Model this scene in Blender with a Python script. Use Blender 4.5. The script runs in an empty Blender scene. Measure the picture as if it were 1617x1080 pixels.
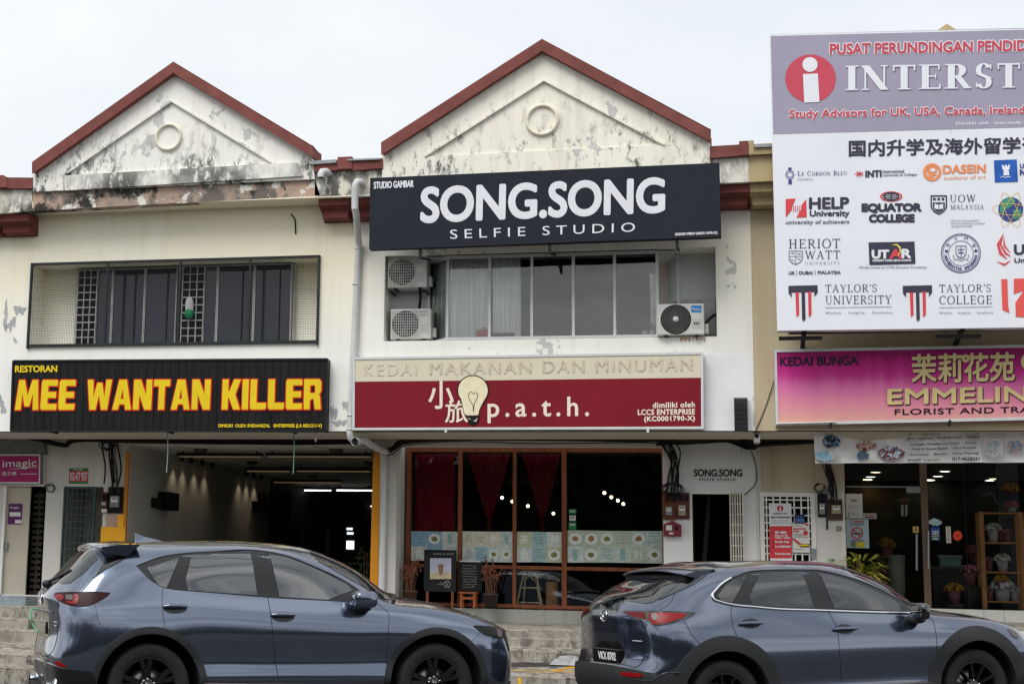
import bpy, bmesh, math, random
import mathutils
from mathutils import Vector, Matrix, geometry
from mathutils.bvhtree import BVHTree
random.seed(7)
R = math.radians
SC = bpy.context.scene
COL = SC.collection

# ------------------------------------------------------------------ camera
EYE = 1.30
CAMX, CAMD = 9.041, 24.41
FPX = 2543.0                       # focal length in photo pixels (1617 wide)
PPX, PPY = 530.9, 490.9            # the photo is an off-centre crop: its optical centre
PITCH, YAW, ROLL = R(9.512), R(-14.118), R(1.2713)
FW = Vector((math.sin(YAW)*math.cos(PITCH), math.cos(YAW)*math.cos(PITCH), math.sin(PITCH)))
_ri = Vector((math.cos(YAW), -math.sin(YAW), 0)); _up = _ri.cross(FW)
RI = math.cos(ROLL)*_ri + math.sin(ROLL)*_up
UP = -math.sin(ROLL)*_ri + math.cos(ROLL)*_up
CAM = Vector((CAMX, -CAMD, EYE))
cd = bpy.data.cameras.new('camera'); cam = bpy.data.objects.new('camera', cd); COL.objects.link(cam)
cam.matrix_world = Matrix(((RI.x, UP.x, -FW.x, CAM.x), (RI.y, UP.y, -FW.y, CAM.y), (RI.z, UP.z, -FW.z, CAM.z), (0, 0, 0, 1)))
cd.sensor_width = 36.0; cd.lens = 36.0*FPX/1617.0; cd.clip_end = 2000.0; cd.clip_start = 0.1
cd.shift_x = (808.5-PPX)/1617.0; cd.shift_y = (PPY-540.0)/1617.0
SC.camera = cam

# ------------------------------------------------------------------ sky, sun, exposure
SUN_EL, SUN_AZ = R(52), R(200)     # high, in front of the shops and to their left
w = bpy.data.worlds.new('World'); SC.world = w; w.use_nodes = True
nt = w.node_tree; nt.nodes.clear()
out = nt.nodes.new('ShaderNodeOutputWorld'); bg = nt.nodes.new('ShaderNodeBackground')
sky = nt.nodes.new('ShaderNodeTexSky'); sky.sky_type = 'NISHITA'; sky.sun_disc = False
sky.sun_elevation = SUN_EL; sky.sun_rotation = SUN_AZ; sky.dust_density = 4.0; sky.air_density = 1.0
tc = nt.nodes.new('ShaderNodeTexCoord'); mp = nt.nodes.new('ShaderNodeMapping'); mp.inputs['Scale'].default_value = (1.2, 1.2, 3.2)
ns = nt.nodes.new('ShaderNodeTexNoise'); ns.inputs['Scale'].default_value = 2.3; ns.inputs['Detail'].default_value = 6; ns.inputs['Roughness'].default_value = 0.55
cr = nt.nodes.new('ShaderNodeValToRGB')
cr.color_ramp.elements[0].position = 0.32; cr.color_ramp.elements[0].color = (5.9, 6.3, 6.8, 1)
cr.color_ramp.elements[1].position = 0.68; cr.color_ramp.elements[1].color = (7.3, 7.45, 7.55, 1)
hs = nt.nodes.new('ShaderNodeHueSaturation'); hs.inputs['Saturation'].default_value = 0.35
mx = nt.nodes.new('ShaderNodeMix'); mx.data_type = 'RGBA'; mx.inputs['Factor'].default_value = 0.88
L = nt.links.new
L(tc.outputs['Generated'], mp.inputs['Vector']); L(mp.outputs[0], ns.inputs['Vector']); L(ns.outputs['Fac'], cr.inputs[0])
L(sky.outputs[0], hs.inputs['Color']); L(hs.outputs[0], mx.inputs[6]); L(cr.outputs[0], mx.inputs[7])
mp2 = nt.nodes.new('ShaderNodeMapping'); mp2.inputs['Scale'].default_value = (1.1, 1.1, 5.5)
ns2 = nt.nodes.new('ShaderNodeTexNoise'); ns2.inputs['Scale'].default_value = 1.7; ns2.inputs['Detail'].default_value = 7; ns2.inputs['Roughness'].default_value = 0.6; ns2.inputs['Distortion'].default_value = 0.4
cr2 = nt.nodes.new('ShaderNodeValToRGB'); cr2.color_ramp.elements[0].position = 0.36; cr2.color_ramp.elements[0].color = (3.6, 4.0, 4.5, 1); cr2.color_ramp.elements[1].position = 0.62; cr2.color_ramp.elements[1].color = (11.2, 11.3, 11.3, 1)
sx_ = nt.nodes.new('ShaderNodeSeparateXYZ'); mr_ = nt.nodes.new('ShaderNodeMapRange'); mr_.inputs[1].default_value = 0.25; mr_.inputs[2].default_value = -0.25     # heavier cloud banks over the far side of the street
mx2 = nt.nodes.new('ShaderNodeMix'); mx2.data_type = 'RGBA'
L(tc.outputs['Generated'], mp2.inputs['Vector']); L(mp2.outputs[0], ns2.inputs['Vector']); L(ns2.outputs['Fac'], cr2.inputs[0]); L(tc.outputs['Generated'], sx_.inputs[0]); L(sx_.outputs['Y'], mr_.inputs[0])
L(mr_.outputs[0], mx2.inputs[0]); L(mx.outputs[2], mx2.inputs[6]); L(cr2.outputs[0], mx2.inputs[7]); L(mx2.outputs[2], bg.inputs['Color']); bg.inputs['Strength'].default_value = 0.1; L(bg.outputs[0], out.inputs[0])
sd = bpy.data.lights.new('sun', 'SUN'); sd.energy = 1.5; sd.angle = R(35); sd.color = (1.0, 0.98, 0.945)
sun = bpy.data.objects.new('sun', sd); COL.objects.link(sun)
sdir = Vector((math.sin(SUN_AZ)*math.cos(SUN_EL), math.cos(SUN_AZ)*math.cos(SUN_EL), math.sin(SUN_EL)))
sun.rotation_euler = sdir.to_track_quat('Z', 'Y').to_euler(); sun.location = (0, -20, 30)
SC.view_settings.view_transform = 'Standard'; SC.view_settings.look = 'None'
SC.view_settings.exposure = 0.54; SC.view_settings.gamma = 1.0; SC.view_settings.use_curve_mapping = False
SC.render.engine = 'CYCLES'
try:
    SC.cycles.use_denoising = True; SC.cycles.denoiser = 'OPENIMAGEDENOISE'
    SC.cycles.max_bounces = 8; SC.cycles.transparent_max_bounces = 12
    SC.cycles.sample_clamp_indirect = 6.0
    SC.cycles.filter_width = 1.4
except Exception:
    pass

# ------------------------------------------------------------------ measuring helpers
def ray(px, py):
    return (px-PPX)*RI - (py-PPY)*UP + FPX*FW
def at(px, py, Y):
    """the point of the plane y = Y seen at photo pixel (px, py)"""
    d = ray(px, py); return CAM + d*((Y-CAM.y)/d.y)
def atz(px, py, Z):
    d = ray(px, py); return CAM + d*((Z-CAM.z)/d.z)
def atx(px, py, X):
    d = ray(px, py); return CAM + d*((X-CAM.x)/d.x)
def rc(x0, y0, x1, y1, Y):
    """x0, x1, z0, z1 of an upright rectangle measured in the photo"""
    ym = (y0+y1)/2; xm = (x0+x1)/2
    return at(x0, ym, Y).x, at(x1, ym, Y).x, at(xm, y1, Y).z, at(xm, y0, Y).z

# ------------------------------------------------------------------ object helpers
def setp(o, label=None, cat=None, group=None, kind=None):
    if label: o['label'] = label
    if cat: o['category'] = cat
    if group: o['group'] = group
    if kind: o['kind'] = kind
    return o
def thing(name, label, cat, loc=(0, 0, 0), group=None):
    o = bpy.data.objects.new(name, None); COL.objects.link(o); o.location = loc; o.empty_display_size = 0.2
    return setp(o, label, cat, group)
class MB:
    def __init__(s): s.v = []; s.f = []; s.sm = []
    def add(s, vs, fs, smooth=False):
        n = len(s.v); s.v += [tuple(p) for p in vs]
        for f in fs: s.f.append([i+n for i in f]); s.sm.append(smooth)
        return s
    def box(s, x0, x1, y0, y1, z0, z1):
        if x1 < x0: x0, x1 = x1, x0
        if y1 < y0: y0, y1 = y1, y0
        if z1 < z0: z0, z1 = z1, z0
        v = [(x0,y0,z0),(x1,y0,z0),(x1,y1,z0),(x0,y1,z0),(x0,y0,z1),(x1,y0,z1),(x1,y1,z1),(x0,y1,z1)]
        return s.add(v, [(0,3,2,1),(4,5,6,7),(0,1,5,4),(1,2,6,5),(2,3,7,6),(3,0,4,7)])
    def beam(s, a, b, w, h=None):
        """square bar from a to b"""
        a = Vector(a); b = Vector(b); h = h or w; d = (b-a).normalized()
        u = d.cross(Vector((0,0,1)));
        if u.length < 1e-3: u = Vector((1,0,0))
        u.normalize(); t = u.cross(d)
        v = []
        for p in (a, b):
            for i, j in ((-1,-1),(1,-1),(1,1),(-1,1)): v.append(p+u*(i*w/2)+t*(j*h/2))
        return s.add(v, [(3,2,1,0),(4,5,6,7),(0,1,5,4),(1,2,6,5),(2,3,7,6),(3,0,4,7)])
    def prism(s, poly, y0, y1, holes=()):
        """outline in (x, z), extruded from y0 (front) to y1"""
        rings = [list(poly)]+[list(h) for h in holes]
        pts = [p for r in rings for p in r]
        tri = geometry.tessellate_polygon([[Vector((p[0], p[1], 0)) for p in r] for r in rings])
        n = len(pts); v = [(p[0], y0, p[1]) for p in pts]+[(p[0], y1, p[1]) for p in pts]; f = []
        for t in tri:
            a, b, c = [Vector(pts[i]) for i in t]
            cr_ = (b-a).x*(c-a).y-(b-a).y*(c-a).x
            if abs(cr_) < 1e-12: continue
            t = tuple(t) if cr_ > 0 else tuple(reversed(t))
            f.append(t); f.append(tuple(i+n for i in reversed(t)))
        o = 0
        for r in rings:
            m = len(r)
            for i in range(m):
                j = (i+1) % m; f.append((o+i, o+j, o+j+n, o+i+n))
            o += m
        return s.add(v, f)
    def tube(s, pts, r, n=8, cap=True):
        pts = [Vector(p) for p in pts]; rings = []
        rr = r if isinstance(r, (list, tuple)) else [r]*len(pts)
        up = None
        for i, p in enumerate(pts):
            d = (pts[min(i+1, len(pts)-1)]-pts[max(i-1, 0)])
            d = d.normalized() if d.length > 1e-9 else Vector((0,0,1))
            if up is None:
                up = d.cross(Vector((0,0,1)));
                if up.length < 1e-3: up = d.cross(Vector((1,0,0)))
            up = (up-d*up.dot(d));
            if up.length < 1e-6: up = d.orthogonal()
            up.normalize(); q = d.cross(up)
            rings.append([p+(up*math.cos(2*math.pi*k/n)+q*math.sin(2*math.pi*k/n))*rr[i] for k in range(n)])
        v = [p for g in rings for p in g]; f = []
        for i in range(len(pts)-1):
            for k in range(n):
                a = i*n+k; b = i*n+(k+1) % n; f.append((a, b, b+n, a+n))
        s.add(v, f, True)
        if cap:
            s.add(rings[0], [tuple(range(n-1, -1, -1))]); s.add(rings[-1], [tuple(range(n))])
        return s
    def lathe(s, prof, c=(0,0,0), n=24, axis='z', smooth=True):
        """prof: (radius, height along axis)"""
        v = []; f = []
        for r, h in prof:
            for k in range(n):
                a = 2*math.pi*k/n; p = (r*math.cos(a), r*math.sin(a), h)
                if axis == 'y': p = (p[0], h, p[1])
                if axis == 'x': p = (h, p[0], p[1])
                v.append((p[0]+c[0], p[1]+c[1], p[2]+c[2]))
        for i in range(len(prof)-1):
            for k in range(n):
                a = i*n+k; b = i*n+(k+1) % n
                q = (a, b, b+n, a+n); f.append(q if axis != 'y' else tuple(reversed(q)))
        return s.add(v, f, smooth)
    def ball(s, c, rx, ry=None, rz=None, n=14, m=9, e=1.0):
        ry = ry or rx; rz = rz or rx; v = []; f = []
        sg = lambda t: math.copysign(abs(t)**e, t)
        for i in range(m+1):
            t = math.pi*i/m-math.pi/2
            for k in range(n):
                a = 2*math.pi*k/n
                v.append((c[0]+rx*sg(math.cos(t))*sg(math.cos(a)), c[1]+ry*sg(math.cos(t))*sg(math.sin(a)), c[2]+rz*sg(math.sin(t))))
        for i in range(m):
            for k in range(n):
                a = i*n+k; b = i*n+(k+1) % n; f.append((a, b, b+n, a+n))
        return s.add(v, f, True)
    def build(s, name, m, parent=None, bevel=0.0, seg=2):
        me = bpy.data.meshes.new(name); me.from_pydata(s.v, [], s.f); me.update()
        me.polygons.foreach_set('use_smooth', s.sm)
        me.materials.append(m)
        o = bpy.data.objects.new(name, me); COL.objects.link(o)
        if parent:
            o.parent = parent
            if parent.type == 'EMPTY' or parent.parent:
                wl = Vector(parent.location)
                q = parent.parent
                while q: wl = wl+q.location; q = q.parent
            else: wl = Vector(parent.location)
            if wl.length > 0:
                me.transform(Matrix.Translation(-wl))
        if bevel:
            b = o.modifiers.new('bevel', 'BEVEL'); b.width = bevel; b.segments = seg; b.limit_method = 'ANGLE'; b.angle_limit = R(40)
        return o
def bx(name, m, parent, x0, x1, y0, y1, z0, z1, bevel=0.0):
    return MB().box(x0, x1, y0, y1, z0, z1).build(name, m, parent, bevel)

# ------------------------------------------------------------------ materials
def lin(c):
    r = []
    for v in c:
        v = v/255.0; r.append(v/12.92 if v <= 0.04045 else ((v+0.055)/1.055)**2.4)
    return tuple(r)+(1.0,)
MATS = {}
def mat(name, rgb, rough=0.6, var=0.08, scale=6.0, metal=0.0, bump=0.0, bscale=60.0, emit=0.0, spec=0.25, coat=0.0, stretch=(1,1,1)):
    if name in MATS: return MATS[name]
    m = bpy.data.materials.new(name); m.use_nodes = True; t = m.node_tree; n = t.nodes; b = n['Principled BSDF']
    c = lin(rgb)
    b.inputs['Roughness'].default_value = rough; b.inputs['Metallic'].default_value = metal
    b.inputs['Specular IOR Level'].default_value = spec
    if coat: b.inputs['Coat Weight'].default_value = coat; b.inputs['Coat Roughness'].default_value = 0.03
    tc_ = n.new('ShaderNodeTexCoord'); mp_ = n.new('ShaderNodeMapping'); mp_.inputs['Scale'].default_value = stretch
    t.links.new(tc_.outputs['Object'], mp_.inputs['Vector'])
    if var:
        ns_ = n.new('ShaderNodeTexNoise'); ns_.inputs['Scale'].default_value = scale; ns_.inputs['Detail'].default_value = 5; ns_.inputs['Roughness'].default_value = 0.6
        t.links.new(mp_.outputs[0], ns_.inputs['Vector'])
        r_ = n.new('ShaderNodeValToRGB'); e = r_.color_ramp.elements
        e[0].position = 0.3; e[1].position = 0.7
        e[0].color = tuple(max(0, x*(1-var*1.6)) for x in c[:3])+(1,); e[1].color = tuple(min(1, x*(1+var)) for x in c[:3])+(1,)
        t.links.new(ns_.outputs['Fac'], r_.inputs[0]); t.links.new(r_.outputs[0], b.inputs['Base Color'])
    else: b.inputs['Base Color'].default_value = c
    if bump:
        nb = n.new('ShaderNodeTexNoise'); nb.inputs['Scale'].default_value = bscale; nb.inputs['Detail'].default_value = 4
        t.links.new(mp_.outputs[0], nb.inputs['Vector'])
        bp = n.new('ShaderNodeBump'); bp.inputs['Strength'].default_value = bump; bp.inputs['Distance'].default_value = 0.01
        t.links.new(nb.outputs['Fac'], bp.inputs['Height']); t.links.new(bp.outputs[0], b.inputs['Normal'])
    if emit:
        b.inputs['Emission Color'].default_value = c; b.inputs['Emission Strength'].default_value = emit
    MATS[name] = m; return m

def stucco(name, rgb, mould=0.0, zlo=0.0, zhi=1.0, peel=0.0, yellow=0.0, streak=0.12, seed=0.0, mscale=5.0, mstart=0.5, tintz=None):
    """painted render: blotches, rain streaks, black mould between heights zlo..zhi, peeled grey patches"""
    m = bpy.data.materials.new(name); m.use_nodes = True; t = m.node_tree; n = t.nodes; b = n['Principled BSDF']; K = t.links.new
    b.inputs['Roughness'].default_value = 0.85; b.inputs['Specular IOR Level'].default_value = 0.25
    g = n.new('ShaderNodeNewGeometry')
    def noise(scale, detail, st=(1,1,1), off=0.0, rough=0.6):
        p = n.new('ShaderNodeMapping'); p.inputs['Scale'].default_value = st; p.inputs['Location'].default_value = (seed+off, seed*0.7, off)
        K(g.outputs['Position'], p.inputs['Vector'])
        q = n.new('ShaderNodeTexNoise'); q.inputs['Scale'].default_value = scale; q.inputs['Detail'].default_value = detail; q.inputs['Roughness'].default_value = rough
        K(p.outputs[0], q.inputs['Vector']); return q.outputs['Fac']
    def ramp(fac, a, c):
        q = n.new('ShaderNodeMapRange'); q.inputs['From Min'].default_value = a; q.inputs['From Max'].default_value = c; q.clamp = True
        K(fac, q.inputs['Value']); return q.outputs['Result']
    def mul(a, c):
        q = n.new('ShaderNodeMath'); q.operation = 'MULTIPLY'
        for i, x in enumerate((a, c)):
            if isinstance(x, (int, float)): q.inputs[i].default_value = x
            else: K(x, q.inputs[i])
        return q.outputs[0]
    def mixc(fac, a, c):
        q = n.new('ShaderNodeMix'); q.data_type = 'RGBA'
        if isinstance(fac, (int, float)): q.inputs[0].default_value = fac
        else: K(fac, q.inputs[0])
        for i, x in ((6, a), (7, c)):
            if isinstance(x, tuple): q.inputs[i].default_value = x
            else: K(x, q.inputs[i])
        return q.outputs[2]
    c = lin(rgb)
    col = mixc(ramp(noise(0.7, 4), 0.35, 0.7), c, tuple(x*0.93 for x in c[:3])+(1,))
    if yellow:
        y = (c[0]*0.95, c[1]*0.86, c[2]*0.58, 1)
        fy = ramp(noise(0.55, 4, (1,1,0.5), 3.1), 0.2, 0.55)
        if tintz:
            sx0 = n.new('ShaderNodeSeparateXYZ'); K(g.outputs['Position'], sx0.inputs[0]); fy = mul(ramp(sx0.outputs['Z'], tintz[0], tintz[1]), fy)
        col = mixc(mul(fy, yellow), col, y)
    col = mixc(mul(ramp(noise(1.0, 6, (5.0, 5.0, 0.22), 9.0), 0.52, 0.75), streak), col, (c[0]*0.52, c[1]*0.45, c[2]*0.34, 1))
    col = mixc(mul(ramp(noise(38.0, 2, (1,1,1), 21.0), 0.70, 0.74), 0.5), col, (c[0]*0.42, c[1]*0.4, c[2]*0.38, 1))
    if peel:
        col = mixc(mul(ramp(noise(2.2, 7, (1,1,0.8), 15.0, 0.55), 0.66-0.1*peel, 0.67-0.1*peel), 0.85), col, lin((186, 185, 184)))
    if mould:
        sx = n.new('ShaderNodeSeparateXYZ'); K(g.outputs['Position'], sx.inputs[0])
        up_ = ramp(sx.outputs['Z'], zhi, zlo)        # 1 at zlo, 0 at zhi
        big = ramp(noise(0.9, 4, (1,1,1), 31.0), 0.36, 0.56)
        fine = ramp(noise(mscale, 10, (1.25,1.25,0.6), 5.0, 0.72), mstart, mstart+0.09)
        grey = ramp(noise(mscale*0.55, 8, (1.7,1.7,0.4), 8.0, 0.7), mstart, mstart+0.22)
        k = mul(mul(up_, big), mould)
        col = mixc(mul(grey, mul(k, 0.55)), col, lin((128, 122, 112)))
        col = mixc(mul(fine, k), col, lin((42, 40, 36)))
    K(col, b.inputs['Base Color'])
    bp = n.new('ShaderNodeBump'); bp.inputs['Strength'].default_value = 0.25; bp.inputs['Distance'].default_value = 0.006
    K(noise(45.0, 4), bp.inputs['Height']); K(bp.outputs[0], b.inputs['Normal'])
    MATS[name] = m; return m

def glassmat(name, tint=(0.78, 0.82, 0.82), ior=1.5, rough=0.0, wav=0.0):
    m = bpy.data.materials.new(name); m.use_nodes = True; t = m.node_tree; n = t.nodes; n.clear()
    o = n.new('ShaderNodeOutputMaterial'); tr = n.new('ShaderNodeBsdfTransparent'); gl = n.new('ShaderNodeBsdfGlossy'); mx_ = n.new('ShaderNodeMixShader'); fr = n.new('ShaderNodeFresnel')
    tr.inputs[0].default_value = tint+(1,); gl.inputs['Roughness'].default_value = rough; fr.inputs[0].default_value = ior
    if wav:
        tcx = n.new('ShaderNodeTexCoord'); nx = n.new('ShaderNodeTexNoise'); nx.inputs['Scale'].default_value = 0.9; bp = n.new('ShaderNodeBump')
        bp.inputs['Strength'].default_value = wav; bp.inputs['Distance'].default_value = 0.05
        t.links.new(tcx.outputs['Object'], nx.inputs['Vector']); t.links.new(nx.outputs['Fac'], bp.inputs['Height']); t.links.new(bp.outputs[0], gl.inputs['Normal'])
    t.links.new(fr.outputs[0], mx_.inputs[0]); t.links.new(tr.outputs[0], mx_.inputs[1]); t.links.new(gl.outputs[0], mx_.inputs[2]); t.links.new(mx_.outputs[0], o.inputs[0])
    MATS[name] = m; return m

# ------------------------------------------------------------------ flat graphics and lettering
def flat(mb, poly, Y, holes=()):
    """photo-pixel outline laid on the plane y = Y, facing the street"""
    rings = [list(poly)]+[list(h) for h in holes]
    pts = [p for r in rings for p in r]
    tri = geometry.tessellate_polygon([[Vector((p[0], -p[1], 0)) for p in r] for r in rings])
    v = [at(p[0], p[1], Y) for p in pts]; f = []
    for t in tri:
        a, b, c = [pts[i] for i in t]
        k = (b[0]-a[0])*(-(c[1]-a[1]))-(-(b[1]-a[1]))*(c[0]-a[0])
        if abs(k) < 1e-9: continue
        f.append(tuple(t) if k > 0 else tuple(reversed(t)))
    return mb.add(v, f)
def quadpx(x0, y0, x1, y1, s=0.0):
    """axis-ish quad: tl, tr, br, bl; s = rise of its right end in pixels"""
    return ((x0, y0), (x1, y0-s), (x1, y1-s), (x0, y1))
def bil(q, u, v):
    tl, tr, br, bl = q
    t = (tl[0]+(tr[0]-tl[0])*u, tl[1]+(tr[1]-tl[1])*u); b = (bl[0]+(br[0]-bl[0])*u, bl[1]+(br[1]-bl[1])*u)
    return (b[0]+(t[0]-b[0])*v, b[1]+(t[1]-b[1])*v)
_glyph = {}
def glyphs(body, sp=1.0, res=4):
    k = (body, sp, res)
    if k not in _glyph:
        c = bpy.data.curves.new('t', 'FONT'); c.body = body; c.space_character = sp; c.resolution_u = res; c.space_line = 1.0
        c.fill_mode = 'BOTH'
        o = bpy.data.objects.new('t', c); me = o.to_mesh()
        v = [(p.co.x, p.co.y) for p in me.vertices]; f = [tuple(p.vertices) for p in me.polygons]
        o.to_mesh_clear(); bpy.data.objects.remove(o); bpy.data.curves.remove(c)
        xs = [p[0] for p in v]; ys = [p[1] for p in v]
        x0, x1, y0, y1 = min(xs), max(xs), min(ys), max(ys)
        _glyph[k] = ([((p[0]-x0)/(x1-x0), (p[1]-y0)/(y1-y0)) for p in v], f, (x1-x0)/(y1-y0))
    return _glyph[k]
def txt(mb, body, q, Y, bold=0.0, sp=1.0, ring=8, res=4, shift=(0, 0)):
    """lettering fitted to the pixel quad q on the plane y = Y; bold: px of extra stroke"""
    v, f, asp = glyphs(body, sp, res)
    offs = [(0, 0)] if not bold else [(bold*math.cos(2*math.pi*k/ring), bold*math.sin(2*math.pi*k/ring)) for k in range(ring)]+[(0, 0)]
    for i, (ox, oy) in enumerate(offs):
        P = []
        for u, t in v:
            x, y = bil(q, u, t); P.append(at(x+ox+shift[0], y+oy+shift[1], Y-0.00012*i))
        mb.add(P, [fc for fc in f])
    return mb
def fix(o):
    """turn every face of a flat graphic to the street"""
    me = o.data
    for p in me.polygons:
        if p.normal.y > 0: p.flip()
    me.update(); return o
def text(name, body, q, Y, m, parent, bold=0.0, sp=1.0, ring=8, res=4, shift=(0, 0)):
    return fix(txt(MB(), body, q, Y, bold, sp, ring, res, shift).build(name, m, parent))
def ell(cx, cy, rx, ry, n=28, a0=0.0, a1=360.0):
    return [(cx+rx*math.cos(R(a0+(a1-a0)*k/n)), cy-ry*math.sin(R(a0+(a1-a0)*k/n))) for k in range(n+(0 if abs(a1-a0) >= 360 else 1))]
def shape(name, polys, Y, m, parent):
    """polys: outlines or (outline, [holes])"""
    mb = MB()
    for i, p in enumerate(polys):
        if isinstance(p, tuple) and len(p) == 2 and isinstance(p[1], list) and isinstance(p[0], list) and p[0] and isinstance(p[0][0], tuple): flat(mb, p[0], Y-0.0003*i, p[1])
        else: flat(mb, p, Y-0.0003*i)
    return fix(mb.build(name, m, parent))
def pr(x0, y0, x1, y1): return [(x0, y0), (x0, y1), (x1, y1), (x1, y0)]
def stroke(pts, wd):
    """outline of a pixel polyline of width wd"""
    l = []; r = []
    for i, p in enumerate(pts):
        a = pts[max(i-1, 0)]; b = pts[min(i+1, len(pts)-1)]
        dx, dy = b[0]-a[0], b[1]-a[1]; k = math.hypot(dx, dy) or 1
        ww = wd[i] if isinstance(wd, (list, tuple)) else wd
        nx, ny = -dy/k*ww/2, dx/k*ww/2
        l.append((p[0]+nx, p[1]+ny)); r.append((p[0]-nx, p[1]-ny))
    return l+r[::-1]

# serif capitals, drawn from strokes in a box one unit high (y up)
def _sv(x, t, y0=0, y1=1, s=0.09, top=True, bot=True):
    o = [[(x-t/2, y0), (x+t/2, y0), (x+t/2, y1), (x-t/2, y1)]]
    if bot: o.append([(x-t/2-s, y0), (x+t/2+s, y0), (x+t/2+s, y0+0.05), (x-t/2-s, y0+0.05)])
    if top: o.append([(x-t/2-s, y1-0.05), (x+t/2+s, y1-0.05), (x+t/2+s, y1), (x-t/2-s, y1)])
    return o
def _hb(x0, x1, y, t=0.055): return [[(x0, y-t/2), (x1, y-t/2), (x1, y+t/2), (x0, y+t/2)]]
def _arc(cx, cy, rx, ry, a0, a1, tk, tn, n=16):
    o = [(cx+rx*math.cos(R(a0+(a1-a0)*k/n)), cy+ry*math.sin(R(a0+(a1-a0)*k/n))) for k in range(n+1)]
    i = [(cx+(rx-tk)*math.cos(R(a0+(a1-a0)*k/n)), cy+(ry-tn)*math.sin(R(a0+(a1-a0)*k/n))) for k in range(n+1)]
    return [o+i[::-1]]
def _dg(x0, y0, x1, y1, t): return [[(x0-t/2, y0), (x0+t/2, y0), (x1+t/2, y1), (x1-t/2, y1)]]
def serif_glyph(ch, T):
    n = 0.055
    if ch == 'I': return 0.36, _sv(0.18, T)
    if ch == 'N': return 0.86, _sv(0.13, n, 0, 1)+_sv(0.72, n, 0, 1, bot=False)+_dg(0.72, 0.0, 0.13, 1.0, T*1.15)
    if ch == 'T': return 0.74, _sv(0.37, T, top=False)+_hb(0.02, 0.72, 0.965, 0.07)+_hb(0.02, 0.07, 0.86, 0.2)+_hb(0.67, 0.72, 0.86, 0.2)
    if ch == 'E': return 0.70, _sv(0.18, T)+_hb(0.18, 0.62, 0.97, 0.06)+_hb(0.18, 0.52, 0.52)+_hb(0.18, 0.66, 0.03, 0.06)+_hb(0.58, 0.63, 0.88, 0.2)+_hb(0.61, 0.66, 0.11, 0.2)+_hb(0.48, 0.52, 0.52, 0.2)
    if ch == 'L': return 0.66, _sv(0.18, T)+_hb(0.18, 0.62, 0.03, 0.06)+_hb(0.58, 0.63, 0.12, 0.22)
    if ch == 'H': return 0.84, _sv(0.18, T)+_sv(0.66, T)+_hb(0.18, 0.66, 0.52)
    if ch == 'R': return 0.78, _sv(0.18, T)+_arc(0.36, 0.74, 0.28, 0.26, -90, 90, T, n)+_hb(0.18, 0.37, 0.972, n)+_hb(0.18, 0.37, 0.508, n)+_dg(0.68, 0.0, 0.38, 0.5, T)+_hb(0.62, 0.8, 0.025, 0.05)
    if ch == 'B': return 0.72, _sv(0.18, T)+_arc(0.36, 0.75, 0.25, 0.25, -90, 90, T, n)+_arc(0.36, 0.26, 0.3, 0.26, -90, 90, T, n)+_hb(0.18, 0.37, 0.972, n)+_hb(0.18, 0.37, 0.51, n)+_hb(0.18, 0.37, 0.028, n)
    if ch == 'D': return 0.82, _sv(0.18, T)+_arc(0.34, 0.5, 0.42, 0.5, -90, 90, T, n)+_hb(0.18, 0.35, 0.972, n)+_hb(0.18, 0.35, 0.028, n)
    if ch == 'O': return 0.86, _arc(0.43, 0.5, 0.4, 0.52, 0, 180, T, n)+_arc(0.43, 0.5, 0.4, 0.52, 180, 360, T, n)
    if ch == 'C': return 0.76, _arc(0.43, 0.5, 0.4, 0.52, 45, 315, T, n)+_hb(0.66, 0.71, 0.82, 0.26)
    if ch == 'G': return 0.84, _arc(0.43, 0.5, 0.4, 0.52, 45, 318, T, n)+_hb(0.66, 0.71, 0.82, 0.26)+_hb(0.66-T/2, 0.66+T/2, 0.23, 0.44)+_hb(0.54, 0.8, 0.44, 0.05)
    if ch == 'S': return 0.6, _arc(0.3, 0.745, 0.25, 0.275, 20, 235, T*0.8, n)+_arc(0.3, 0.255, 0.25, 0.275, -160, 65, T*0.8, n)+_dg(0.47, 0.4, 0.13, 0.6, T*1.05)+_hb(0.5, 0.54, 0.87, 0.2)+_hb(0.06, 0.1, 0.13, 0.2)
    if ch == 'U': return 0.84, _sv(0.18, T, 0.36, bot=False)+_sv(0.66, n, 0.36, bot=False)+_arc(0.42, 0.37, 0.27, 0.39, 180, 360, T*0.6, n)
    if ch == 'A': return 0.8, _dg(0.1, 0, 0.4, 1.0, n)+_dg(0.68, 0, 0.4, 1.0, T)+_hb(0.22, 0.56, 0.34)+_hb(0.0, 0.2, 0.025, 0.05)+_hb(0.56, 0.8, 0.025, 0.05)
    if ch == 'V': return 0.8, _dg(0.4, 0, 0.12, 1.0, T)+_dg(0.4, 0, 0.7, 1.0, n)+_hb(0.0, 0.24, 0.975, 0.05)+_hb(0.6, 0.8, 0.975, 0.05)
    if ch == 'Y': return 0.78, _dg(0.39, 0.45, 0.12, 1.0, T)+_dg(0.39, 0.45, 0.68, 1.0, n)+_sv(0.39, T, 0, 0.5, top=False)+_hb(0.0, 0.24, 0.975, 0.05)+_hb(0.58, 0.78, 0.975, 0.05)
    if ch == 'W': return 1.1, _dg(0.34, 0, 0.12, 1.0, T)+_dg(0.34, 0, 0.55, 1.0, n)+_dg(0.76, 0, 0.55, 1.0, T)+_dg(0.76, 0, 0.98, 1.0, n)+_hb(0.0, 0.24, 0.975, 0.05)+_hb(0.88, 1.08, 0.975, 0.05)
    if ch == 'M': return 1.0, _sv(0.14, n)+_sv(0.84, T)+_dg(0.48, 0, 0.14, 1.0, T)+_dg(0.48, 0, 0.84, 1.0, n)
    if ch == "'": return 0.22, [[(0.08, 0.72), (0.13, 0.72), (0.17, 1.0), (0.06, 1.0)]]
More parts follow.
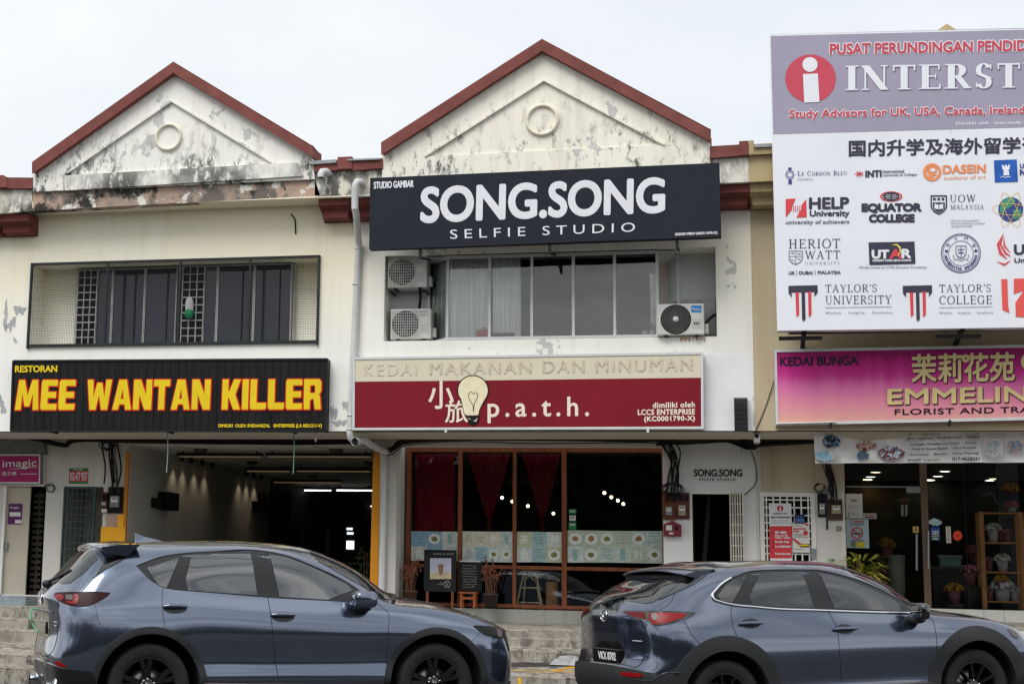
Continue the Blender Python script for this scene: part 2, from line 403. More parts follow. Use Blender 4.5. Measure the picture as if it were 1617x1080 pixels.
    if ch == '|': return 0.4, [[(0.18, 0), (0.22, 0), (0.22, 1), (0.18, 1)]]
    return 0.36, []
def serif(name, word, q, Y, m, parent, T=0.13, gap=0.07, shift=(0, 0), small=None):
    x = 0.0; items = []
    for i, ch in enumerate(word):
        k = 1.0
        if small is not None and ch != ' ' and i not in small: k = 0.8
        w_, ps = serif_glyph(ch, T)
        for p in ps: items.append([(x+a*k, b*k) for a, b in p])
        x += (w_+gap)*k
    x -= gap
    mb = MB()
    for i, p in enumerate(items):
        v = []
        for a, b in p:
            px, py = bil(q, a/x, b); v.append(at(px+shift[0], py+shift[1], Y-0.0002*(i % 7)))
        tri = geometry.tessellate_polygon([[Vector((a, b, 0)) for a, b in p]])
        mb.add(v, [tuple(t) for t in tri])
    return fix(mb.build(name, m, parent))
# ------------------------------------------------------------------ shared materials
YG, YU, YS, YF = -0.5, 0.0, 1.6, 2.3          # gable face, upper wall, ground-floor wall, shop glass
zA = lambda py, Y, px=850: at(px, py, Y).z
Z_SOF = at(808, 680.5, YU).z
M_white = mat('painted_white', (226, 224, 218), 0.7, 0.05, 2.0)
M_metalw = mat('white_metal', (205, 207, 208), 0.4, 0.05, 9.0)
M_alu = mat('aluminium', (150, 153, 156), 0.35, 0.06, 9.0, metal=0.6)
M_blackmetal = mat('black_metal', (26, 27, 29), 0.45, 0.2, 7.0)
M_cable = mat('cable_rubber', (24, 23, 23), 0.6, 0.2, 9.0)
M_pvc = mat('grey_pvc', (206, 207, 206), 0.45, 0.10, 3.0, stretch=(3, 3, 0.6))
M_red = mat('oxide_red_paint', (125, 72, 66), 0.75, 0.16, 4.0, bump=0.15)
M_redbr = mat('oxide_red_moulding', (118, 64, 58), 0.75, 0.16, 3.0, bump=0.15)
M_tancop = stucco('tan_coping', (176, 158, 120), streak=0.4, seed=9)
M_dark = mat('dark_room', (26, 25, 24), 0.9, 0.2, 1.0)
M_black = mat('black_paint', (14, 14, 15), 0.6, 0.2, 3.0)
M_whitep = mat('white_print', (222, 223, 228), 0.6, 0.03, 2.0)
M_wood = mat('red_brown_wood', (134, 76, 47), 0.5, 0.25, 5.0, stretch=(6, 6, 0.7), bump=0.1)
M_wood2 = mat('pine_wood', (204, 138, 88), 0.55, 0.2, 5.0, stretch=(6, 6, 0.7))
M_concrete = stucco('step_concrete', (164, 158, 147), mould=0.9, zlo=-0.6, zhi=2.6, streak=0.8, seed=3, mscale=5.5, mstart=0.46, peel=0.05)
M_concrete2 = stucco('pale_concrete', (168, 168, 160), mould=0.45, zlo=-0.9, zhi=0.4, streak=0.5, seed=5, mscale=2.2, mstart=0.55)
M_edge = mat('worn_step_edge', (176, 168, 154), 0.85, 0.2, 4.0, bump=0.3)
M_glass = glassmat('shop_glass', (0.84, 0.87, 0.86), 1.42)
M_glassd = glassmat('grey_window_glass', (0.96, 0.97, 0.97), 1.6, wav=0.12)
M_paper = mat('white_paper', (214, 212, 206), 0.7, 0.04, 3.0)
M_yellow = mat('yellow_print', (226, 196, 20), 0.55, 0.05, 3.0)

# ------------------------------------------------------------------ ground, road, kerbs
def ground_z(x, y):
    def prof(tab):
        if y <= tab[0][0]: return tab[0][1]
        for (a, za), (b, zb) in zip(tab, tab[1:]):
            if y <= b: return za+(zb-za)*(y-a)/(b-a)
        return tab[-1][1]
    A = prof([(-8.0, 0.0), (-2.5, -0.27), (40, -0.27)])
    B = prof([(-6.5, 0.02), (-2.2, -0.12), (40, -0.12)])
    t = min(1, max(0, (x-1.5)/3.0)); t = t*t*(3-2*t)
    return A+(B-A)*t
xs = [-400, -150, -60, -30, -15]+[-10+1.0*i for i in range(0, 35)]+[30, 45, 80, 160, 400]
ys = [-400, -150, -60, -30, -16, -12]+[-9.5+0.5*i for i in range(0, 18)]+[0, 20, 60, 150, 400]
mb = MB(); V = [(x, y, ground_z(x, y)) for y in ys for x in xs]; nx = len(xs)
mb.add(V, [(j*nx+i, j*nx+i+1, (j+1)*nx+i+1, (j+1)*nx+i) for j in range(len(ys)-1) for i in range(nx-1)], True)
M_asph = mat('asphalt', (76, 75, 73), 0.9, 0.16, 1.4, bump=0.5, bscale=120)
setp(mb.build('road', M_asph), kind='structure')

def stairs(px, rows, x0, x1, face, name, ycut=9.0):
    """rows: (y of a riser, photo height of its top edge, of its foot), from the wall outwards"""
    prof = []; edges = []
    for Y, top, bot in rows:
        zt = at(px, top, Y).z; zb_ = at(px, bot, Y).z
        prof += [(Y, zt), (Y, zb_)]; edges.append((Y, zt))
    zb = -1.9
    poly = [(ycut, prof[0][1])]+prof+[(prof[-1][0], zb), (ycut, zb)]
    mb = MB(); tri = geometry.tessellate_polygon([[Vector((a, b, 0)) for a, b in poly]]); n = len(poly)
    v = [(x0, a, b) for a, b in poly]+[(x1, a, b) for a, b in poly]
    f = [tuple(t) for t in tri]+[tuple(i+n for i in reversed(t)) for t in tri]+[(i, (i+1) % n, (i+1) % n+n, i+n) for i in range(n)]
    mb.add(v, f)
    setp(mb.build(name, face, None, 0.012), kind='structure')
    return prof, edges
X_L0, X_LM, X_MR, X_R1 = at(-90, 500, 0).x, at(557, 500, 0).x, at(1188, 500, 0).x, at(1730, 500, 0).x
pl, el = stairs(30, [(0.2, 957, 973.7), (-0.15, 977.5, 991), (-0.5, 995, 1013.3), (-2.0, 1034, 1049), (-2.45, 1055, 1088)], X_L0-3, X_LM, M_concrete, 'front_steps')
pm, em = stairs(860, [(2.2, 963.3, 983.5), (0.2, 994.6, 1005.7), (-0.15, 1009, 1020.5), (-0.5, 1028, 1044.5), (-2.2, 1069, 1098)], X_LM, X_MR, M_concrete, 'front_steps')
prr, er = stairs(1600, [(2.2, 964, 982), (0.2, 996, 1008), (-0.15, 1011, 1024), (-0.5, 1031, 1047), (-2.2, 1072, 1100)], X_MR, X_R1+2, M_concrete, 'front_steps')
ZFL, ZFM, ZFR = pl[0][1], pm[0][1], prr[0][1]
# worn pale nosings, painted lines and the asphalt strip
for i, (ed, xa, xb) in enumerate([(e, X_L0-3, X_LM-0.02) for e in el]+[(e, X_LM+0.02, X_MR-0.02) for e in em]):
    mbx = MB(); n = 220
    for k in range(n):
        if random.random() < 0.22 or math.sin(k*0.31+i*2)+math.sin(k*0.13+i) > 1.1: continue
        a = xa+(xb-xa)*k/n; b = xa+(xb-xa)*(k+1)/n; d = random.uniform(0.0, 0.006)
        mbx.box(a, b, ed[0]-0.006+d, ed[0]+0.045, ed[1]-0.02, ed[1]+0.004-d*0.3)
    setp(mbx.build('step_nosing', M_edge), kind='structure')
zs = 0.0
M_ypaint = mat('worn_yellow_road_paint', (206, 150, 40), 0.85, 0.25, 6.0)
mbx = MB()
def gpoly(mb, pts, dz):
    (ya, za), (yb, zb) = pm[7], pm[8]       # the sloping strip between the lowest step and the kerb edge
    k = (zb-za)/(yb-ya); nrm = Vector((0, -k, 1)); p0 = Vector((0, ya, za+dz)); v = []
    for a, b in pts:
        d = ray(a, b); v.append(CAM+d*((p0-CAM).dot(nrm)/d.dot(nrm)))
    mb.add(v, [tuple(range(len(v)))])
gpoly(mbx, [(866, 1059), (905, 1051.5), (893, 1056), (880, 1059.6)], zs+0.004)
gpoly(mbx, [(778, 1057), (912, 1059.5), (912, 1060.6), (778, 1058.2)], zs+0.0045)
gpoly(mbx, [(893, 1052), (912, 1051.6), (912, 1054), (894, 1055.5)], zs+0.004)
setp(fix(mbx.build('road_marking', M_ypaint)), kind='structure')
mbx = MB(); gpoly(mbx, [(780, 1045.2), (916, 1045.2), (916, 1052), (780, 1052.5)], zs+0.003); setp(mbx.build('gutter_asphalt', mat('dark_gutter', (70, 68, 66), 0.95, 0.4, 9.0, bump=0.6, bscale=30)), kind='structure')
a = at(820.5, 1069, em[-1][0]-0.004)
MB().box(a.x-0.022, a.x+0.022, a.y-0.006, a.y+0.001, a.z-0.28, a.z-0.002).build('kerb_paint', mat('yellow_kerb_paint', (226, 178, 30), 0.7, 0.1))
setp(bpy.data.objects['kerb_paint'], kind='structure')
# far-side greenery behind the photographer (seen only in reflections)
mbx = MB()
hgt = lambda x: 8.3+0.5*math.sin(x*0.23)+0.4*math.sin(x*0.61+1)
for i in range(-60, 70): mbx.box(i, i+1.02, -44.5, -43.6-0.5*math.sin(i*2.1), -0.1, hgt(i)-0.9)
for i in range(6000):
    x = random.uniform(-60, 70); z = hgt(x)*random.uniform(0.02, 1.0)**0.8; y = random.uniform(-43.8, -42.0)
    s = random.uniform(0.25, 0.6); n = Vector((random.uniform(-1, 1), random.uniform(-1, 1), random.uniform(-1, 1))).normalized(); u = n.orthogonal().normalized()*s; v = n.cross(u)
    c = Vector((x, y, z)); mbx.add([c-u-v, c+u-v*0.6, c+u*0.8+v, c-u*0.7+v], [(0, 1, 2, 3)])
setp(mbx.build('tree_belt', mat('far_foliage', (58, 70, 44), 0.9, 0.3, 0.6)), 'row of dark trees across the road facing the shops', 'trees', kind='stuff')

# ------------------------------------------------------------------ the shophouses
wall_l = stucco('cream_wall_left', (243, 242, 236), yellow=0.62, streak=0.18, peel=0.0, seed=1.0, tintz=(zA(560, 0), zA(400, 0)))
wall_m = stucco('cream_wall_middle', (245, 244, 238), yellow=0.35, streak=0.25, peel=0.12, seed=4.2, tintz=(zA(600, 0), zA(420, 0)))
wall_r = stucco('tan_wall_right', (196, 182, 154), yellow=0.1, streak=0.25, seed=7.7)
gab_l = stucco('stained_gable_left', (240, 238, 230), mould=0.9, zlo=zA(272, YG, 270), zhi=zA(185, YG, 270), peel=0.45, streak=0.35, seed=5.3, mscale=6.5, mstart=0.495)
gab_m = stucco('stained_gable_middle', (241, 237, 224), mould=0.85, zlo=zA(240, YG, 860), zhi=zA(130, YG, 860), peel=0.3, streak=0.3, seed=12.9, mscale=5.5, mstart=0.525)
par_m = stucco('stained_parapet', (236, 232, 220), mould=1.0, zlo=zA(330, YG, 560), zhi=zA(120, YG, 560), peel=0.3, streak=0.5, seed=22.0, mscale=5.0, mstart=0.43)
led_l = stucco('mouldy_ledge', (238, 236, 228), mould=1.0, zlo=zA(310, YG, 270), zhi=zA(200, YG, 270), peel=0.2, streak=0.3, seed=41.0, mscale=6.5, mstart=0.39)
gab_r = stucco('tan_gable', (186, 168, 128), streak=0.5, seed=8.1)
def patchy():
    m = bpy.data.materials.new('peeled_fascia'); m.use_nodes = True; t = m.node_tree; n = t.nodes; b = n['Principled BSDF']; K = t.links.new
    b.inputs['Roughness'].default_value = 0.9
    g = n.new('ShaderNodeNewGeometry')
    def nz(sc, d, off, st=(1, 1, 1)):
        p = n.new('ShaderNodeMapping'); p.inputs['Location'].default_value = (off, off, off); p.inputs['Scale'].default_value = st; K(g.outputs['Position'], p.inputs[0])
        q = n.new('ShaderNodeTexNoise'); q.inputs['Scale'].default_value = sc; q.inputs['Detail'].default_value = d; q.inputs['Roughness'].default_value = 0.65; K(p.outputs[0], q.inputs[0]); return q.outputs['Fac']
    def rp(f, a, c):
        q = n.new('ShaderNodeMapRange'); q.inputs[1].default_value = a; q.inputs[2].default_value = c; K(f, q.inputs[0]); return q.outputs[0]
    def mx_(f, a, c):
        q = n.new('ShaderNodeMix'); q.data_type = 'RGBA'; K(f, q.inputs[0])
        for i, x in ((6, a), (7, c)):
            if isinstance(x, tuple): q.inputs[i].default_value = x
            else: K(x, q.inputs[i])
        return q.outputs[2]
    col = mx_(rp(nz(1.6, 6, 3.0), 0.4, 0.62), lin((188, 158, 138)), lin((150, 138, 128)))
    col = mx_(rp(nz(2.0, 8, 17.0), 0.49, 0.55), col, lin((108, 102, 94)))
    col = mx_(rp(nz(2.6, 9, 29.0), 0.555, 0.57), col, lin((222, 218, 208)))
    col = mx_(rp(nz(1.5, 10, 44.0), 0.54, 0.59), col, lin((50, 48, 44)))
    K(col, b.inputs['Base Color']); MATS['peeled_fascia'] = m; return m
M_fascia = patchy()

def P2(px, py, Y):
    p = at(px, py, Y); return (p.x, p.z)
def poly(pts, Y): return [P2(a, b, Y) for a, b in pts]
def circ(px, py, rad, Y, n=40):
    c = at(px, py, Y); return [(c.x+rad*math.cos(2*math.pi*k/n), c.z+rad*math.sin(2*math.pi*k/n)) for k in range(n)]

def gable(par, out_l, apex_o, out_r, thick, base_l, base_r, inner, ringc, gm, cm, rdepth=0.03):
    """pediment: coping strips, plastered face with a sunk triangle and a moulded ring"""
    Y = YG-0.06
    lo = (out_l[0], out_l[1]+thick); ro = (out_r[0], out_r[1]+thick); ao = (apex_o[0], apex_o[1]+thick)
    face = poly([lo, base_l, base_r, ro, ao], Y)
    MB().prism(face, Y, YG+0.22, [poly(inner, Y)]).build('gable_wall', gm, par)
    MB().prism(poly(inner, Y+rdepth), Y+rdepth, YG+0.2).build('gable_panel', gm, par)
    # proud fillet along the two raking edges of the sunk panel
    mb = MB(); a, b, c = [at(p[0], p[1], Y) for p in inner[:3]]
    mb.beam((a.x, Y-0.005, a.z), (b.x, Y-0.005, b.z), 0.035); mb.beam((b.x, Y-0.008, b.z), (c.x, Y-0.008, c.z), 0.035)
    mb.build('gable_moulding', gm, par)
    c = at(ringc[0], ringc[1], Y+rdepth); ro_ = ringc[2]
    MB().lathe([(ro_*0.80, 0.02), (ro_*0.80, -0.035), (ro_*0.88, -0.055), (ro_*0.95, -0.045), (ro_, -0.02), (ro_*1.03, 0.02)], (c.x, c.y, c.z), 48, 'y').build('ring_moulding', mat('cream_moulding', (226, 219, 202), 0.8, 0.08, 3.0), par)
    # coping: two raking boxes mitred at the apex
    mb = MB(); pts = poly([out_l, apex_o, out_r], Y-0.12); pb = poly([lo, ao, ro], Y-0.12)
    mb.prism([pts[0], pb[0], pb[1], pb[2], pts[2], pts[1]], Y-0.12, YG+0.34)
    mb.build('coping', cm, par, 0.012)

def shophouse(label, loc): return thing('shophouse', label, 'shophouse', loc, 'terrace of shophouses')
H_L = shophouse('cream shophouse with mesh-caged window above the black and yellow noodle sign', (X_L0, 0.3, 0))
H_M = shophouse('cream shophouse carrying the black selfie studio sign over a maroon cafe sign', (X_LM, 0.3, 0))
H_R = shophouse('tan painted shophouse at the right behind the big white and mauve billboard', (X_MR, 0.3, 0))
H_F = shophouse('narrow strip of cream shophouse at the far left edge with the pink salon sign', (X_L0-3, 0.3, 0))
X_FL = at(5, 500, 0).x     # boundary of the far-left house
# --- gables
gable(H_L, (51.5, 256.6), (273.6, 99.0), (493.5, 230.6), 16.6, (52, 303), (497, 283), [(100.4, 277.4), (271, 159.7), (433, 258.4), (433, 258.4)][:3], (266.7, 217.5, 0.235), gab_l, M_red)
gable(H_M, (602.9, 225.7), (855.8, 63.2), (1121.5, 204.6), 17.6, (604, 306), (1121, 283), [(670, 247.6), (859, 126.9), (1050, 229)], (856.3, 190.5, 0.26), gab_m, M_red)
gable(H_R, (1290, 185), (1495, 39.5), (1700, 165), 18, (1290, 280), (1700, 260), [(1360, 222), (1495, 105), (1640, 205)], (1495, 170, 0.26), gab_r, M_tancop)
# --- left fascia band with the stepped ledge
zb_l = at(275, 321.5, YG).z
MB().prism(poly([(52, 303), (497, 283), (505.6, 309), (52, 333)], YG), YG, YG+0.2).build('fascia', M_fascia, H_L)
MB().prism(poly([(100, 277.4), (433, 258.4), (470, 257), (478, 278), (100, 301)], YG-0.10), YG-0.10, YG-0.03).build('ledge', led_l, H_L)
# --- parapets between the gables
def parapet(par, x0, x1, ytop0, ytop1, cop, ybot0, ybot1, wm, cm, nm='parapet'):
    MB().prism(poly([(x0, ytop0+cop), (x0, ybot0), (x1, ybot1), (x1, ytop1+cop)], YG), YG, YG+0.2).build(nm, wm, par)
    MB().prism(poly([(x0, ytop0), (x0, ytop0+cop), (x1, ytop1+cop), (x1, ytop1)], YG-0.08), YG-0.08, YG+0.3).build('parapet_coping', cm, par, 0.008)
parapet(H_L, 497, 556, 257, 254, 13.5, 311, 308, par_m, M_red)
parapet(H_M, 556, 604, 253.5, 251, 15, 308, 306, par_m, M_red)
parapet(H_M, 1122, 1182, 232, 228.5, 17, 290, 287.5, par_m, M_red)
parapet(H_R, 1182.5, 1290, 229, 224, 15, 287.5, 283, gab_r, M_tancop)
parapet(H_F, -90, 5.5, 286, 281, 16, 341, 337, par_m, M_red)
parapet(H_L, 5.5, 51, 281, 281, 16, 337, 333, par_m, M_red)
def cap(par, pts, m): MB().prism(poly(pts, YG-0.1), YG-0.1, YG+0.34).build('party_wall_cap', m, par, 0.01)
cap(H_L, [(532.5, 268), (532.5, 248), (556, 247), (556, 267)], M_red)
cap(H_M, [(1167, 246), (1167, 223), (1182, 222), (1182, 245)], M_red); cap(H_R, [(1182.3, 245), (1182.3, 222), (1190.5, 221.5), (1190.5, 244)], M_tancop)
cap(H_F, [(-14, 298), (-14, 278), (5, 276.5), (11, 280), (12, 296)], M_red)
MB().prism(poly([(488, 254.5), (488, 260), (531, 257), (531, 252)], YG-0.12), YG-0.12, YG-0.02).build('roof_flashing', M_alu, H_L)
MB().prism(poly([(548, 251.5), (549, 254), (600, 252), (600, 249.5)], YG-0.12), YG-0.12, YG-0.02).build('roof_flashing', M_alu, H_M)
MB().prism(poly([(1191, 229), (1191, 233), (1218, 232), (1218, 228)], YG-0.12), YG-0.12, YG-0.02).build('roof_flashing', M_alu, H_R)
# --- upper walls with their window recesses
ZT = at(808, 300, YU).z+0.5
WL = rc(49, 412, 503, 543, YU); WM = rc(607, 397, 1131, 535, YU)
def wallrect(x0, x1, z0, z1): return [(x0, z0), (x1, z0), (x1, z1), (x0, z1)]
DEEP = 0.5
def upper(par, x0, x1, m, win=None, ztop=ZT):
    MB().prism(wallrect(x0, x1, Z_SOF, ztop), YU, YU+0.15, [wallrect(*win)] if win else []).build('upper_wall', m, par)
    if win:
        a, b, c, d = win
        mb = MB(); mb.box(a-0.1, b+0.1, DEEP, DEEP+0.1, c-0.1, d+0.1)
        mb.box(a-0.1, a, YU+0.15, DEEP, c-0.1, d+0.1); mb.box(b, b+0.1, YU+0.15, DEEP, c-0.1, d+0.1)
        mb.box(a, b, YU+0.15, DEEP, c-0.1, c); mb.box(a, b, YU+0.15, DEEP, d, d+0.1)
        mb.build('window_recess', m, par)
z_eL = at(275, 321, YG).z
upper(H_F, X_L0-3, X_FL, wall_l); upper(H_L, X_FL, X_LM, wall_l, WL)
upper(H_M, X_LM, X_MR, wall_m, WM); upper(H_R, X_MR, X_R1+1, wall_r)
# eave soffit
bx('eave_soffit', wall_l, H_L, X_FL, X_LM, YG+0.002, YU+0.1, z_eL+0.004, z_eL+0.12)
bx('eave_soffit', wall_m, H_M, X_LM, X_MR, YG+0.002, YU+0.1, z_eL+0.004, z_eL+0.12)
bx('eave_soffit', wall_r, H_R, X_MR, X_R1+1, YG+0.002, YU+0.1, z_eL+0.004, z_eL+0.12)
bx('eave_soffit', wall_l, H_F, X_L0-3, X_FL, YG+0.002, YU+0.1, z_eL+0.004, z_eL+0.12)
# red cornice mouldings under the eaves at the party walls: stepped profile with returns
def cornice(par, x0, x1, yt, yb, m, xm):
    zt = at(xm, yt, -0.3).z; zb = at(xm, yb, -0.2).z; h = zt-zb; mb = MB()
    pf = [(-0.40, zt), (-0.40, zt-0.42*h), (-0.35, zt-0.46*h), (-0.29, zt-0.56*h), (-0.26, zt-0.60*h), (-0.26, zt-0.96*h), (-0.22, zb), (0.0, zb), (0.0, zt)]
    n = len(pf); tri = geometry.tessellate_polygon([[Vector((a, b, 0)) for a, b in pf]])
    v = [(x0, a, b) for a, b in pf]+[(x1, a, b) for a, b in pf]
    # the lower tier steps in a little at both ends
    for i in range(4, 7): v[i] = (x0+0.04, v[i][1], v[i][2]); v[i+n] = (x1-0.04, v[i+n][1], v[i+n][2])
    mb.add(v, [tuple(reversed(t)) for t in tri]+[tuple(i+n for i in t) for t in tri]+[(i, i+n, (i+1) % n+n, (i+1) % n) for i in range(n)])
    return mb.build('cornice', m, par, 0.008)
xa = lambda px, Y=-0.4: at(px, 340, Y).x
cornice(H_F, xa(-60), X_FL-0.004, 341, 370, M_redbr, 0); cornice(H_L, X_FL+0.004, xa(45), 340, 369.5, M_redbr, 30)
cornice(H_L, xa(503), X_LM-0.004, 312.5, 347, M_redbr, 530); cornice(H_M, X_LM+0.004, xa(615), 310.5, 345, M_redbr, 580)
cornice(H_M, xa(1100), X_MR-0.004, 294, 327, M_redbr, 1160); cornice(H_R, X_MR+0.004, xa(1330), 292, 326, M_tancop, 1210)
# repainted white area on the middle house, lower right
a, b, c, d = rc(1040, 560, 1189, 680, YU-0.003); MB().prism([(a, c-0.001), (b-0.004, c-0.001), (b-0.004, d), (a, d+0.02)], YU-0.003, YU-0.0005).build('repainted_patch', mat('fresh_white_paint', (232, 233, 234), 0.7, 0.04, 2.0), H_M)
# patches where the paint has come away
def flaked(par, lst, m, seed):
    rn_ = random.Random(seed)
    for cx_, cy_, rx, ry in lst:
        ps = []; n = 26; ph = rn_.random()*6
        for k in range(n):
            a_ = 2*math.pi*k/n; q_ = 0.62+0.25*math.sin(2*a_+ph)+0.16*math.sin(5*a_+ph*2)+rn_.uniform(-0.14, 0.14); ps.append((cx_+rx*q_*math.cos(a_), cy_+ry*q_*math.sin(a_)))
        fix(flat(MB(), ps, YU-0.0025).build('flaked_patch', m, par))
M_flake = mat('bare_render', (176, 176, 178), 0.9, 0.12, 9.0, bump=0.3)
flaked(H_L, [(31, 490, 11, 15), (18, 512, 9, 15), (9, 500, 6, 30), (24, 538, 5, 6), (527, 652, 7, 22), (537, 668, 14, 10), (545, 640, 6, 14), (3, 640, 9, 18)], M_flake, 3)
flaked(H_M, [(1120, 604, 6, 11), (1117, 612, 8, 7), (1150, 452, 3, 4)], M_flake, 5)
# soffit over the walkway, beams, ground-floor walls
zs0 = Z_SOF
def lower(par, x0, x1, m): bx('walkway_soffit', m, par, x0, x1, YU+0.001, YS+0.3, zs0, zs0+0.12)
M_soff = stucco('soffit_paint', (196, 190, 178), streak=0.0, seed=6)
lower(H_F, X_L0-3, X_FL, M_soff); lower(H_L, X_FL, X_LM, M_soff); lower(H_M, X_LM, X_MR, M_soff); lower(H_R, X_MR, X_R1+1, M_soff)
low_w = stucco('walkway_wall_white', (206, 203, 196), streak=0.25, seed=14.0, peel=0.1)
low_t = stucco('walkway_wall_tan', (190, 178, 158), streak=0.45, seed=15.0)
low_m = stucco('studio_wall_white', (222, 222, 222), streak=0.08, seed=16.0)
ZF = -1.2
def gwall(par, x0, x1, m, holes=(), ztop=None, Y=YS, th=0.2):
    ztop = ztop or zs0-0.001
    return MB().prism([(x0, ZF), (x1, ZF), (x1, ztop), (x0, ztop)], Y, Y+th, [wallrect(*h) for h in holes]).build('front_wall', m, par)
X_FG = at(66, 800, YS).x          # boundary of salon door and pillar
S_ = rc
d1 = rc(6, 766, 69, 938.6, YS); d2 = rc(96, 768, 160, 945, YS)
xo = at(197, 800, YS).x
gwall(H_F, X_L0-3, at(72, 800, YS).x, low_w, [d1])
gwall(H_L, at(72, 800, YS).x+0.002, xo, low_w, [d2])
col0, col1 = at(600, 800, YS).x, at(625.5, 800, YS).x
gwall(H_L, at(588.5, 800, YS).x, X_LM+0.0, low_w); 
gwall(H_M, X_LM+0.002, at(626, 800, YS).x, low_w, th=0.32)
dd = rc(1090.6, 776, 1177, 990, YS); dg = rc(1200.3, 776, 1290, 985, YS)
xcm = at(1047.5, 800, YF).x; xq = at(1200, 720, YS).x
gwall(H_M, at(1047, 800, YS).x, at(1192, 720, YS).x, low_m, [dd])
xgl = at(1334, 800, YS).x
mbw = MB().prism([(at(1192, 720, YS).x+0.002, ZF), (xgl, ZF), (xgl, zs0-0.001), (at(1192, 720, YS).x+0.002, zs0-0.001)], YS, YS+0.2, [wallrect(*dg)]).build('front_wall', low_w, H_R)
# the wall above that door is tan
a, b, c, d = rc(1201, 697, 1333, 775, YS-0.004); bx('painted_band', low_t, H_R, a, b, YS-0.004, YS-0.001, c, zs0-0.004)
# beam hung below the soffit over the openings
bx('lintel_beam', low_w, H_L, at(197, 700, YS).x, at(588, 700, YS).x, YS, YS+0.2, at(400, 701, YS).z, zs0-0.001)
bx('lintel_beam', low_w, H_M, at(626, 700, YS).x, at(1047, 700, YS).x, YS, YS+0.35, at(800, 704, YS).z, zs0-0.001)
bx('lintel_beam', low_w, H_R, xgl, X_R1+1, YS, YS+0.35, at(1450, 722, YS).z, zs0-0.001)
# rooms behind: floor, back and side walls of each shop
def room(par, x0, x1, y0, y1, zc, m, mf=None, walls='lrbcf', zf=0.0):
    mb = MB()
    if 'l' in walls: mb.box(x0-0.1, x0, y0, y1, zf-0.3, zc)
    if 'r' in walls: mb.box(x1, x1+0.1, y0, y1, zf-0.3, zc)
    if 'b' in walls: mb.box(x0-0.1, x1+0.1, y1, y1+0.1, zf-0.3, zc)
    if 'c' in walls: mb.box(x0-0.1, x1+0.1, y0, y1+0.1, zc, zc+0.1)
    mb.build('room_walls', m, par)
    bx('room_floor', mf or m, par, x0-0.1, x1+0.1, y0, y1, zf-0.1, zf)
# ------------------------------------------------------------------ upper window of the left house: recess, panes, mesh cage
Yw = 0.36
def pane(par, px0, py0, px1, py1, Y, glass, frame, fw=0.035, name='window', dep=0.05):
    a, b, c, d = rc(px0, py0, px1, py1, Y)
    f = MB().prism(wallrect(a, b, c, d), Y-dep/2, Y+dep/2, [wallrect(a+fw, b-fw, c+fw, d-fw)]).build(name, frame, par, 0.004)
    bx('pane', glass, f, a+fw-0.004, b-fw+0.004, Y-0.004, Y+0.004, c+fw-0.004, d-fw+0.004)
    return f
M_tint = mat('dark_tinted_pane', (34, 37, 48), 0.12, 0.12, 0.7, spec=0.6)
M_frame = mat('weathered_window_frame', (176, 176, 172), 0.5, 0.15, 6.0)
M_cage = mat('mesh_cage_paint', (38, 44, 44), 0.55, 0.2, 9.0)
def yl(px): return 427.5-(px-120)*0.034, 545.0-(px-120)*0.012
for x0, x1 in ((152.5, 177), (177.5, 228), (228.5, 279), (322, 343), (343.5, 401), (401.5, 460.5)):
    t, b_ = yl((x0+x1)/2); f = pane(H_L, x0, t, x1, b_, Yw, M_tint, M_frame, 0.018)
    if x1-x0 > 40:
        a, b, c, d = rc(x0, t, x1, b_, Yw-0.012); bx('pane_divider', M_black, f, (a+b)/2+0.1, (a+b)/2+0.125, Yw-0.014, Yw-0.006, c+0.04, d-0.1)
        bx('blind_head', M_black, f, a+0.025, b-0.025, Yw-0.018, Yw-0.006, d-0.1, d-0.02)
for x0, x1 in ((122, 152), (287.5, 321.5)):
    t, b_ = yl((x0+x1)/2); a, b, c, d = rc(x0, t, x1, b_, Yw-0.03)
    mb = MB(); n = 10
    for k in range(n+1): z = c+(d-c)*k/n; mb.box(a, b, Yw-0.045, Yw-0.03, z-0.008, z+0.008)
    for k in range(4): x = a+(b-a)*k/3; mb.box(x-0.008, x+0.008, Yw-0.046, Yw-0.029, c, d)
    mb.build('window_grille', M_frame, H_L)
    bx('dark_opening', M_black, H_L, a, b, Yw+0.02, Yw+0.03, c, d)
a, b, c, d = rc(120, 424, 461, 544, Yw)
MB().prism(wallrect(a-0.03, b+0.03, c-0.02, d+0.05), Yw+0.04, Yw+0.09, [wallrect(a, b, c, d-0.01)]).build('window_frame', M_frame, H_L)
bx('window_backing', M_black, H_L, a-0.02, b+0.02, Yw+0.1, Yw+0.11, c-0.01, d+0.04)
# wire mesh cage over the opening
a, b, c, d = WL; Ym = -0.03
cage = thing('mesh_cage', 'rusty black wire mesh cage closing the upper window recess over the noodle sign', 'mesh cage', ((a+b)/2, Ym, c))
mb = MB(); n = 34
for k in range(1, n): z = c+(d-c)*k/n; mb.box(a, b, Ym-0.0012, Ym+0.0012, z-0.0016, z+0.0016)
n = 176
for k in range(1, n): x = a+(b-a)*k/n; mb.box(x-0.0012, x+0.0012, Ym-0.0022, Ym+0.0002, c, d)
mb.build('wire_mesh', M_cage, cage)
mb = MB()
mb.box(a-0.02, b+0.02, Ym-0.02, Ym+0.015, d-0.02, d+0.02); mb.box(a-0.02, b+0.02, Ym-0.02, Ym+0.015, c-0.02, c+0.02)
for x in (a-0.002, b+0.002): mb.box(x-0.018, x+0.018, Ym-0.021, Ym+0.014, c-0.05, d+0.018)
for px in (168, 283, 394): x = at(px, 480, Ym).x; mb.box(x-0.018, x+0.018, Ym-0.019, Ym+0.012, c+0.015, d-0.015)
mb.build('cage_frame', M_cage, cage)
p = at(299, 488, Yw-0.08)
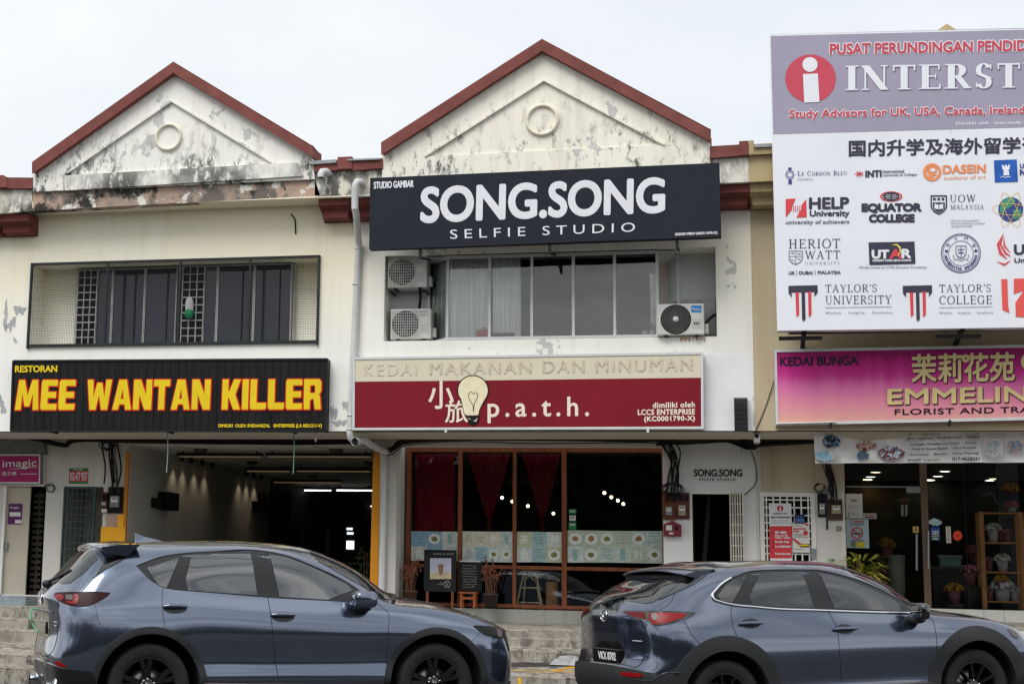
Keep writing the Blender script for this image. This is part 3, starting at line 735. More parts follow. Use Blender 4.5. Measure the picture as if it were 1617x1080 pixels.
mb = MB(); mb.ball(p+Vector((0, 0, 0.04)), 0.07, 0.05, 0.16, e=0.8); setp(mb.build('plastic_bag', mat('white_bag', (214, 216, 214), 0.4, 0.1)), 'white and green plastic bag hanging in the caged upper window', 'plastic bag')
bg_ = bpy.data.objects['plastic_bag']; MB().ball(p+Vector((0, -0.012, -0.08)), 0.074, 0.055, 0.08, e=0.8).build('bag_print', mat('green_bag', (20, 140, 90), 0.4, 0.1), bg_)
# rough details on the upper wall
def rod(name, pts, r, m, par=None, n=6): return MB().tube(pts, r, n).build(name, m, par)
a = at(462, 341, -0.04); setp(rod('cable_stub', [at(459, 338, -0.1), at(465, 345, -0.06), at(466.5, 351, -0.01), at(467, 370, -0.008)], 0.012, M_cable), 'short cut cable end poking out of the wall above the caged window', 'cable')

# ------------------------------------------------------------------ upper bay window of the middle house
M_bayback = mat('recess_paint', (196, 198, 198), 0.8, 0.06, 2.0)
a, b, c, d = WM
mb = MB(); mb.box(a+0.002, b-0.002, DEEP-0.012, DEEP-0.002, c+0.002, d-0.002); mb.build('recess_back', M_bayback, H_M)
Yb = 0.06
X = lambda px, Y=Yb: at(px, 465, Y).x
zb0, zb1 = at(870, 536, Yb).z+0.01, d-0.02
xl0, xl1, xr1, xr0 = X(678, DEEP), X(707), X(1037), X(1071, DEEP)
mul = [707, 773.5, 840, 905.5, 970.7, 1038]
bay = H_M
mb = MB()
for px in mul: x = X(px); mb.box(x-0.022, x+0.022, Yb-0.03, Yb+0.03, zb0, zb1)
mb.box(xl1, xr1, Yb-0.028, Yb+0.028, zb0, zb0+0.04); mb.box(xl1, xr1, Yb-0.028, Yb+0.028, zb1-0.05, zb1)
for (xa_, ya_, xb_, yb_) in ((xl0, DEEP-0.02, xl1, Yb), (xr0, DEEP-0.02, xr1, Yb)):
    for z in (zb0+0.02, zb1-0.025): mb.beam((xa_, ya_, z), (xb_, yb_, z), 0.045)
    mb.beam((xa_, ya_, zb0), (xa_, ya_, zb1), 0.05)
bayw = mb.build('bay_window', M_metalw, H_M, 0.004)
for i in range(5): bx('pane', M_glassd, bayw, X(mul[i])+0.02, X(mul[i+1])-0.02, Yb-0.003, Yb+0.003, zb0+0.035, zb1-0.045)
for (xa_, ya_, xb_, yb_) in ((xl0, DEEP-0.02, xl1, Yb), (xr0, DEEP-0.02, xr1, Yb)):
    mb = MB(); mb.add([(xa_, ya_, zb0+0.03), (xb_, yb_, zb0+0.03), (xb_, yb_, zb1-0.04), (xa_, ya_, zb1-0.04)], [(0, 1, 2, 3)]); mb.build('pane', M_glassd, bayw)
for px in (840, 905.5, 970.7):
    x = X(px); bx('window_latch', M_metalw, bayw, x-0.01, x+0.012, Yb-0.045, Yb-0.03, zb0+0.66, zb0+0.74)
# the bay opens into the room: dark box behind the panes, in front of the recess wall
xb0, xb1 = X(707)+0.03, X(1037)-0.03
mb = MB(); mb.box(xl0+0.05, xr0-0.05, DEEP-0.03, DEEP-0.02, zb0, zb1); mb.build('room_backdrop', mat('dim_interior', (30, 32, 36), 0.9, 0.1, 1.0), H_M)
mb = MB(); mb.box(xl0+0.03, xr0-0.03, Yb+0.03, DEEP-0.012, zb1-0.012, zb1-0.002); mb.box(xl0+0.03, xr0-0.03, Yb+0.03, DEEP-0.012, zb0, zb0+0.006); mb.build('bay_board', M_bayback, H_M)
def curtain(name, label, x0, x1, Y, z0, z1, m, folds=9, amp=0.035, group=None, slim=0.0, y1=None):
    n = folds*8; mb = MB(); v = []; y1 = Y if y1 is None else y1
    for j in range(9):
        t = j/8.0
        for i in range(n+1):
            u = i/n; x = x0+(x1-x0)*u+0.012*math.sin(u*31+t*2); y = Y+(y1-Y)*u+amp*math.sin(u*folds*2*math.pi+0.6*math.sin(u*9))*(0.6+0.4*t)
            v.append((x, y, z1+(z0-z1)*t))
    mb.add(v, [(j*(n+1)+i, j*(n+1)+i+1, (j+1)*(n+1)+i+1, (j+1)*(n+1)+i) for j in range(8) for i in range(n)], True)
    o = mb.build(name, m); return setp(o, label, 'curtain', group)
M_curt = mat('grey_white_curtain', (240, 240, 236), 0.9, 0.07, 3.0, stretch=(8, 1, 0.4))
M_curtg = mat('green_grey_curtain', (196, 202, 194), 0.9, 0.12, 3.0, stretch=(10, 1, 0.4))
curtain('curtain', 'pale full curtain filling the leftmost front panes of the studio bay window', X(709, 0.13), X(775, 0.13), 0.12, zb0+0.02, zb1-0.02, M_curt, 8, 0.03, 'curtains in the studio bay window')
curtain('curtain', 'pale curtain half drawn across the second front pane of the studio bay window', X(777, 0.13), X(822, 0.13), 0.12, zb0+0.02, zb1-0.02, M_curt, 6, 0.03, 'curtains in the studio bay window')
curtain('curtain', 'grey green curtain behind the slanted left side pane of the studio bay', xl0+0.05, xl1+0.02, DEEP-0.06, zb0+0.02, zb1-0.03, M_curtg, 5, 0.02, 'curtains in the studio bay window', y1=0.17)
curtain('curtain', 'grey green curtain behind the slanted right side pane of the studio bay', xr1-0.02, xr0-0.05, 0.17, zb0+0.02, zb1-0.03, M_curtg, 5, 0.02, 'curtains in the studio bay window', y1=DEEP-0.06)
curtain('curtain', 'thin white sheer gathered at the right end of the studio bay front panes', X(1026, 0.2), X(1036, 0.2), 0.2, zb0+0.02, zb0+1.0, M_curt, 2, 0.015, 'curtains in the studio bay window')
a, b, c, d = rc(753, 518.5, 777, 532.5, 0.13)
t = thing('red_case', 'red plastic case standing on the sill of the studio bay window', 'case', ((a+b)/2, 0.13, c)); bx('case_body', mat('red_plastic', (196, 30, 36), 0.4, 0.05), t, a, b, 0.068, 0.088, c, d-0.03, 0.012)
MB().tube([((a*.6+b*.4), 0.078, d-0.03), ((a*.6+b*.4), 0.078, d), ((a*.35+b*.65), 0.078, d), ((a*.35+b*.65), 0.078, d-0.03)], 0.008, 6).build('handle', mat('red_plastic', (196, 30, 36)), t)
a, b, c, d = rc(779, 526.5, 813, 532, 0.13); setp(bx('storage_box', mat('dark_box', (46, 48, 52), 0.5), None, a, b, 0.068, 0.088, c, d, 0.006), 'flat dark box lying on the sill of the studio bay window', 'box')
for px, py, lb in ((1018, 527, 'small white pot on the bay sill'), (1029, 524.5, 'small potted plant on the bay sill by the outdoor unit')):
    p = at(px, py, 0.14); t = thing('flower_pot', lb, 'pot', (p.x, 0.14, zb0+0.045)); MB().lathe([(0.0, 0), (0.035, 0), (0.045, 0.06), (0.04, 0.06), (0, 0.05)], (p.x, 0.14, zb0+0.045), 14).build('pot', M_white, t)
    if px > 1020:
        mb = MB()
        for k in range(40):
            q = Vector((p.x+random.gauss(0, 0.03), 0.14+random.gauss(0, 0.02), zb0+0.12+random.uniform(0, 0.1))); mb.add([q, q+Vector((0.02, 0, 0.012)), q+Vector((0.012, 0.01, 0.03))], [(0, 1, 2)])
        mb.build('foliage', mat('dry_green', (120, 124, 86), 0.8), t)

# outdoor air-conditioner units
M_ac = mat('ac_casing', (206, 205, 200), 0.5, 0.06, 4.0)
M_acr = mat('ac_recess', (58, 66, 66), 0.6, 0.3, 9.0)
def ac_unit(label, px0, py0, px1, py1, Y, dep, style, brand):
    a, b, c, d = rc(px0, py0, px1, py1, Y); W, H = b-a, d-c
    t = thing('outdoor_unit', label, 'air conditioner', ((a+b)/2, Y, c), 'outdoor air conditioner units of the studio')
    body = bx('casing', M_ac, t, a, b, Y, Y+dep, c+0.02, d, 0.018)
    for x in (a+0.1, b-0.14): bx('foot', M_blackmetal, t, x, x+0.05, Y-0.01, Y+dep, c, c+0.02)
    fc = Vector((a+W*(0.40 if style == 'round' else 0.37), Y-0.002, c+0.02+(H-0.02)*0.5)); fr = min(H*0.43, W*0.31)
    MB().lathe([(0.0, -0.001), (fr, -0.001), (fr*1.03, -0.008), (fr*1.06, 0.0)], tuple(fc), 40, 'y').build('fan_opening', M_acr if style != 'round' else mat('black_grille', (40, 40, 41), 0.5), t)
    if style == 'round':
        mb = MB()
        for k in range(1, 9):
            r = fr*k/8.6; mb.lathe([(r-0.0022, -0.016), (r+0.0022, -0.016), (r+0.0022, -0.012), (r-0.0022, -0.012), (r-0.0022, -0.016)], tuple(fc), 40, 'y')
        for k in range(24):
            g = 2*math.pi*k/24; mb.beam(fc+Vector((fr*0.2*math.cos(g), -0.013, fr*0.2*math.sin(g))), fc+Vector((fr*math.cos(g+0.3), -0.013, fr*math.sin(g+0.3))), 0.003)
        mb.build('fan_guard', mat('grey_guard', (120, 120, 118), 0.5), t)
        MB().lathe([(0, -0.02), (fr*0.2, -0.02), (fr*0.2, -0.01)], tuple(fc), 24, 'y').build('guard_badge', M_ac, t)
    else:
        mb = MB(); g0, g1 = fc.x-fr*1.05, fc.x+fr*1.05; h0, h1 = c+0.05, d-0.03
        for k in range(13): x = g0+(g1-g0)*k/12; mb.box(x-0.003, x+0.003, Y-0.022, Y-0.016, h0, h1)
        for k in range(11): z = h0+(h1-h0)*k/10; mb.box(g0, g1, Y-0.021, Y-0.015, z-0.003, z+0.003)
        mb.build('fan_guard', M_ac, t)
        mb = MB()
        for k in range(3):
            g = 2*math.pi*k/3+0.4; u = Vector((math.cos(g), 0, math.sin(g))); v = Vector((-u.z, 0, u.x)); q = fc+Vector((0, -0.004, 0))
            mb.add([q+u*0.03-v*0.02, q+u*fr*0.9-v*0.07, q+u*fr*0.95+v*0.06, q+u*0.03+v*0.03], [(0, 1, 2, 3)])
        mb.build('fan_blades', mat('blade_grey', (88, 92, 92), 0.5), t)
    xr_ = a+W*0.74
    for k in range(5): bx('casing_groove', mat('groove_grey', (150, 149, 146), 0.6), t, xr_, b-0.03, Y-0.003, Y-0.0005, c+0.12+k*0.03, c+0.124+k*0.03)
    mb = MB(); mb.box(b, b+0.06, Y+dep*0.4, Y+dep*0.85, c+0.06, c+H*0.42); mb.build('valve_cover', M_ac, t, 0.012)
    if brand == 'M':
        shape('badge', [pr(1091.5, 482.6, 1107.5, 493)], Y-0.004, mat('blue_badge', (24, 122, 196), 0.4, 0), t)
        text('lettering', 'Midea', quadpx(1093.5, 485.5, 1106, 490.5), Y-0.007, M_whitep, t)
        text('lettering', 'R32', quadpx(1096, 508.8, 1104, 512.4), Y-0.004, M_black, t, 0.15)
    else:
        y = py0+3.5; text('lettering', 'DAIKIN', quadpx(px1-16.5, y, px1-7, y+2.3), Y-0.004, mat('teal_print', (40, 130, 160), 0.5, 0), t)
        text('lettering', 'Inverter', quadpx(px1-16, y+4.6, px1-8, y+7.2), Y-0.004, mat('green_print', (30, 120, 70), 0.5, 0), t)
    return t
ac_unit('upper of the two square-grilled outdoor units at the left of the bay window', 611.5, 404.5, 674, 456.5, 0.10, 0.28, 'grid', 'D')
ac_unit('lower of the two square-grilled outdoor units, standing on the sill left of the bay', 616.5, 487.5, 680.5, 537.5, 0.10, 0.28, 'grid', 'D')
ac_unit('rusty outdoor unit with a round black fan grille at the right of the bay window', 1037.5, 479.5, 1112, 531, -0.10, 0.34, 'round', 'M')
a, b, c, d = rc(612, 457, 676, 460, 0.12); t = thing('wall_bracket', 'steel bracket carrying the upper square-grilled outdoor unit', 'bracket', ((a+b)/2, 0.3, c)); 
for x in (a+0.05, b-0.05): MB().beam((x, 0.08, c+0.0), (x, DEEP, c+0.0), 0.03).build('arm', M_blackmetal, t)
setp(rod('refrigerant_pipe', [at(663, 458, 0.35), at(664, 470, 0.4), at(663, 480, 0.42), at(662, 489, 0.35)], 0.022, M_cable), 'black insulated pipe between the two left outdoor units', 'pipe')
setp(rod('refrigerant_pipe', [at(1113, 512, 0.1), at(1119, 505, 0.12), at(1127, 498, 0.15), at(1136, 496, 0.35)], 0.022, M_cable), 'black insulated pipe rising from the right outdoor unit into the wall', 'pipe')
a, b, c, d = rc(1078, 473, 1130, 529, DEEP-0.05); setp(bx('duct_cover', mat('dull_grey_panel', (168, 168, 166), 0.7, 0.15, 6), None, a, b, DEEP-0.06, DEEP-0.02, c, d, 0.01), 'grey boxed-in panel on the recess wall behind the right outdoor unit', 'panel')
# rust run under the unit is paint damage on the sill
M_rust = mat('rust_stain', (190, 132, 74), 0.9, 0.25, 14.0, stretch=(3, 1, 0.4))
mb = MB()
for k in range(26):
    x = random.uniform(1072, 1112); y0 = 533.5-(x-1072)*0.02; h = random.uniform(2, 8.5); w_ = random.uniform(0.5, 1.6)
    flat(mb, [(x, y0), (x+w_*.3, y0+h), (x+w_, y0+h*.7), (x+w_, y0)], -0.002-0.0001*k)
fix(mb.build('rust_run', M_rust, H_M))

# ------------------------------------------------------------------ rain-water pipes
t = thing('drainpipe', 'white pvc drainpipe running down the party wall and away to the pillar under the walkway', 'drainpipe', (at(560, 500, -0.06).x, -0.06, 0))
r = 0.055
MB().tube([at(572, 291.5, -0.47), at(570, 287.5, -0.56), at(564, 287, -0.62), at(561, 292, -0.64), at(560.6, 300, -0.63), at(560.5, 331, -0.62)], r, 14).build('upper_pipe', M_pvc, t)
MB().tube([at(560.5, 329, -0.62), at(562.5, 338, -0.56), at(566.5, 384, -0.12)], r, 14).build('offset_pipe', M_pvc, t)
MB().tube([at(566.3, 378, -0.14), at(566, 395, -0.075), at(559.5, 540, -0.075), at(555, 640, -0.075), at(552.8, 683, -0.075), at(553.5, 691, -0.06), at(558, 696, 0.0), at(566, 697, 0.1)], r, 14).build('down_pipe', M_pvc, t)
for px, py in ((566, 393), (562.6, 449), (554.3, 656), (553.2, 678)):
    q = at(px, py, -0.075); MB().lathe([(r+0.002, -0.012), (r+0.008, -0.012), (r+0.008, 0.012), (r+0.002, 0.012)], tuple(q), 16).build('pipe_collar', M_pvc, t)
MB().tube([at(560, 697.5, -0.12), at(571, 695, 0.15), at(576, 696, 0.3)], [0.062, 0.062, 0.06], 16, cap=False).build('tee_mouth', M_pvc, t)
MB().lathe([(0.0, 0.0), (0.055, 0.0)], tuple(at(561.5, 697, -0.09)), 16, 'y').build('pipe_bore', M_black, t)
MB().tube([at(570, 694, 0.12), at(578, 697, 0.3), at(596, 708, 1.0), at(610.5, 713.5, YS-0.1)], r, 14).build('sloping_pipe', M_pvc, t)
MB().tube([at(603.5, 712, YS-0.08), at(605.5, 716, YS-0.07), at(606, 730, YS-0.07), at(605, 820, YS-0.07), at(602, 965, YS-0.07)], 0.058, 14).build('pillar_pipe', M_pvc, t)
t = thing('overflow_spout', 'short white pvc elbow spout sticking out of the parapet beside the stained gable', 'pipe', tuple(at(513, 274, -0.55)))
MB().tube([at(520.5, 274, -0.5), at(514, 271, -0.62), at(508.5, 271.5, -0.68), at(506.8, 275, -0.7), at(506.8, 280.5, -0.7)], 0.055, 14, cap=True).build('elbow', M_pvc, t)
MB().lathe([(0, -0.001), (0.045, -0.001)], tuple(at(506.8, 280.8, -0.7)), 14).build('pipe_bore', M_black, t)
# black rolled awning cassette on the party wall
a, b, c, d = rc(1159.5, 628, 1180.5, 681, -0.02)
t = thing('awning_cassette', 'narrow black curved awning end fixed to the white wall between the cafe and florist signs', 'awning', ((a+b)/2, -0.1, c))
mb = MB(); pf = [(-0.004, d-0.02), (-0.06, d), (-0.14, d-0.03), (-0.19, d-0.1), (-0.20, c-0.02), (-0.004, c+0.03)]
n = len(pf); mb.add([(a, y, z) for y, z in pf]+[(b, y, z) for y, z in pf], [tuple(range(n-1, -1, -1)), tuple(range(n, 2*n))]+[(i, i+n, (i+1) % n+n, (i+1) % n) for i in range(n)])
mb.build('hood', mat('black_gloss_hood', (26, 26, 28), 0.18, 0.15, 4.0), t, 0.006)
for k in range(5): bx('rib', mat('black_gloss_hood', (26, 26, 28)), t, a+0.01, b-0.01, -0.206, -0.19, c+0.02+k*0.07, c+0.028+k*0.07)
a, b, c, d = rc(1190, 684, 1200, 699, 0.3)
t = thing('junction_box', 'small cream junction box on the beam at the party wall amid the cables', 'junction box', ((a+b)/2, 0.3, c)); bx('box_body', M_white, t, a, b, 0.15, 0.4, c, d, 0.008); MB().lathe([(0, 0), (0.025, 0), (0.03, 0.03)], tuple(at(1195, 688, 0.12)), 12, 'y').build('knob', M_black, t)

# ------------------------------------------------------------------ cables slung along the walkway beam
def cable(mb, pts, r, n=26, wob=0.0):
    P = [Vector(p) for p in pts]; out_ = []
    for i in range(len(P)-1):
        p0 = P[max(i-1, 0)]; p1 = P[i]; p2 = P[i+1]; p3 = P[min(i+2, len(P)-1)]
        for k in range(n):
            t_ = k/n; out_.append(0.5*((2*p1)+(p2-p0)*t_+(2*p0-5*p1+4*p2-p3)*t_*t_+(3*p1-p0-3*p2+p3)*t_**3)+Vector((0, 0, random.uniform(-wob, wob))))
    out_.append(P[-1]); return mb.tube(out_, r, 6)
def bundle(label, ways, nc, r, spread, Y):
    a = at(ways[0][0], ways[0][1], Y); t = thing('cable_bundle', label, 'cables', tuple(a))
    for k in range(nc):
        oy = random.uniform(-spread, spread); oz = random.uniform(-spread, spread)*0.9; ox = random.uniform(-spread, spread)
        pts = [at(x+random.uniform(-2, 2), y+random.uniform(-0.5, 0.5), Y)+Vector((ox*(0.4+random.random()), oy, oz*(0.5+random.random()))) for x, y in ways]
        cable(MB(), pts, r*random.uniform(0.55, 1.25), 6, 0.002).build('cable', M_cable, t)
    return t
YC = YS-0.05
bundle('thick black cables slung along the beam over the noodle shop opening', [(-30, 693), (40, 690), (100, 703), (120, 694), (200, 694), (330, 696), (470, 698), (560, 697), (588, 700)], 11, 0.017, 0.05, YC-0.1)
bundle('black cables sagging past the pillar and along the beam over the cafe glass', [(588, 705), (600, 712), (614, 713), (625, 707), (640, 699), (720, 694), (850, 695), (1000, 696), (1050, 696)], 10, 0.016, 0.05, YC-0.1)
bundle('tangled black cables along the wall above the studio doorway', [(1040, 696), (1100, 694), (1150, 692), (1175, 697), (1190, 703), (1205, 696), (1250, 693), (1300, 691)], 13, 0.016, 0.065, YC-0.1)
bundle('black cables dropping to the electricity meters beside the cafe glass', [(1052, 697), (1058, 712), (1066, 730), (1064, 760), (1062, 782)], 12, 0.012, 0.12, YC-0.06)
bundle('black cables dropping to the meters beside the florist glass', [(1302, 722), (1308, 745), (1314, 765), (1311, 785)], 9, 0.012, 0.10, YC-0.06)
bundle('black cables dropping to the meters on the yellow-footed pier', [(172, 697), (173, 715), (176, 745), (177, 770)], 8, 0.012, 0.12, YC-0.06)
def loops(label, cx, cy, rx, ry, n, r, Y, ang=360):
    t = thing('cable_coil', label, 'cables', tuple(at(cx, cy, Y)))
    for k in range(n):
        a0 = random.uniform(0, 360); q = random.uniform(0.7, 1.1); jx, jy = random.uniform(-2, 2), random.uniform(-1.5, 1.5)
        cable(MB(), [at(cx+jx+rx*q*math.cos(R(a0+ang*i/8)), cy+jy+ry*q*math.sin(R(a0+ang*i/8)), Y-0.02*random.random()) for i in range(9)], r, 5).build('cable_loop', M_cable, t)
loops('coil of thin black wire hung on the pillar beside the salon sign', 80, 771, 7, 6, 3, 0.006, YS-0.05)
loops('tangle of black wire loops over the meters on the yellow-footed pier', 170, 704, 12, 7, 6, 0.007, YC-0.08, 300)
loops('tangle of black wire loops over the wooden meter board by the studio door', 1062, 772, 16, 8, 7, 0.006, YC-0.06, 300)
loops('loops of black wire above the florist meters', 1293, 770, 9, 7, 3, 0.007, YC-0.06, 300)
loops('curl of thin cable hanging under the awning end', 1163, 706, 10, 14, 1, 0.005, YC-0.1, 160)
setp(cable(MB(), [at(1183, 702, YC-0.08), at(1190, 722, YC-0.02), at(1195, 745, YC), at(1192, 765, YC), at(1176, 781, YC)], 0.012, 8).build('loose_cable', mat('grey_cable', (110, 108, 104), 0.6)), 'grey loose cable curving down beside the studio doorway lettering', 'cable')
setp(cable(MB(), [at(1222, 602, -0.03), at(1208, 645, -0.01), at(1192, 683, -0.02)], 0.006, 8).build('thin_wire', M_cable), 'thin black wire slanting across the tan wall left of the florist sign', 'wire')
setp(cable(MB(), [at(464, 682, 0.1), at(464.5, 710, 0.1), at(463, 748, 0.1)], 0.008, 6).build('string', mat('green_string', (110, 150, 138), 0.7)), 'pale green string with a knot hanging in front of the noodle shop opening', 'string')
setp(cable(MB(), [at(498.2, 682, 0.1), at(498.5, 697, 0.1)], 0.016, 3).build('pipe_stub', M_white), 'short white pipe stub under the noodle sign', 'pipe')
setp(cable(MB(), [at(264.5, 684, 0.1), at(265, 715, 0.1), at(263, 746, 0.1)], 0.009, 6).build('string', mat('pale_string', (150, 158, 156), 0.7)), 'pale grey string hanging at the left of the noodle shop opening', 'string')
# ------------------------------------------------------------------ signs
def signbox(name, label, corners, Y, dep, face_m, frame_m=None, fw=0, brackets=(), group='shop signs'):
    """corners in the photo: tl, tr, br, bl of the front face"""
    p = [at(x, y, Y) for x, y in corners]
    t = thing(name, label, 'sign', (sum(q.x for q in p)/4, Y, min(q.z for q in p)), group)
    o = [(q.x, q.z) for q in p]
    MB().prism([o[0], o[3], o[2], o[1]], Y+0.012 if frame_m else Y, Y+dep).build('panel', face_m, t, 0 if frame_m else 0.006)
    if frame_m:
        cx_ = sum(a for a, b in o)/4; cz_ = sum(b for a, b in o)/4
        i = [(a+math.copysign(fw, cx_-a), b+math.copysign(fw, cz_-b)) for a, b in o]
        MB().prism([o[0], o[3], o[2], o[1]], Y, Y+dep+0.004, [[i[0], i[3], i[2], i[1]]]).build('frame', frame_m, t, 0.006)
    return t
# ---- noodle shop
YM = -0.16
M_ms = mat('black_corrugated_sheet', (30, 30, 31), 0.45, 0.25, 3.0, stretch=(2, 1, 0.3), spec=0.15)
sg = signbox('shop_sign', 'long black ribbed sign with fat yellow and red letters over the noodle shop', [(21, 570), (517.3, 567), (514.8, 681), (17.2, 680)], YM, 0.14, M_ms)
mb = MB(); Yr = YM-0.006
for k in range(40):
    x0 = 21+(496)*k/40; q0, q1 = at(x0, 571.5, YM), at(x0-3.2, 679, YM)
    mb.beam((q0.x, YM-0.003, q0.z), (q1.x, YM-0.003, q1.z), 0.014, 0.012)
mb.build('sheet_rib', M_ms, sg)
mb = MB()
for a_, b_ in (((21, 570), (517.3, 567)), ((517.3, 567), (514.8, 681)), ((514.8, 681), (17.2, 680)), ((17.2, 680), (21, 570))): mb.beam(at(*a_, YM-0.004), at(*b_, YM-0.004), 0.03)
mb.build('frame', M_blackmetal, sg)
for px in (83, 267, 463): q = at(px, 682, YM+0.1); MB().beam(q+Vector((0, -0.08, 0)), q+Vector((0, 0.2, 0)), 0.03).build('bracket', M_blackmetal, sg)
YT = YM-0.014
text('lettering', 'RESTORAN', ((24.2, 577.8), (90, 577.2), (89.8, 587), (24, 587.6)), YT, M_yellow, sg, 0.55)
def L_(ch):
    B = 0.34; h = 0.21
    if ch == 'M': return 1.25, [[(0, 0), (0.30, 0), (0.34, 0.55), (0.5, 0.12), (0.75, 0.12), (0.91, 0.55), (0.95, 0), (1.25, 0), (1.13, 1), (0.83, 1), (0.625, 0.48), (0.42, 1), (0.12, 1)]], []
    if ch == 'E': return 0.86, [[(0.06, 0), (0.84, 0), (0.86, 0.05), (0.86, 0.2), (0.36, 0.2), (0.36, 0.4), (0.8, 0.4), (0.8, 0.6), (0.36, 0.6), (0.36, 0.8), (0.86, 0.8), (0.86, 0.95), (0.82, 1), (0.06, 1), (0, 0.92), (0, 0.08)]], []
    if ch == 'W': return 1.3, [[(0.18, 0), (0.5, 0), (0.65, 0.5), (0.8, 0), (1.12, 0), (1.3, 1), (1.0, 1), (0.94, 0.42), (0.78, 0.9), (0.52, 0.9), (0.36, 0.42), (0.3, 1), (0, 1)]], []
    if ch == 'A': return 1.0, [[(0, 0), (0.3, 0), (0.36, 0.18), (0.64, 0.18), (0.70, 0), (1.0, 0), (0.70, 1), (0.30, 1)]], [[(0.42, 0.36), (0.5, 0.7), (0.58, 0.36)]]
    if ch == 'N': return 0.98, [[(0, 0), (0.31, 0), (0.31, 0.5), (0.62, 0), (0.98, 0), (0.98, 1), (0.67, 1), (0.67, 0.5), (0.36, 1), (0, 1)]], []
    if ch == 'T': return 0.86, [[(0.27, 0), (0.59, 0), (0.59, 0.78), (0.86, 0.78), (0.86, 1), (0, 1), (0, 0.78), (0.27, 0.78)]], []
    if ch == 'K': return 0.98, [[(0, 0), (0.32, 0), (0.32, 0.38), (0.38, 0.38), (0.62, 0), (0.98, 0), (0.70, 0.5), (0.98, 1), (0.62, 1), (0.38, 0.62), (0.32, 0.62), (0.32, 1), (0, 1)]], []
    if ch == 'I': return 0.33, [[(0, 0), (0.33, 0), (0.33, 1), (0, 1)]], []
    if ch == 'L': return 0.86, [[(0.07, 0), (0.8, 0), (0.86, 0.06), (0.86, 0.22), (0.34, 0.22), (0.34, 1), (0, 1), (0, 0.08)]], []
    if ch == 'R': return 0.92, [[(0, 0), (0.32, 0), (0.32, 0.30), (0.52, 0.36), (0.60, 0), (0.92, 0), (0.86, 0.42), (0.80, 0.5), (0.92, 0.6), (0.92, 0.9), (0.82, 1), (0, 1)]], [[(0.32, 0.54), (0.32, 0.8), (0.6, 0.8), (0.6, 0.54)]]
    return 0.44, [], []
def blockword(word, q, Y):
    x = 0; it = []
    for ch in word:
        w_, ps, hs_ = L_(ch)
        for p in ps: it.append(([(x+a, b) for a, b in p], [[(x+a, b) for a, b in hh] for hh in hs_]))
        x += w_+0.10
    x -= 0.10
    U = lambda p: [bil(q, a/x, b) for a, b in p]
    return [(U(p), [U(hh) for hh in hs_]) for p, hs_ in it]
bw = blockword('MEE WANTAN KILLER', ((27, 600), (507.5, 598.6), (506.5, 646.2), (23.5, 647.2)), YT)
M_mred = mat('red_letter_edge', (196, 30, 20), 0.5, 0.05, 3.0)
mb = MB(); j = 0
for (p, hs_) in bw:
    for k in range(10):
        dx, dy = 2.0*math.cos(2*math.pi*k/10)+0.5, 2.0*math.sin(2*math.pi*k/10)+0.3
        flat(mb, [(x+dx, y+dy) for x, y in p], YT-0.0003*(k+1), [[(x+dx, y+dy) for x, y in hh] for hh in hs_])
fix(mb.build('letter_edge', M_mred, sg))
mb = MB()
for (p, hs_) in bw: flat(mb, p, YT-0.006, hs_)
fix(mb.build('lettering', M_yellow, sg))
text('lettering', 'DIMILIKI  OLEH: SHIDANIZAL   ENTERPRISE (LA 0021211-V)', ((345, 669.6), (508, 669.4), (508, 676.2), (345, 675.8)), YT, M_yellow, sg, 0.3)
# ---- selfie studio
YS2 = -0.82
M_ss = mat('charcoal_banner', (38, 41, 49), 0.6, 0.05, 0.8, spec=0.12)
sg = signbox('shop_sign', 'big charcoal sign reading SONG.SONG in white letters across the middle gable', [(585, 282), (1135.4, 258), (1138.2, 374), (583.4, 394)], YS2, 0.12, M_ss)
YT = YS2-0.004
text('lettering', 'STUDIO GAMBAR', ((590.5, 287.8), (653, 285), (653, 295.4), (590.5, 298.2)), YT, M_whitep, sg, 0.45)
text('lettering', 'SONG.SONG', ((667, 297.5), (1048.5, 281.8), (1047.8, 334.5), (665.5, 351)), YT, M_whitep, sg, 2.4, 1.0, 14, 6)
text('lettering', 'S E L F I E   S T U D I O', ((710.5, 363), (1003, 351.5), (1002.5, 366), (711, 377.5)), YT, M_whitep, sg, 0)
text('lettering', '202303178839 (003511876-D)', ((1066, 368.3), (1132.5, 365.6), (1132.5, 370.4), (1066, 373.2)), YT, M_whitep, sg, 0.25)
for px, py in ((664, 392), (868, 384), (1069, 376)):
    q = at(px, py, YS2+0.06); MB().beam(q, q+Vector((0, 0, -0.16)), 0.04).beam(q+Vector((0, 0, -0.15)), q+Vector((0, 0.8, -0.02)), 0.03).build('bracket', M_blackmetal, sg)
# ---- cafe
YP = -0.2
M_beige = mat('faded_beige_vinyl', (214, 206, 182), 0.55, 0.05, 1.2); M_mar = mat('maroon_vinyl', (124, 24, 38), 0.5, 0.07, 1.5, stretch=(1, 1, 0.4), spec=0.15)
sg = signbox('shop_sign', 'maroon and beige cafe sign with a light bulb drawing', [(557, 564.5), (1110.4, 556), (1111.2, 677), (556.2, 679)], YP, 0.16, M_beige, M_metalw, 0.035)
Yp = YP+0.008
shape('maroon_field', [[(558.6, 602.6), (640, 601.8), (700, 601.2), (760, 600.6), (900, 598.8), (1109, 596.3), (1109.6, 674.6), (558, 676.2)]], Yp, M_mar, sg)
Yq = Yp-0.003
gh = mat('ghost_lettering', (214, 205, 182), 0.6, 0.2, 30)
text('lettering', 'KEDAI', ((575, 575.2), (658, 573.8), (658, 592.4), (575, 593.8)), Yq, gh, sg, 0.25, 1.25)
gh2 = mat('glue_stain', (209, 195, 171), 0.7, 0.35, 40)
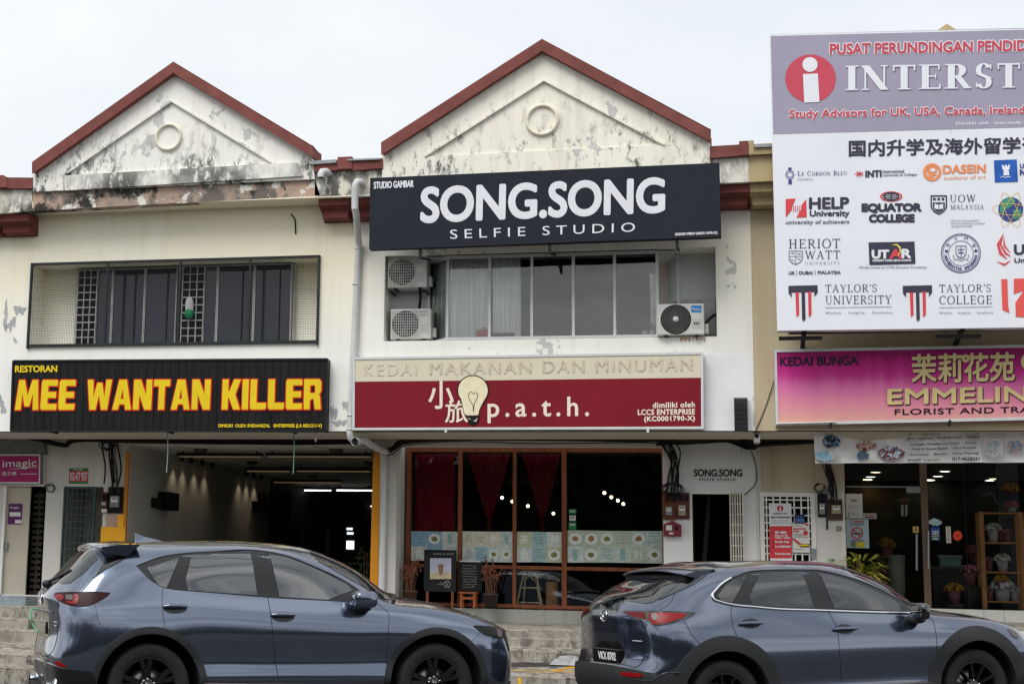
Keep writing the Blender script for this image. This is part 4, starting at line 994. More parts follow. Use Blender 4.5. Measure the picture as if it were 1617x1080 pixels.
text('lettering', 'MAKANAN DAN MINUMAN', ((679, 573.2), (1093.5, 566.4), (1093.5, 585.4), (679, 592)), Yq, gh2, sg, 0.2, 1.2)
cream = mat('cream_vinyl', (232, 220, 200), 0.5, 0.03, 3.0)
text('lettering', 'p.a.t.h.', ((770.5, 628), (929.5, 626.5), (929.5, 666), (770.5, 667.5)), Yq, cream, sg, 0.7, 1.35)
text('lettering', '小', ((677, 602), (716, 602), (716, 645), (677, 645)), Yq, cream, sg, 0.7)
text('lettering', '旅', ((703, 633), (739, 632), (739, 667), (703, 667)), Yq-0.004, cream, sg, 0.45)
blk = mat('black_ink', (14, 14, 14), 0.5, 0)
def bulb(s):
    o = []
    for k in range(25):
        a_ = R(-38+256*k/24); o.append((746.8+(24+s)*math.cos(a_), 616.5-(23.4+s)*math.sin(a_)))
    o += [(731-s*.6, 645), (733-s*.6, 653.5), (739, 656.5), (747, 657.5), (755.5+s*.6, 655), (757.5+s*.6, 646)]
    return o
shape('bulb_outline', [bulb(1.0)], Yq-0.008, blk, sg)
shape('bulb_glass', [bulb(-0.7)], Yq-0.010, mat('bulb_cream', (230, 220, 186), 0.5, 0.06, 8.0), sg)
hrt = [(747.5, 649), (747, 640), (742, 632.5), (739.5, 625.5), (741, 619.8), (744.3, 618.6), (747.3, 622.4), (750.5, 619.2), (754.3, 621.4), (754.4, 627), (750.8, 633.5), (748.3, 640), (747.8, 650)]
shape('bulb_filament', [stroke(hrt, 1.0)], Yq-0.012, blk, sg)
shape('bulb_cap', [[(736.5, 656), (757.5, 655.5), (754.5, 668), (747, 672), (740, 668)]], Yq-0.012, blk, sg)
shape('bulb_cap_band', [stroke([(737.5, 653), (746, 655.5), (756, 652.5)], 1.1), stroke([(748, 664), (751.5, 665), (753, 660.5)], 1.6), stroke([(739, 660), (743, 662)], 0.8)], Yq-0.014, cream, sg)
text('lettering', 'dimiliki oleh', ((1031, 635.6), (1097, 634.4), (1097, 642.8), (1031, 644)), Yq, cream, sg, 0.4, 1.1)
text('lettering', 'LCCS ENTERPRISE', ((1007.5, 646.8), (1097, 645.8), (1097, 654), (1007.5, 655)), Yq, cream, sg, 0.45, 1.1)
text('lettering', '(KC0001790-X)', ((1017.5, 657.6), (1097, 656.4), (1097, 666), (1017.5, 667.2)), Yq, cream, sg, 0.45, 1.1)
for px in (704, 1023): q = at(px, 679.5, YP-0.004); MB().box(q.x-0.018, q.x+0.018, YP-0.02, YP+0.1, q.z-0.03, q.z+0.03).build('clip', M_metalw, sg)
# ---- florist
YK = -0.2
def gradient_sign():
    m = bpy.data.materials.new('faded_magenta_print'); m.use_nodes = True; t = m.node_tree; n = t.nodes; b = n['Principled BSDF']; K = t.links.new
    g = n.new('ShaderNodeNewGeometry'); s = n.new('ShaderNodeSeparateXYZ'); K(g.outputs['Position'], s.inputs[0])
    r = n.new('ShaderNodeMapRange'); r.inputs[1].default_value = at(1420, 667, YK).z; r.inputs[2].default_value = at(1420, 550, YK).z; K(s.outputs['Z'], r.inputs[0])
    nz = n.new('ShaderNodeTexNoise'); nz.inputs['Scale'].default_value = 1.3; nz.inputs['Detail'].default_value = 5
    mp_ = n.new('ShaderNodeMapping'); mp_.inputs['Scale'].default_value = (6, 1, 0.25); K(g.outputs['Position'], mp_.inputs[0]); K(mp_.outputs[0], nz.inputs[0])
    ad = n.new('ShaderNodeMath'); ad.operation = 'MULTIPLY_ADD'; ad.inputs[1].default_value = 0.22; K(nz.outputs['Fac'], ad.inputs[0]); K(r.outputs[0], ad.inputs[2])
    c = n.new('ShaderNodeValToRGB'); e = c.color_ramp.elements
    e[0].position = 0.10; e[0].color = lin((222, 168, 150)); e[1].position = 1.08; e[1].color = lin((158, 30, 104))
    for p, k in ((0.34, (230, 146, 164)), (0.58, (222, 116, 168)), (0.76, (206, 54, 144)), (0.95, (186, 34, 122))): x = e.new(p); x.color = lin(k)
    K(ad.outputs[0], c.inputs[0]); K(c.outputs[0], b.inputs['Base Color']); b.inputs['Roughness'].default_value = 0.5; b.inputs['Specular IOR Level'].default_value = 0.15; return m
M_pink = gradient_sign()
sg = signbox('shop_sign', 'magenta florist sign fading to peach with gold Chinese characters', [(1222, 552), (1760, 541.5), (1760, 660), (1225, 671.5)], YK, 0.2, M_pink, M_metalw, 0.04)
Yp = YK+0.006; ink = mat('dark_plum_ink', (44, 20, 48), 0.5, 0)
text('lettering', 'KEDAI BUNGA', ((1232, 564.5), (1355, 562.5), (1355, 576), (1232, 577.5)), Yp, ink, sg, 0.7)
gold = mat('gold_lettering', (222, 200, 142), 0.45, 0.06, 4.0); shd = mat('plum_letter_shadow', (92, 34, 74), 0.6, 0)
def solid(name, body, q, m, bold, y0, dep, ring=8, sp=1.0):
    text('letter_shadow', body, q, y0-0.001, shd, sg, bold+0.5, sp, ring, 4, (1.3, 1.4)); return text(name, body, q, y0-0.02, m, sg, bold, sp, ring)
solid('lettering', '茉莉花苑', ((1440, 560), (1602, 556.5), (1602, 601), (1440, 605)), gold, 1.0, Yp, 0.03)
solid('lettering', 'EMMELINE', ((1402, 615), (1652, 609.5), (1652, 632.5), (1402, 638)), gold, 1.0, Yp, 0.03)
text('lettering', 'FLORIST AND TRADING', ((1413, 646), (1690, 640.5), (1690, 650), (1413, 655)), Yp, ink, sg, 0.35, 1.1)
mb = MB()
for k in range(8): a_ = 2*math.pi*k/8; flat(mb, ell(1525+4.2*math.cos(a_), 566+4.2*math.sin(a_), 2.5, 2.5, 10), Yp-0.023-0.0003*k)
fix(mb.build('flower_emblem', gold, sg)); shape('flower_heart', [ell(1525, 566, 1.6, 1.6, 10)], Yp-0.028, shd, sg)
shape('emblem', [ell(1621, 571, 9, 12, 24)], Yp-0.01, gold, sg)
for px in (1312, 1500): q = at(px, 672-(px-1225)*0.02, YK-0.004); MB().box(q.x-0.015, q.x+0.015, YK-0.02, YK+0.1, q.z-0.05, q.z+0.03).build('clip', M_blackmetal, sg)
mb = MB(); mb.beam(at(1226, 669, YK-0.012), at(1320, 666.6, YK-0.012), 0.05, 0.012); mb.build('lifted_trim', M_metalw, sg)
# ---- study-advisor billboard
YB = -0.95
M_bw = mat('billboard_white', (226, 228, 234), 0.5, 0.03, 0.9); M_bm = mat('faded_mauve', (158, 152, 172), 0.55, 0.05, 0.9); M_br = mat('faded_red', (198, 74, 92), 0.5, 0.05, 2.0)
sg = signbox('billboard', 'huge white and mauve study advisor billboard covered in college emblems', [(1215.8, 55), (1790, 40.8), (1800, 514), (1228, 521.5)], YB, 0.22, M_bw)
ghost = YB-0.004
shape('mauve_field', [[(1217, 57.5), (1790, 43.3), (1790, 196.5), (1221.2, 212)]], ghost, M_bm, sg)
Y1 = ghost-0.004
def bt(body, q, m, bold=0.2, sp=1.0, Y=None, ring=6): return text('lettering', body, q, Y or Y1, m, sg, bold, sp, ring, 3)
dark = mat('dark_violet_ink', (58, 56, 74), 0.5, 0); navy = mat('navy_ink', (66, 66, 134), 0.5, 0); grey = mat('grey_ink', (112, 112, 124), 0.5, 0); orange = mat('orange_ink', (230, 144, 96), 0.5, 0)
def rise(x0, y0, x1, y1, k=0.026): return ((x0, y0), (x1, y0-(x1-x0)*k), (x1, y1-(x1-x0)*k), (x0, y1))
q = rise(1311, 70, 1672, 86.5, 0.0195)
bt('PUSAT PERUNDINGAN PENDIDIKAN', q, M_whitep, 2.2, 1.0, Y1, 10); bt('PUSAT PERUNDINGAN PENDIDIKAN', q, M_br, 0.7, 1.0, Y1-0.006, 8)
mb_ = ell(1280, 124.6, 40, 38, 40)
shape('emblem_disc', [mb_], Y1, M_br, sg)
shape('emblem_letter', [ell(1279, 102.4, 12, 11.6, 24), [(1268, 117.5), (1291.5, 116.6), (1294, 161.5), (1270, 162.6)]], Y1-0.004, M_bw, sg)
sq = rise(1336, 104.5, 1752, 143.2, 0.0165)
serif('letter_shadow', 'INTERSTUDY', sq, Y1, mat('mauve_shadow', (116, 108, 134), 0.6, 0), sg, 0.22, 0.11, (1.6, 1.6))
serif('lettering', 'INTERSTUDY', sq, Y1-0.004, M_bw, sg, 0.22, 0.11)
q = rise(1247, 174, 1739, 190.5, 0.0185)
bt('Study Advisors for UK, USA, Canada, Ireland, New Zealand', q, M_whitep, 1.6, 1.0, Y1, 8); bt('Study Advisors for UK, USA, Canada, Ireland, New Zealand', q, M_br, 0.45, 1.0, Y1-0.006)
bt('Dimiliki oleh : Interstudy Education Consultants', rise(1510, 193, 1710, 199.5, 0.02), M_whitep, 0.2)
text('lettering', '国内升学及海外留学咨询', ((1341, 222), (1672, 216), (1672, 241), (1341, 247.5)), Y1, dark, sg, 0.75, 1.0, 8, 4)
# row 1
shape('emblem', [pr(1244.6, 264.8, 1250, 268.5), pr(1244.9, 283.5, 1250.3, 291)]+[stroke(ell(1247.3, 275.8, 6.2-2*k, 6.2-2*k, 16)+[(1247.3+6.2-2*k, 275.8)], 0.7) for k in range(2)]+[stroke([(1247.3+8*math.cos(R(45*k)), 275.8+8*math.sin(R(45*k))), (1247.3+5*math.cos(R(45*k)), 275.8+5*math.sin(R(45*k)))], 0.8) for k in range(8)], Y1, navy, sg)
serif('lettering', 'LE CORDON BLEU', rise(1259.5, 270.5, 1338, 277.8, 0.013), Y1, navy, sg, 0.14, 0.1, (0, 0), (0, 3, 10))
bt('S U N W A Y', rise(1260, 282, 1284, 285.6), navy, 0)
shape('emblem', [stroke([(1357+6.6*math.cos(R(30+51*k)), 274.8+5*math.sin(R(30+51*k))), (1357, 274.8)], 1.4) for k in range(7)], Y1, mat('crimson', (206, 52, 66), 0.5, 0), sg)
bt('INTI', rise(1367, 270.2, 1391.5, 280), dark, 0.7); bt('International', rise(1394, 268.7, 1427.5, 273.6), grey, 0.2); bt('University & Colleges', rise(1394, 275, 1448, 279.8), grey, 0.15)
shape('emblem', [(ell(1472, 272.2, 14.6, 14.2, 30), [ell(1472.5, 272, 9.6, 9.8, 24)]), [(1468, 263.4), (1476, 263), (1480, 268), (1478.5, 273), (1479, 277), (1474, 278), (1473, 281.5), (1466, 281), (1466.5, 276), (1463.5, 270)]], Y1, orange, sg)
shape('emblem_detail', [ell(1473, 269, 4, 2.8, 14)], Y1-0.005, M_bw, sg)
bt('DASEIN', rise(1489.5, 261.6, 1556, 274.5), orange, 0.8); bt('academy of art', rise(1490.5, 278.2, 1556.5, 286), orange, 0)
shape('emblem', [[(1569.5, 253.5), (1605.5, 252), (1607.5, 287), (1571, 288.2)]], Y1, mat('royal_blue', (34, 92, 178), 0.5, 0.3, 1.6), sg)
shape('emblem_detail', [[(1582, 261), (1585, 261), (1585, 263), (1587, 263), (1587, 260.6), (1590, 260.6), (1590, 263), (1592, 263), (1592, 260.4), (1595, 260.4), (1594, 268), (1592.5, 268), (1594, 277), (1584.5, 277.4), (1585, 268.3), (1583, 268.3)], stroke([(1580, 280.5), (1584, 278.8), (1588, 280.6), (1592, 279), (1596, 280.2)], 1.1)], Y1-0.004, M_bw, sg)
bt('UNIVERSITY', rise(1611, 259, 1660, 266), navy, 0.4); bt('NEWCASTLE', rise(1611, 268, 1680, 277), navy, 0.7)
# row 2
red = mat('logo_red', (214, 70, 78), 0.5, 0)
shape('emblem', [[(1240.6, 314.5), (1256.5, 313.5), (1250.5, 327), (1250.5, 331), (1240.9, 343.5)], [(1273, 314.5), (1273.8, 343), (1257.5, 343.6), (1265, 330.5), (1265, 325)]]+[stroke([(1253+3*k, 325), (1253+3*k, 335)], 1.0) for k in range(4)], Y1, red, sg)
bt('HELP', rise(1278.5, 313, 1340, 329.8, 0.012), dark, 1.1); bt('University', rise(1279, 333, 1341, 344.6, 0.012), dark, 0.5); bt('university of achievers', rise(1241, 348, 1341, 356, 0.01), grey, 0.25)
shape('emblem', [(ell(1407.3, 310.4, 17.5, 8, 30), [ell(1407.3, 310.4, 14.6, 6.9, 26)])], Y1, red, sg)
shape('emblem_detail', [(ell(1407.3, 310.4, 13, 7.2, 26), [pr(1399, 306.6, 1406.4, 308.4), pr(1408.2, 306.6, 1415.5, 308.4), pr(1396.5, 309.6, 1406.4, 311.4), pr(1408.2, 309.6, 1418, 311.4), pr(1399, 312.8, 1406.4, 314.4), pr(1408.2, 312.8, 1415.5, 314.4)])], Y1-0.003, dark, sg)
bt('EQUATOR', rise(1361.5, 322.5, 1454.5, 336, 0.006), dark, 1.2, 0.95, None, 8); bt('COLLEGE', rise(1373, 339.5, 1443.5, 350.8, 0.006), dark, 1.2, 0.95, None, 8)
def shield(x0, y0, x1, y1): w_ = x1-x0; h = y1-y0; return [(x0, y0), (x0, y0+h*.62), (x0+w_*.18, y0+h*.84), (x0+w_*.5, y1), (x1-w_*.18, y0+h*.84), (x1, y0+h*.62), (x1, y0)]
shape('emblem', [(shield(1469.5, 308.5, 1495.5, 339.5), [shield(1471.5, 310.5, 1493.5, 337)])], Y1, dark, sg)
shape('emblem_detail', [[(1473, 320), (1492, 320), (1492, 327.5), (1488, 332.5), (1482.5, 335.5), (1477, 332.5), (1473, 327.5)]]+[ell(1475.5+6.8*k, 314.5, 2.4, 2.2, 10) for k in range(3)], Y1, dark, sg)
shape('emblem_book', [[(1475.5, 322), (1482, 323.5), (1482, 331), (1475.5, 329.4)], [(1483, 323.5), (1489.5, 322), (1489.5, 329.4), (1483, 331)]], Y1-0.004, M_bw, sg)
serif('lettering', 'UOW', rise(1499.5, 308, 1541, 319.5, 0.012), Y1, dark, sg, 0.11, 0.1); serif('lettering', 'MALAYSIA', rise(1501, 323.8, 1553.5, 331, 0.008), Y1, dark, sg, 0.11, 0.12)
for k, s_ in enumerate(('PART OF THE UNIVERSITY', 'OF WOLLONGONG AUSTRALIA', 'GLOBAL NETWORK')): bt(s_, rise(1502, 347.6+k*4.3, (1547, 1555.5, 1536)[k], 350.4+k*4.3, 0.005), grey, 0)
shape('emblem', [ell(1596, 331, 19.5, 19.5, 34)], Y1, mat('globe_blue', (60, 70, 140), 0.5, 0.2, 4.0), sg)
shape('emblem_detail', [[(1580, 322), (1590, 313), (1600, 312.5), (1604, 318), (1598, 326), (1588, 331), (1583, 338), (1579, 334)], [(1600, 332), (1612, 330), (1613, 340), (1604, 348), (1599, 342)]], Y1-0.003, mat('globe_green', (70, 150, 120), 0.5, 0.2, 4.0), sg)
shape('emblem_orbit', [stroke([(1596+29*math.cos(a_)*math.cos(t_)-9*math.sin(a_)*math.sin(t_), 331+29*math.cos(a_)*math.sin(t_)+9*math.sin(a_)*math.cos(t_)) for a_ in [2*math.pi*k/36 for k in range(37)]], 0.8) for t_ in (0.05, 1.15, -1.15)], Y1-0.006, mat('orbit_gold', (222, 186, 104), 0.5, 0), sg)
# row 3
serif('lettering', 'HERIOT', rise(1245, 378, 1327, 392.5, 0.01), Y1, dark, sg, 0.1, 0.1); serif('lettering', 'WATT', rise(1271, 396.2, 1327, 409.2, 0.01), Y1, dark, sg, 0.1, 0.1); serif('lettering', 'UNIVERSITY', rise(1271, 413.6, 1326.5, 418, 0.01), Y1, grey, sg, 0.1, 0.22)
shape('emblem', [(shield(1245.5, 396, 1267.5, 418.5), [shield(1246.6, 397, 1266.4, 417)]), stroke([(1256.5, 397), (1256.5, 416)], 0.8), stroke([(1246, 405), (1267, 405)], 0.8), stroke([(1248, 409), (1255, 412)], 0.8), stroke([(1249, 400), (1254, 400)], 1.2), stroke([(1259, 401), (1265, 401)], 1.2), stroke([(1259, 408), (1264, 410)], 1.0)], Y1, grey, sg)
bt('UK', rise(1245.5, 428.6, 1255, 433.6, 0.005), dark, 0.25); bt('DUBAI', rise(1262, 428.4, 1283, 433.4, 0.005), dark, 0.25); bt('MALAYSIA', rise(1291.5, 427.8, 1327.5, 432.8, 0.005), dark, 0.25)
shape('lettering_rule', [pr(1257.6, 426.5, 1258.4, 435), pr(1287, 426.2, 1287.8, 434.6)], Y1, grey, sg)
shape('emblem', [[(1371.5, 383), (1444, 381.5), (1445.5, 416.5), (1373, 418.5)]], Y1, dark, sg)
bt('UT', rise(1377.5, 395.6, 1403, 408, 0.01), M_whitep, 1.2, 1, Y1-0.004); bt('R', rise(1424.5, 394, 1438, 407, 0.01), M_whitep, 1.2, 1, Y1-0.004)
bt('A', rise(1405.5, 394.8, 1423.5, 407.6, 0.01), red, 1.3, 1, Y1-0.004)
shape('emblem_detail', [stroke([(1409, 387), (1416, 386.5), (1421, 391), (1422, 398), (1417.5, 404.5)], [0.6, 2.6, 3, 2, 0.6])], Y1-0.010, mat('swoosh_yellow', (226, 206, 96), 0.5, 0), sg)
bt('UNIVERSITI TUNKU ABDUL RAHMAN', rise(1378, 410, 1438.5, 413.4, 0.01), M_whitep, 0.2, 1, Y1-0.004); bt('Wholly owned by UTAR Education Foundation', rise(1356, 420.2, 1463.5, 425.6, 0.004), grey, 0)
blue = mat('seal_blue', (62, 62, 116), 0.5, 0)
shape('emblem', [(ell(1517.3, 400, 31.3, 31, 48), [ell(1517.3, 400, 30, 29.7, 48)]), (ell(1517.3, 400, 28.6, 28.4, 48), [ell(1517.3, 400, 27.9, 27.7, 48)]), (ell(1517.3, 400, 20, 19.8, 40), [ell(1517.3, 400, 19.2, 19, 40)]), ell(1494.5, 396.6, 2.6, 2.4, 8), ell(1541, 396, 2.6, 2.4, 8),
      (shield(1509, 388, 1526, 409), [shield(1510, 389, 1525, 407.4)]), stroke([(1512, 394), (1523, 394)], 1.2), stroke([(1513, 399), (1522, 399)], 1.6), stroke([(1517.5, 390), (1517.5, 406)], 1), stroke([(1506, 411), (1511, 409), (1517.5, 412), (1524, 409), (1529, 411)], 1.0), stroke([(1505, 402), (1507, 409)], 0.9), stroke([(1530, 402), (1528, 409)], 0.9)], Y1, blue, sg)
for k, ch in enumerate('UNIVERSITAS AMOIENSIS'):
    if ch == ' ': continue
    a_ = R(190+160*k/20); cx_, cy_ = 1517.3+24.3*math.cos(a_), 400-24.3*math.sin(a_); ux, uy = -math.sin(a_), -math.cos(a_); vx, vy = -math.cos(a_), math.sin(a_)
    hw, hh = (1.5 if ch != 'I' else 0.5), 2.2; c_ = lambda s, t_: (cx_+ux*hw*s+vx*hh*t_, cy_+uy*hw*s+vy*hh*t_)
    text('lettering', ch, (c_(-1, 1), c_(1, 1), c_(1, -1), c_(-1, -1)), Y1, blue, sg, 0.25, 1.0, 6, 2)
for k, ch in enumerate('學大門廈'):
    a_ = R(148-39*k); cx_, cy_ = 1517.3+24*math.cos(a_), 400-24*math.sin(a_); text('lettering', ch, quadpx(cx_-2.8, cy_-2.8, cx_+2.8, cy_+2.8), Y1, blue, sg, 0, 1.0, 6, 2)
shape('emblem', [stroke([(1585, 368.5), (1576, 386), (1580, 400), (1590, 409)], [0.5, 4, 5, 1]), stroke([(1584, 372), (1580, 386), (1588, 400), (1596, 405)], [0.5, 2.6, 3.4, 1]), stroke([(1585.5, 374), (1586, 388), (1595, 399)], [0.5, 3, 1]), stroke([(1574, 413), (1586, 418), (1595, 412)], [0.6, 3.4, 1])], Y1, red, sg)
bt('U', rise(1602, 387, 1617, 402), dark, 1.0); bt('UOWD', rise(1620, 387, 1668, 402), dark, 1.0); bt('University', rise(1602, 408, 1660, 417), dark, 0.4)
# row 4
def taylor(x, w1, second, rx0, rx1):
    k = lambda pts: [(x+a, b) for a, b in pts]
    shape('emblem', [k([(0, 451.4), (46, 450.4), (46.2, 462), (41, 468.6), (41, 461), (5, 461.8), (5.4, 470), (0.2, 463)]), k([(20.6, 460.5), (26, 460.4), (27, 503.5), (24, 508), (21.6, 504)])], Y1, dark, sg)
    shape('emblem_stripe', [k([(11, 461), (16.2, 460.8), (17, 497), (12.6, 501)]), k([(31, 460.6), (36, 460.4), (36.4, 497), (32, 501)])], Y1, mat('shield_red', (214, 64, 74), 0.5, 0), sg)
    serif('lettering', "TAYLOR'S", rise(rx0, 449.6, rx0+82, 461.6, 0.012), Y1, dark, sg, 0.1, 0.1); serif('lettering', second, rise(rx0, 467.2, rx1, 480.4, 0.01), Y1, dark, sg, 0.1, 0.09)
    shape('lettering_rule', [[(rx0, 485.6), (rx0, 486.3), (rx1, 484.7), (rx1, 484)]], Y1, mat('rule_green', (60, 110, 90), 0.5, 0), sg)
    bt('Wisdom  ·  Integrity  ·  Excellence', rise(rx0, 492, rx1+1, 497, 0.006), grey, 0, 1.15)
taylor(1245, 0, 'UNIVERSITY', 1303, 1408); taylor(1425.6, 0, 'COLLEGE', 1483, 1567)
shape('emblem', [[(1581, 441), (1590.6, 440.6), (1592, 483), (1594, 494), (1583, 489)], [(1601, 440.2), (1640, 439), (1640, 502), (1604, 500), (1603.5, 478), (1616, 459), (1601, 464)]], Y1, mat('warm_red', (222, 88, 84), 0.5, 0), sg)
# banner seams and runs of grime
mb = MB(); mbk = mat('seam_grey', (168, 166, 176), 0.6, 0.2, 20)
for x0 in (1260, 1495): flat(mb, stroke([(x0, 55-(x0-1216)*.025), (x0+3, 130), (x0+6, 211)], 0.5), YB-0.0055)
fix(mb.build('banner_seam', mbk, sg))
for px in (1270, 1520): q = at(px, 522-(px-1230)*0.013, YB+0.1); MB().beam(q, q+Vector((0, 0.9, -0.12)), 0.06).beam(q+Vector((-0.35, 0.1, -0.1)), q+Vector((0.25, 0.1, -0.1)), 0.05).build('bracket', M_blackmetal, sg)
q0, q1 = at(1245, 523.5, YB+0.3), at(1700, 515, YB+0.3); MB().beam(q0, q1, 0.08).build('frame_rail', M_blackmetal, sg)
# ---- salon sign and notices on the left
YI = YS-0.14
sg = signbox('shop_sign', 'small pink and white salon sign in a grey hood at the far left edge', [(-14, 717), (63.5, 717), (63, 763.5), (-14, 763)], YI, 0.12, mat('salon_pink', (164, 34, 100), 0.5, 0.06, 3.0), M_metalw, 0.025)
text('lettering', 'imagic', ((4, 727), (58, 725), (57.5, 740), (4, 741)), YI+0.004, M_whitep, sg, 0.1)
shape('lettering_swash', [stroke([(14, 741), (30, 739.5), (48, 737.5), (59, 738.6)], [0.4, 0.9, 1.1, 0.3])], YI+0.004, M_whitep, sg)
text('lettering', '造之美', ((3, 744.5), (26, 744.3), (26, 750), (3, 750.4)), YI+0.004, M_whitep, sg, 0.1)
shape('lettering_rule', [pr(32, 747.6, 58, 748.6)], YI+0.004, M_whitep, sg)
a, b, c, d = rc(-14, 692, 70, 716, YS-0.1); t = MB().prism([(a, c), (b+0.02, c), (b-0.02, d), (a, d)], YS-0.12, YS).build('sign_hood', mat('grey_zinc', (120, 122, 120), 0.6, 0.15), sg, 0.01)
def poster(label, x0, y0, x1, y1, Y, m, cat='poster', name='poster', th=0.006, group=None):
    a, b, c, d = rc(x0, y0, x1, y1, Y); t = thing(name, label, cat, ((a+b)/2, Y, c), group); bx('sheet', m, t, a, b, Y, Y+th, c, d); return t
Yn = YS-0.008
t = poster('small red and green TO LET notice on the white wall above the green grille door', 109, 739, 139, 763.5, Yn, mat('notice_red', (196, 44, 50), 0.6, 0.04))
gr = mat('notice_green', (30, 132, 74), 0.6, 0.04); shape('band', [pr(109, 739, 139, 743.4), pr(109, 760.2, 139, 763.5)], Yn-0.003, gr, t)
text('lettering', 'TO LET', quadpx(115, 739.8, 131, 742.6), Yn-0.006, M_whitep, t, 0.1); text('lettering', '012-477 9277', quadpx(110.5, 745.5, 138, 758.5), Yn-0.004, M_whitep, t, 0.2)
t = poster('purple price notice on the pale salon door', 13, 795, 34.5, 827.5, YS+0.03, mat('notice_purple', (96, 40, 96), 0.6, 0.06)); shape('band', [pr(15, 808.5, 32.5, 815), pr(23.5, 820.5, 34, 826)], YS+0.027, M_paper, t); text('lettering', 'imagic', quadpx(16, 799, 30, 804), YS+0.027, M_whitep, t)
# ------------------------------------------------------------------ noodle shop interior
XI = xo; zce = atx(256, 715.5, XI).z+0.02
yLw = atx(425, 815, XI+0.002).y
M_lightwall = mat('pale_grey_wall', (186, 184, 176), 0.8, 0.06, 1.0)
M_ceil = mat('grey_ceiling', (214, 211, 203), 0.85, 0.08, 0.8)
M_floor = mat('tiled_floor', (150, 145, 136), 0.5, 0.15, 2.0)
xr_r = at(590, 800, YS).x
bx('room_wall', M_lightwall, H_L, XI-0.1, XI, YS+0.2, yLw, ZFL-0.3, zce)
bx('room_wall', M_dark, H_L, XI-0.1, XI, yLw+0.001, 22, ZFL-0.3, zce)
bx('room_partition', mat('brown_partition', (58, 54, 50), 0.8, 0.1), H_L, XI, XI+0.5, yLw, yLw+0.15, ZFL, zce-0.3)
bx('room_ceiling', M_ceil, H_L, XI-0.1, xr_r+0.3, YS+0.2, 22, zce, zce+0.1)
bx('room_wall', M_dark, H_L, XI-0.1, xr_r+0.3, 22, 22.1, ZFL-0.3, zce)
bx('room_wall', M_lightwall, H_L, xr_r+0.28, xr_r+0.38, YS+0.2, 22, ZFL-0.3, zce)
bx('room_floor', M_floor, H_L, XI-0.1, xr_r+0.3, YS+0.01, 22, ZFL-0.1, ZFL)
M_orange = mat('orange_paint', (216, 142, 30), 0.6, 0.06, 2.0); M_ofade = mat('orange_brown_trim', (204, 130, 48), 0.65, 0.12, 3.0)
a, b, c, d = rc(195.5, 697, 201, 861, YS-0.012); bx('opening_trim', M_ofade, H_L, a, b, YS-0.012, YS+0.05, ZFL-0.1, zs0-0.2)
bx('opening_trim', M_ofade, H_L, b, at(588, 700, YS).x, YS-0.01, YS-0.001, at(400, 701, YS).z, at(400, 698.6, YS).z)
a, b, c, d = rc(157, 832, 195, 945, YS-0.014); bx('pier_dado', mat('yellow_dado', (238, 172, 40), 0.55, 0.05, 2.0), H_L, a, b, YS-0.014, YS-0.001, ZFL-0.2, d)
a, b, c, d = rc(185.5, 812, 195, 832, YS-0.013); bx('pier_dado', mat('yellow_dado', (238, 172, 40)), H_L, a, b, YS-0.013, YS-0.001, c, d)
a, b, c, d = rc(167, 812, 186, 832, YS-0.006); bx('bare_plaster', stucco('bare_pink_plaster', (190, 158, 140), mould=0.8, zlo=0, zhi=4, streak=0.6, seed=33), H_L, a, b, YS-0.006, YS-0.001, c, d)
# orange jamb post at the right of the opening
a, b = at(588.3, 800, YS-0.02).x, at(600, 800, YS-0.02).x
pst = [at(590.6, 716, YS-0.02), at(600.6, 716, YS-0.02), at(597, 945, YS-0.02), at(584.5, 945, YS-0.02)]
MB().prism([(pst[0].x, pst[0].z), (pst[3].x, pst[3].z), (pst[2].x, pst[2].z), (pst[1].x, pst[1].z)], YS-0.04, YS+0.2).build('opening_jamb', M_orange, H_L, 0.01)
# fluorescent and track fittings under the ceiling
def fitting(label, px0, px1, py, lit, col=(255, 250, 240), zd=0.1):
    if lit < 3: col, lit = (120, 102, 74), 0.3
    p0, p1 = atz(px0, py, zce-zd), atz(px1, py, zce-zd); y = (p0.y+p1.y)/2; p0 = at(px0, py, y); p1 = at(px1, py, y)
    t = thing('ceiling_light', label, 'ceiling light', ((p0.x+p1.x)/2, y, p0.z), 'strip lights of the noodle shop')
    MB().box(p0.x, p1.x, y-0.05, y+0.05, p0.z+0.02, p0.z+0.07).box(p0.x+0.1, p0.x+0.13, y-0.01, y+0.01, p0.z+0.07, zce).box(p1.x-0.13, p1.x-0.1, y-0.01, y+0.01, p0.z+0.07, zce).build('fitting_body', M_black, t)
    MB().tube([(p0.x+0.04, y, p0.z+0.002), (p1.x-0.04, y, p0.z+0.002)], 0.012, 8).build('tube', mat('tube_glow_%s' % ('warm' if lit < 3 else 'cool'), col, 0.5, 0, emit=lit), t)
fitting('front row strip light on a long black track at the left', 280, 415, 721, 0.15, (226, 200, 150)); fitting('front row strip light on a long black track at the right', 420, 588, 721, 0.15, (226, 200, 150))
fitting('second row strip light on a black track, left one', 387, 460, 744, 0.15, (226, 200, 150)); fitting('second row strip light on a black track, right one', 466, 588, 744, 0.15, (226, 200, 150))
fitting('third row dim strip light deep in the shop', 430, 540, 761.5, 0.15, (226, 200, 150))
fitting('bright white tube light on the left of the fourth row', 465, 525, 774, 6.0); fitting('bright white tube light on the right of the fourth row', 529, 590, 774, 6.0)
fitting('bright white tube light low at the back, longer one', 519, 576, 799, 6.0, zd=0.12); fitting('bright white tube light low at the back, cut off by the jamb', 581, 597, 799, 6.0, zd=0.12)
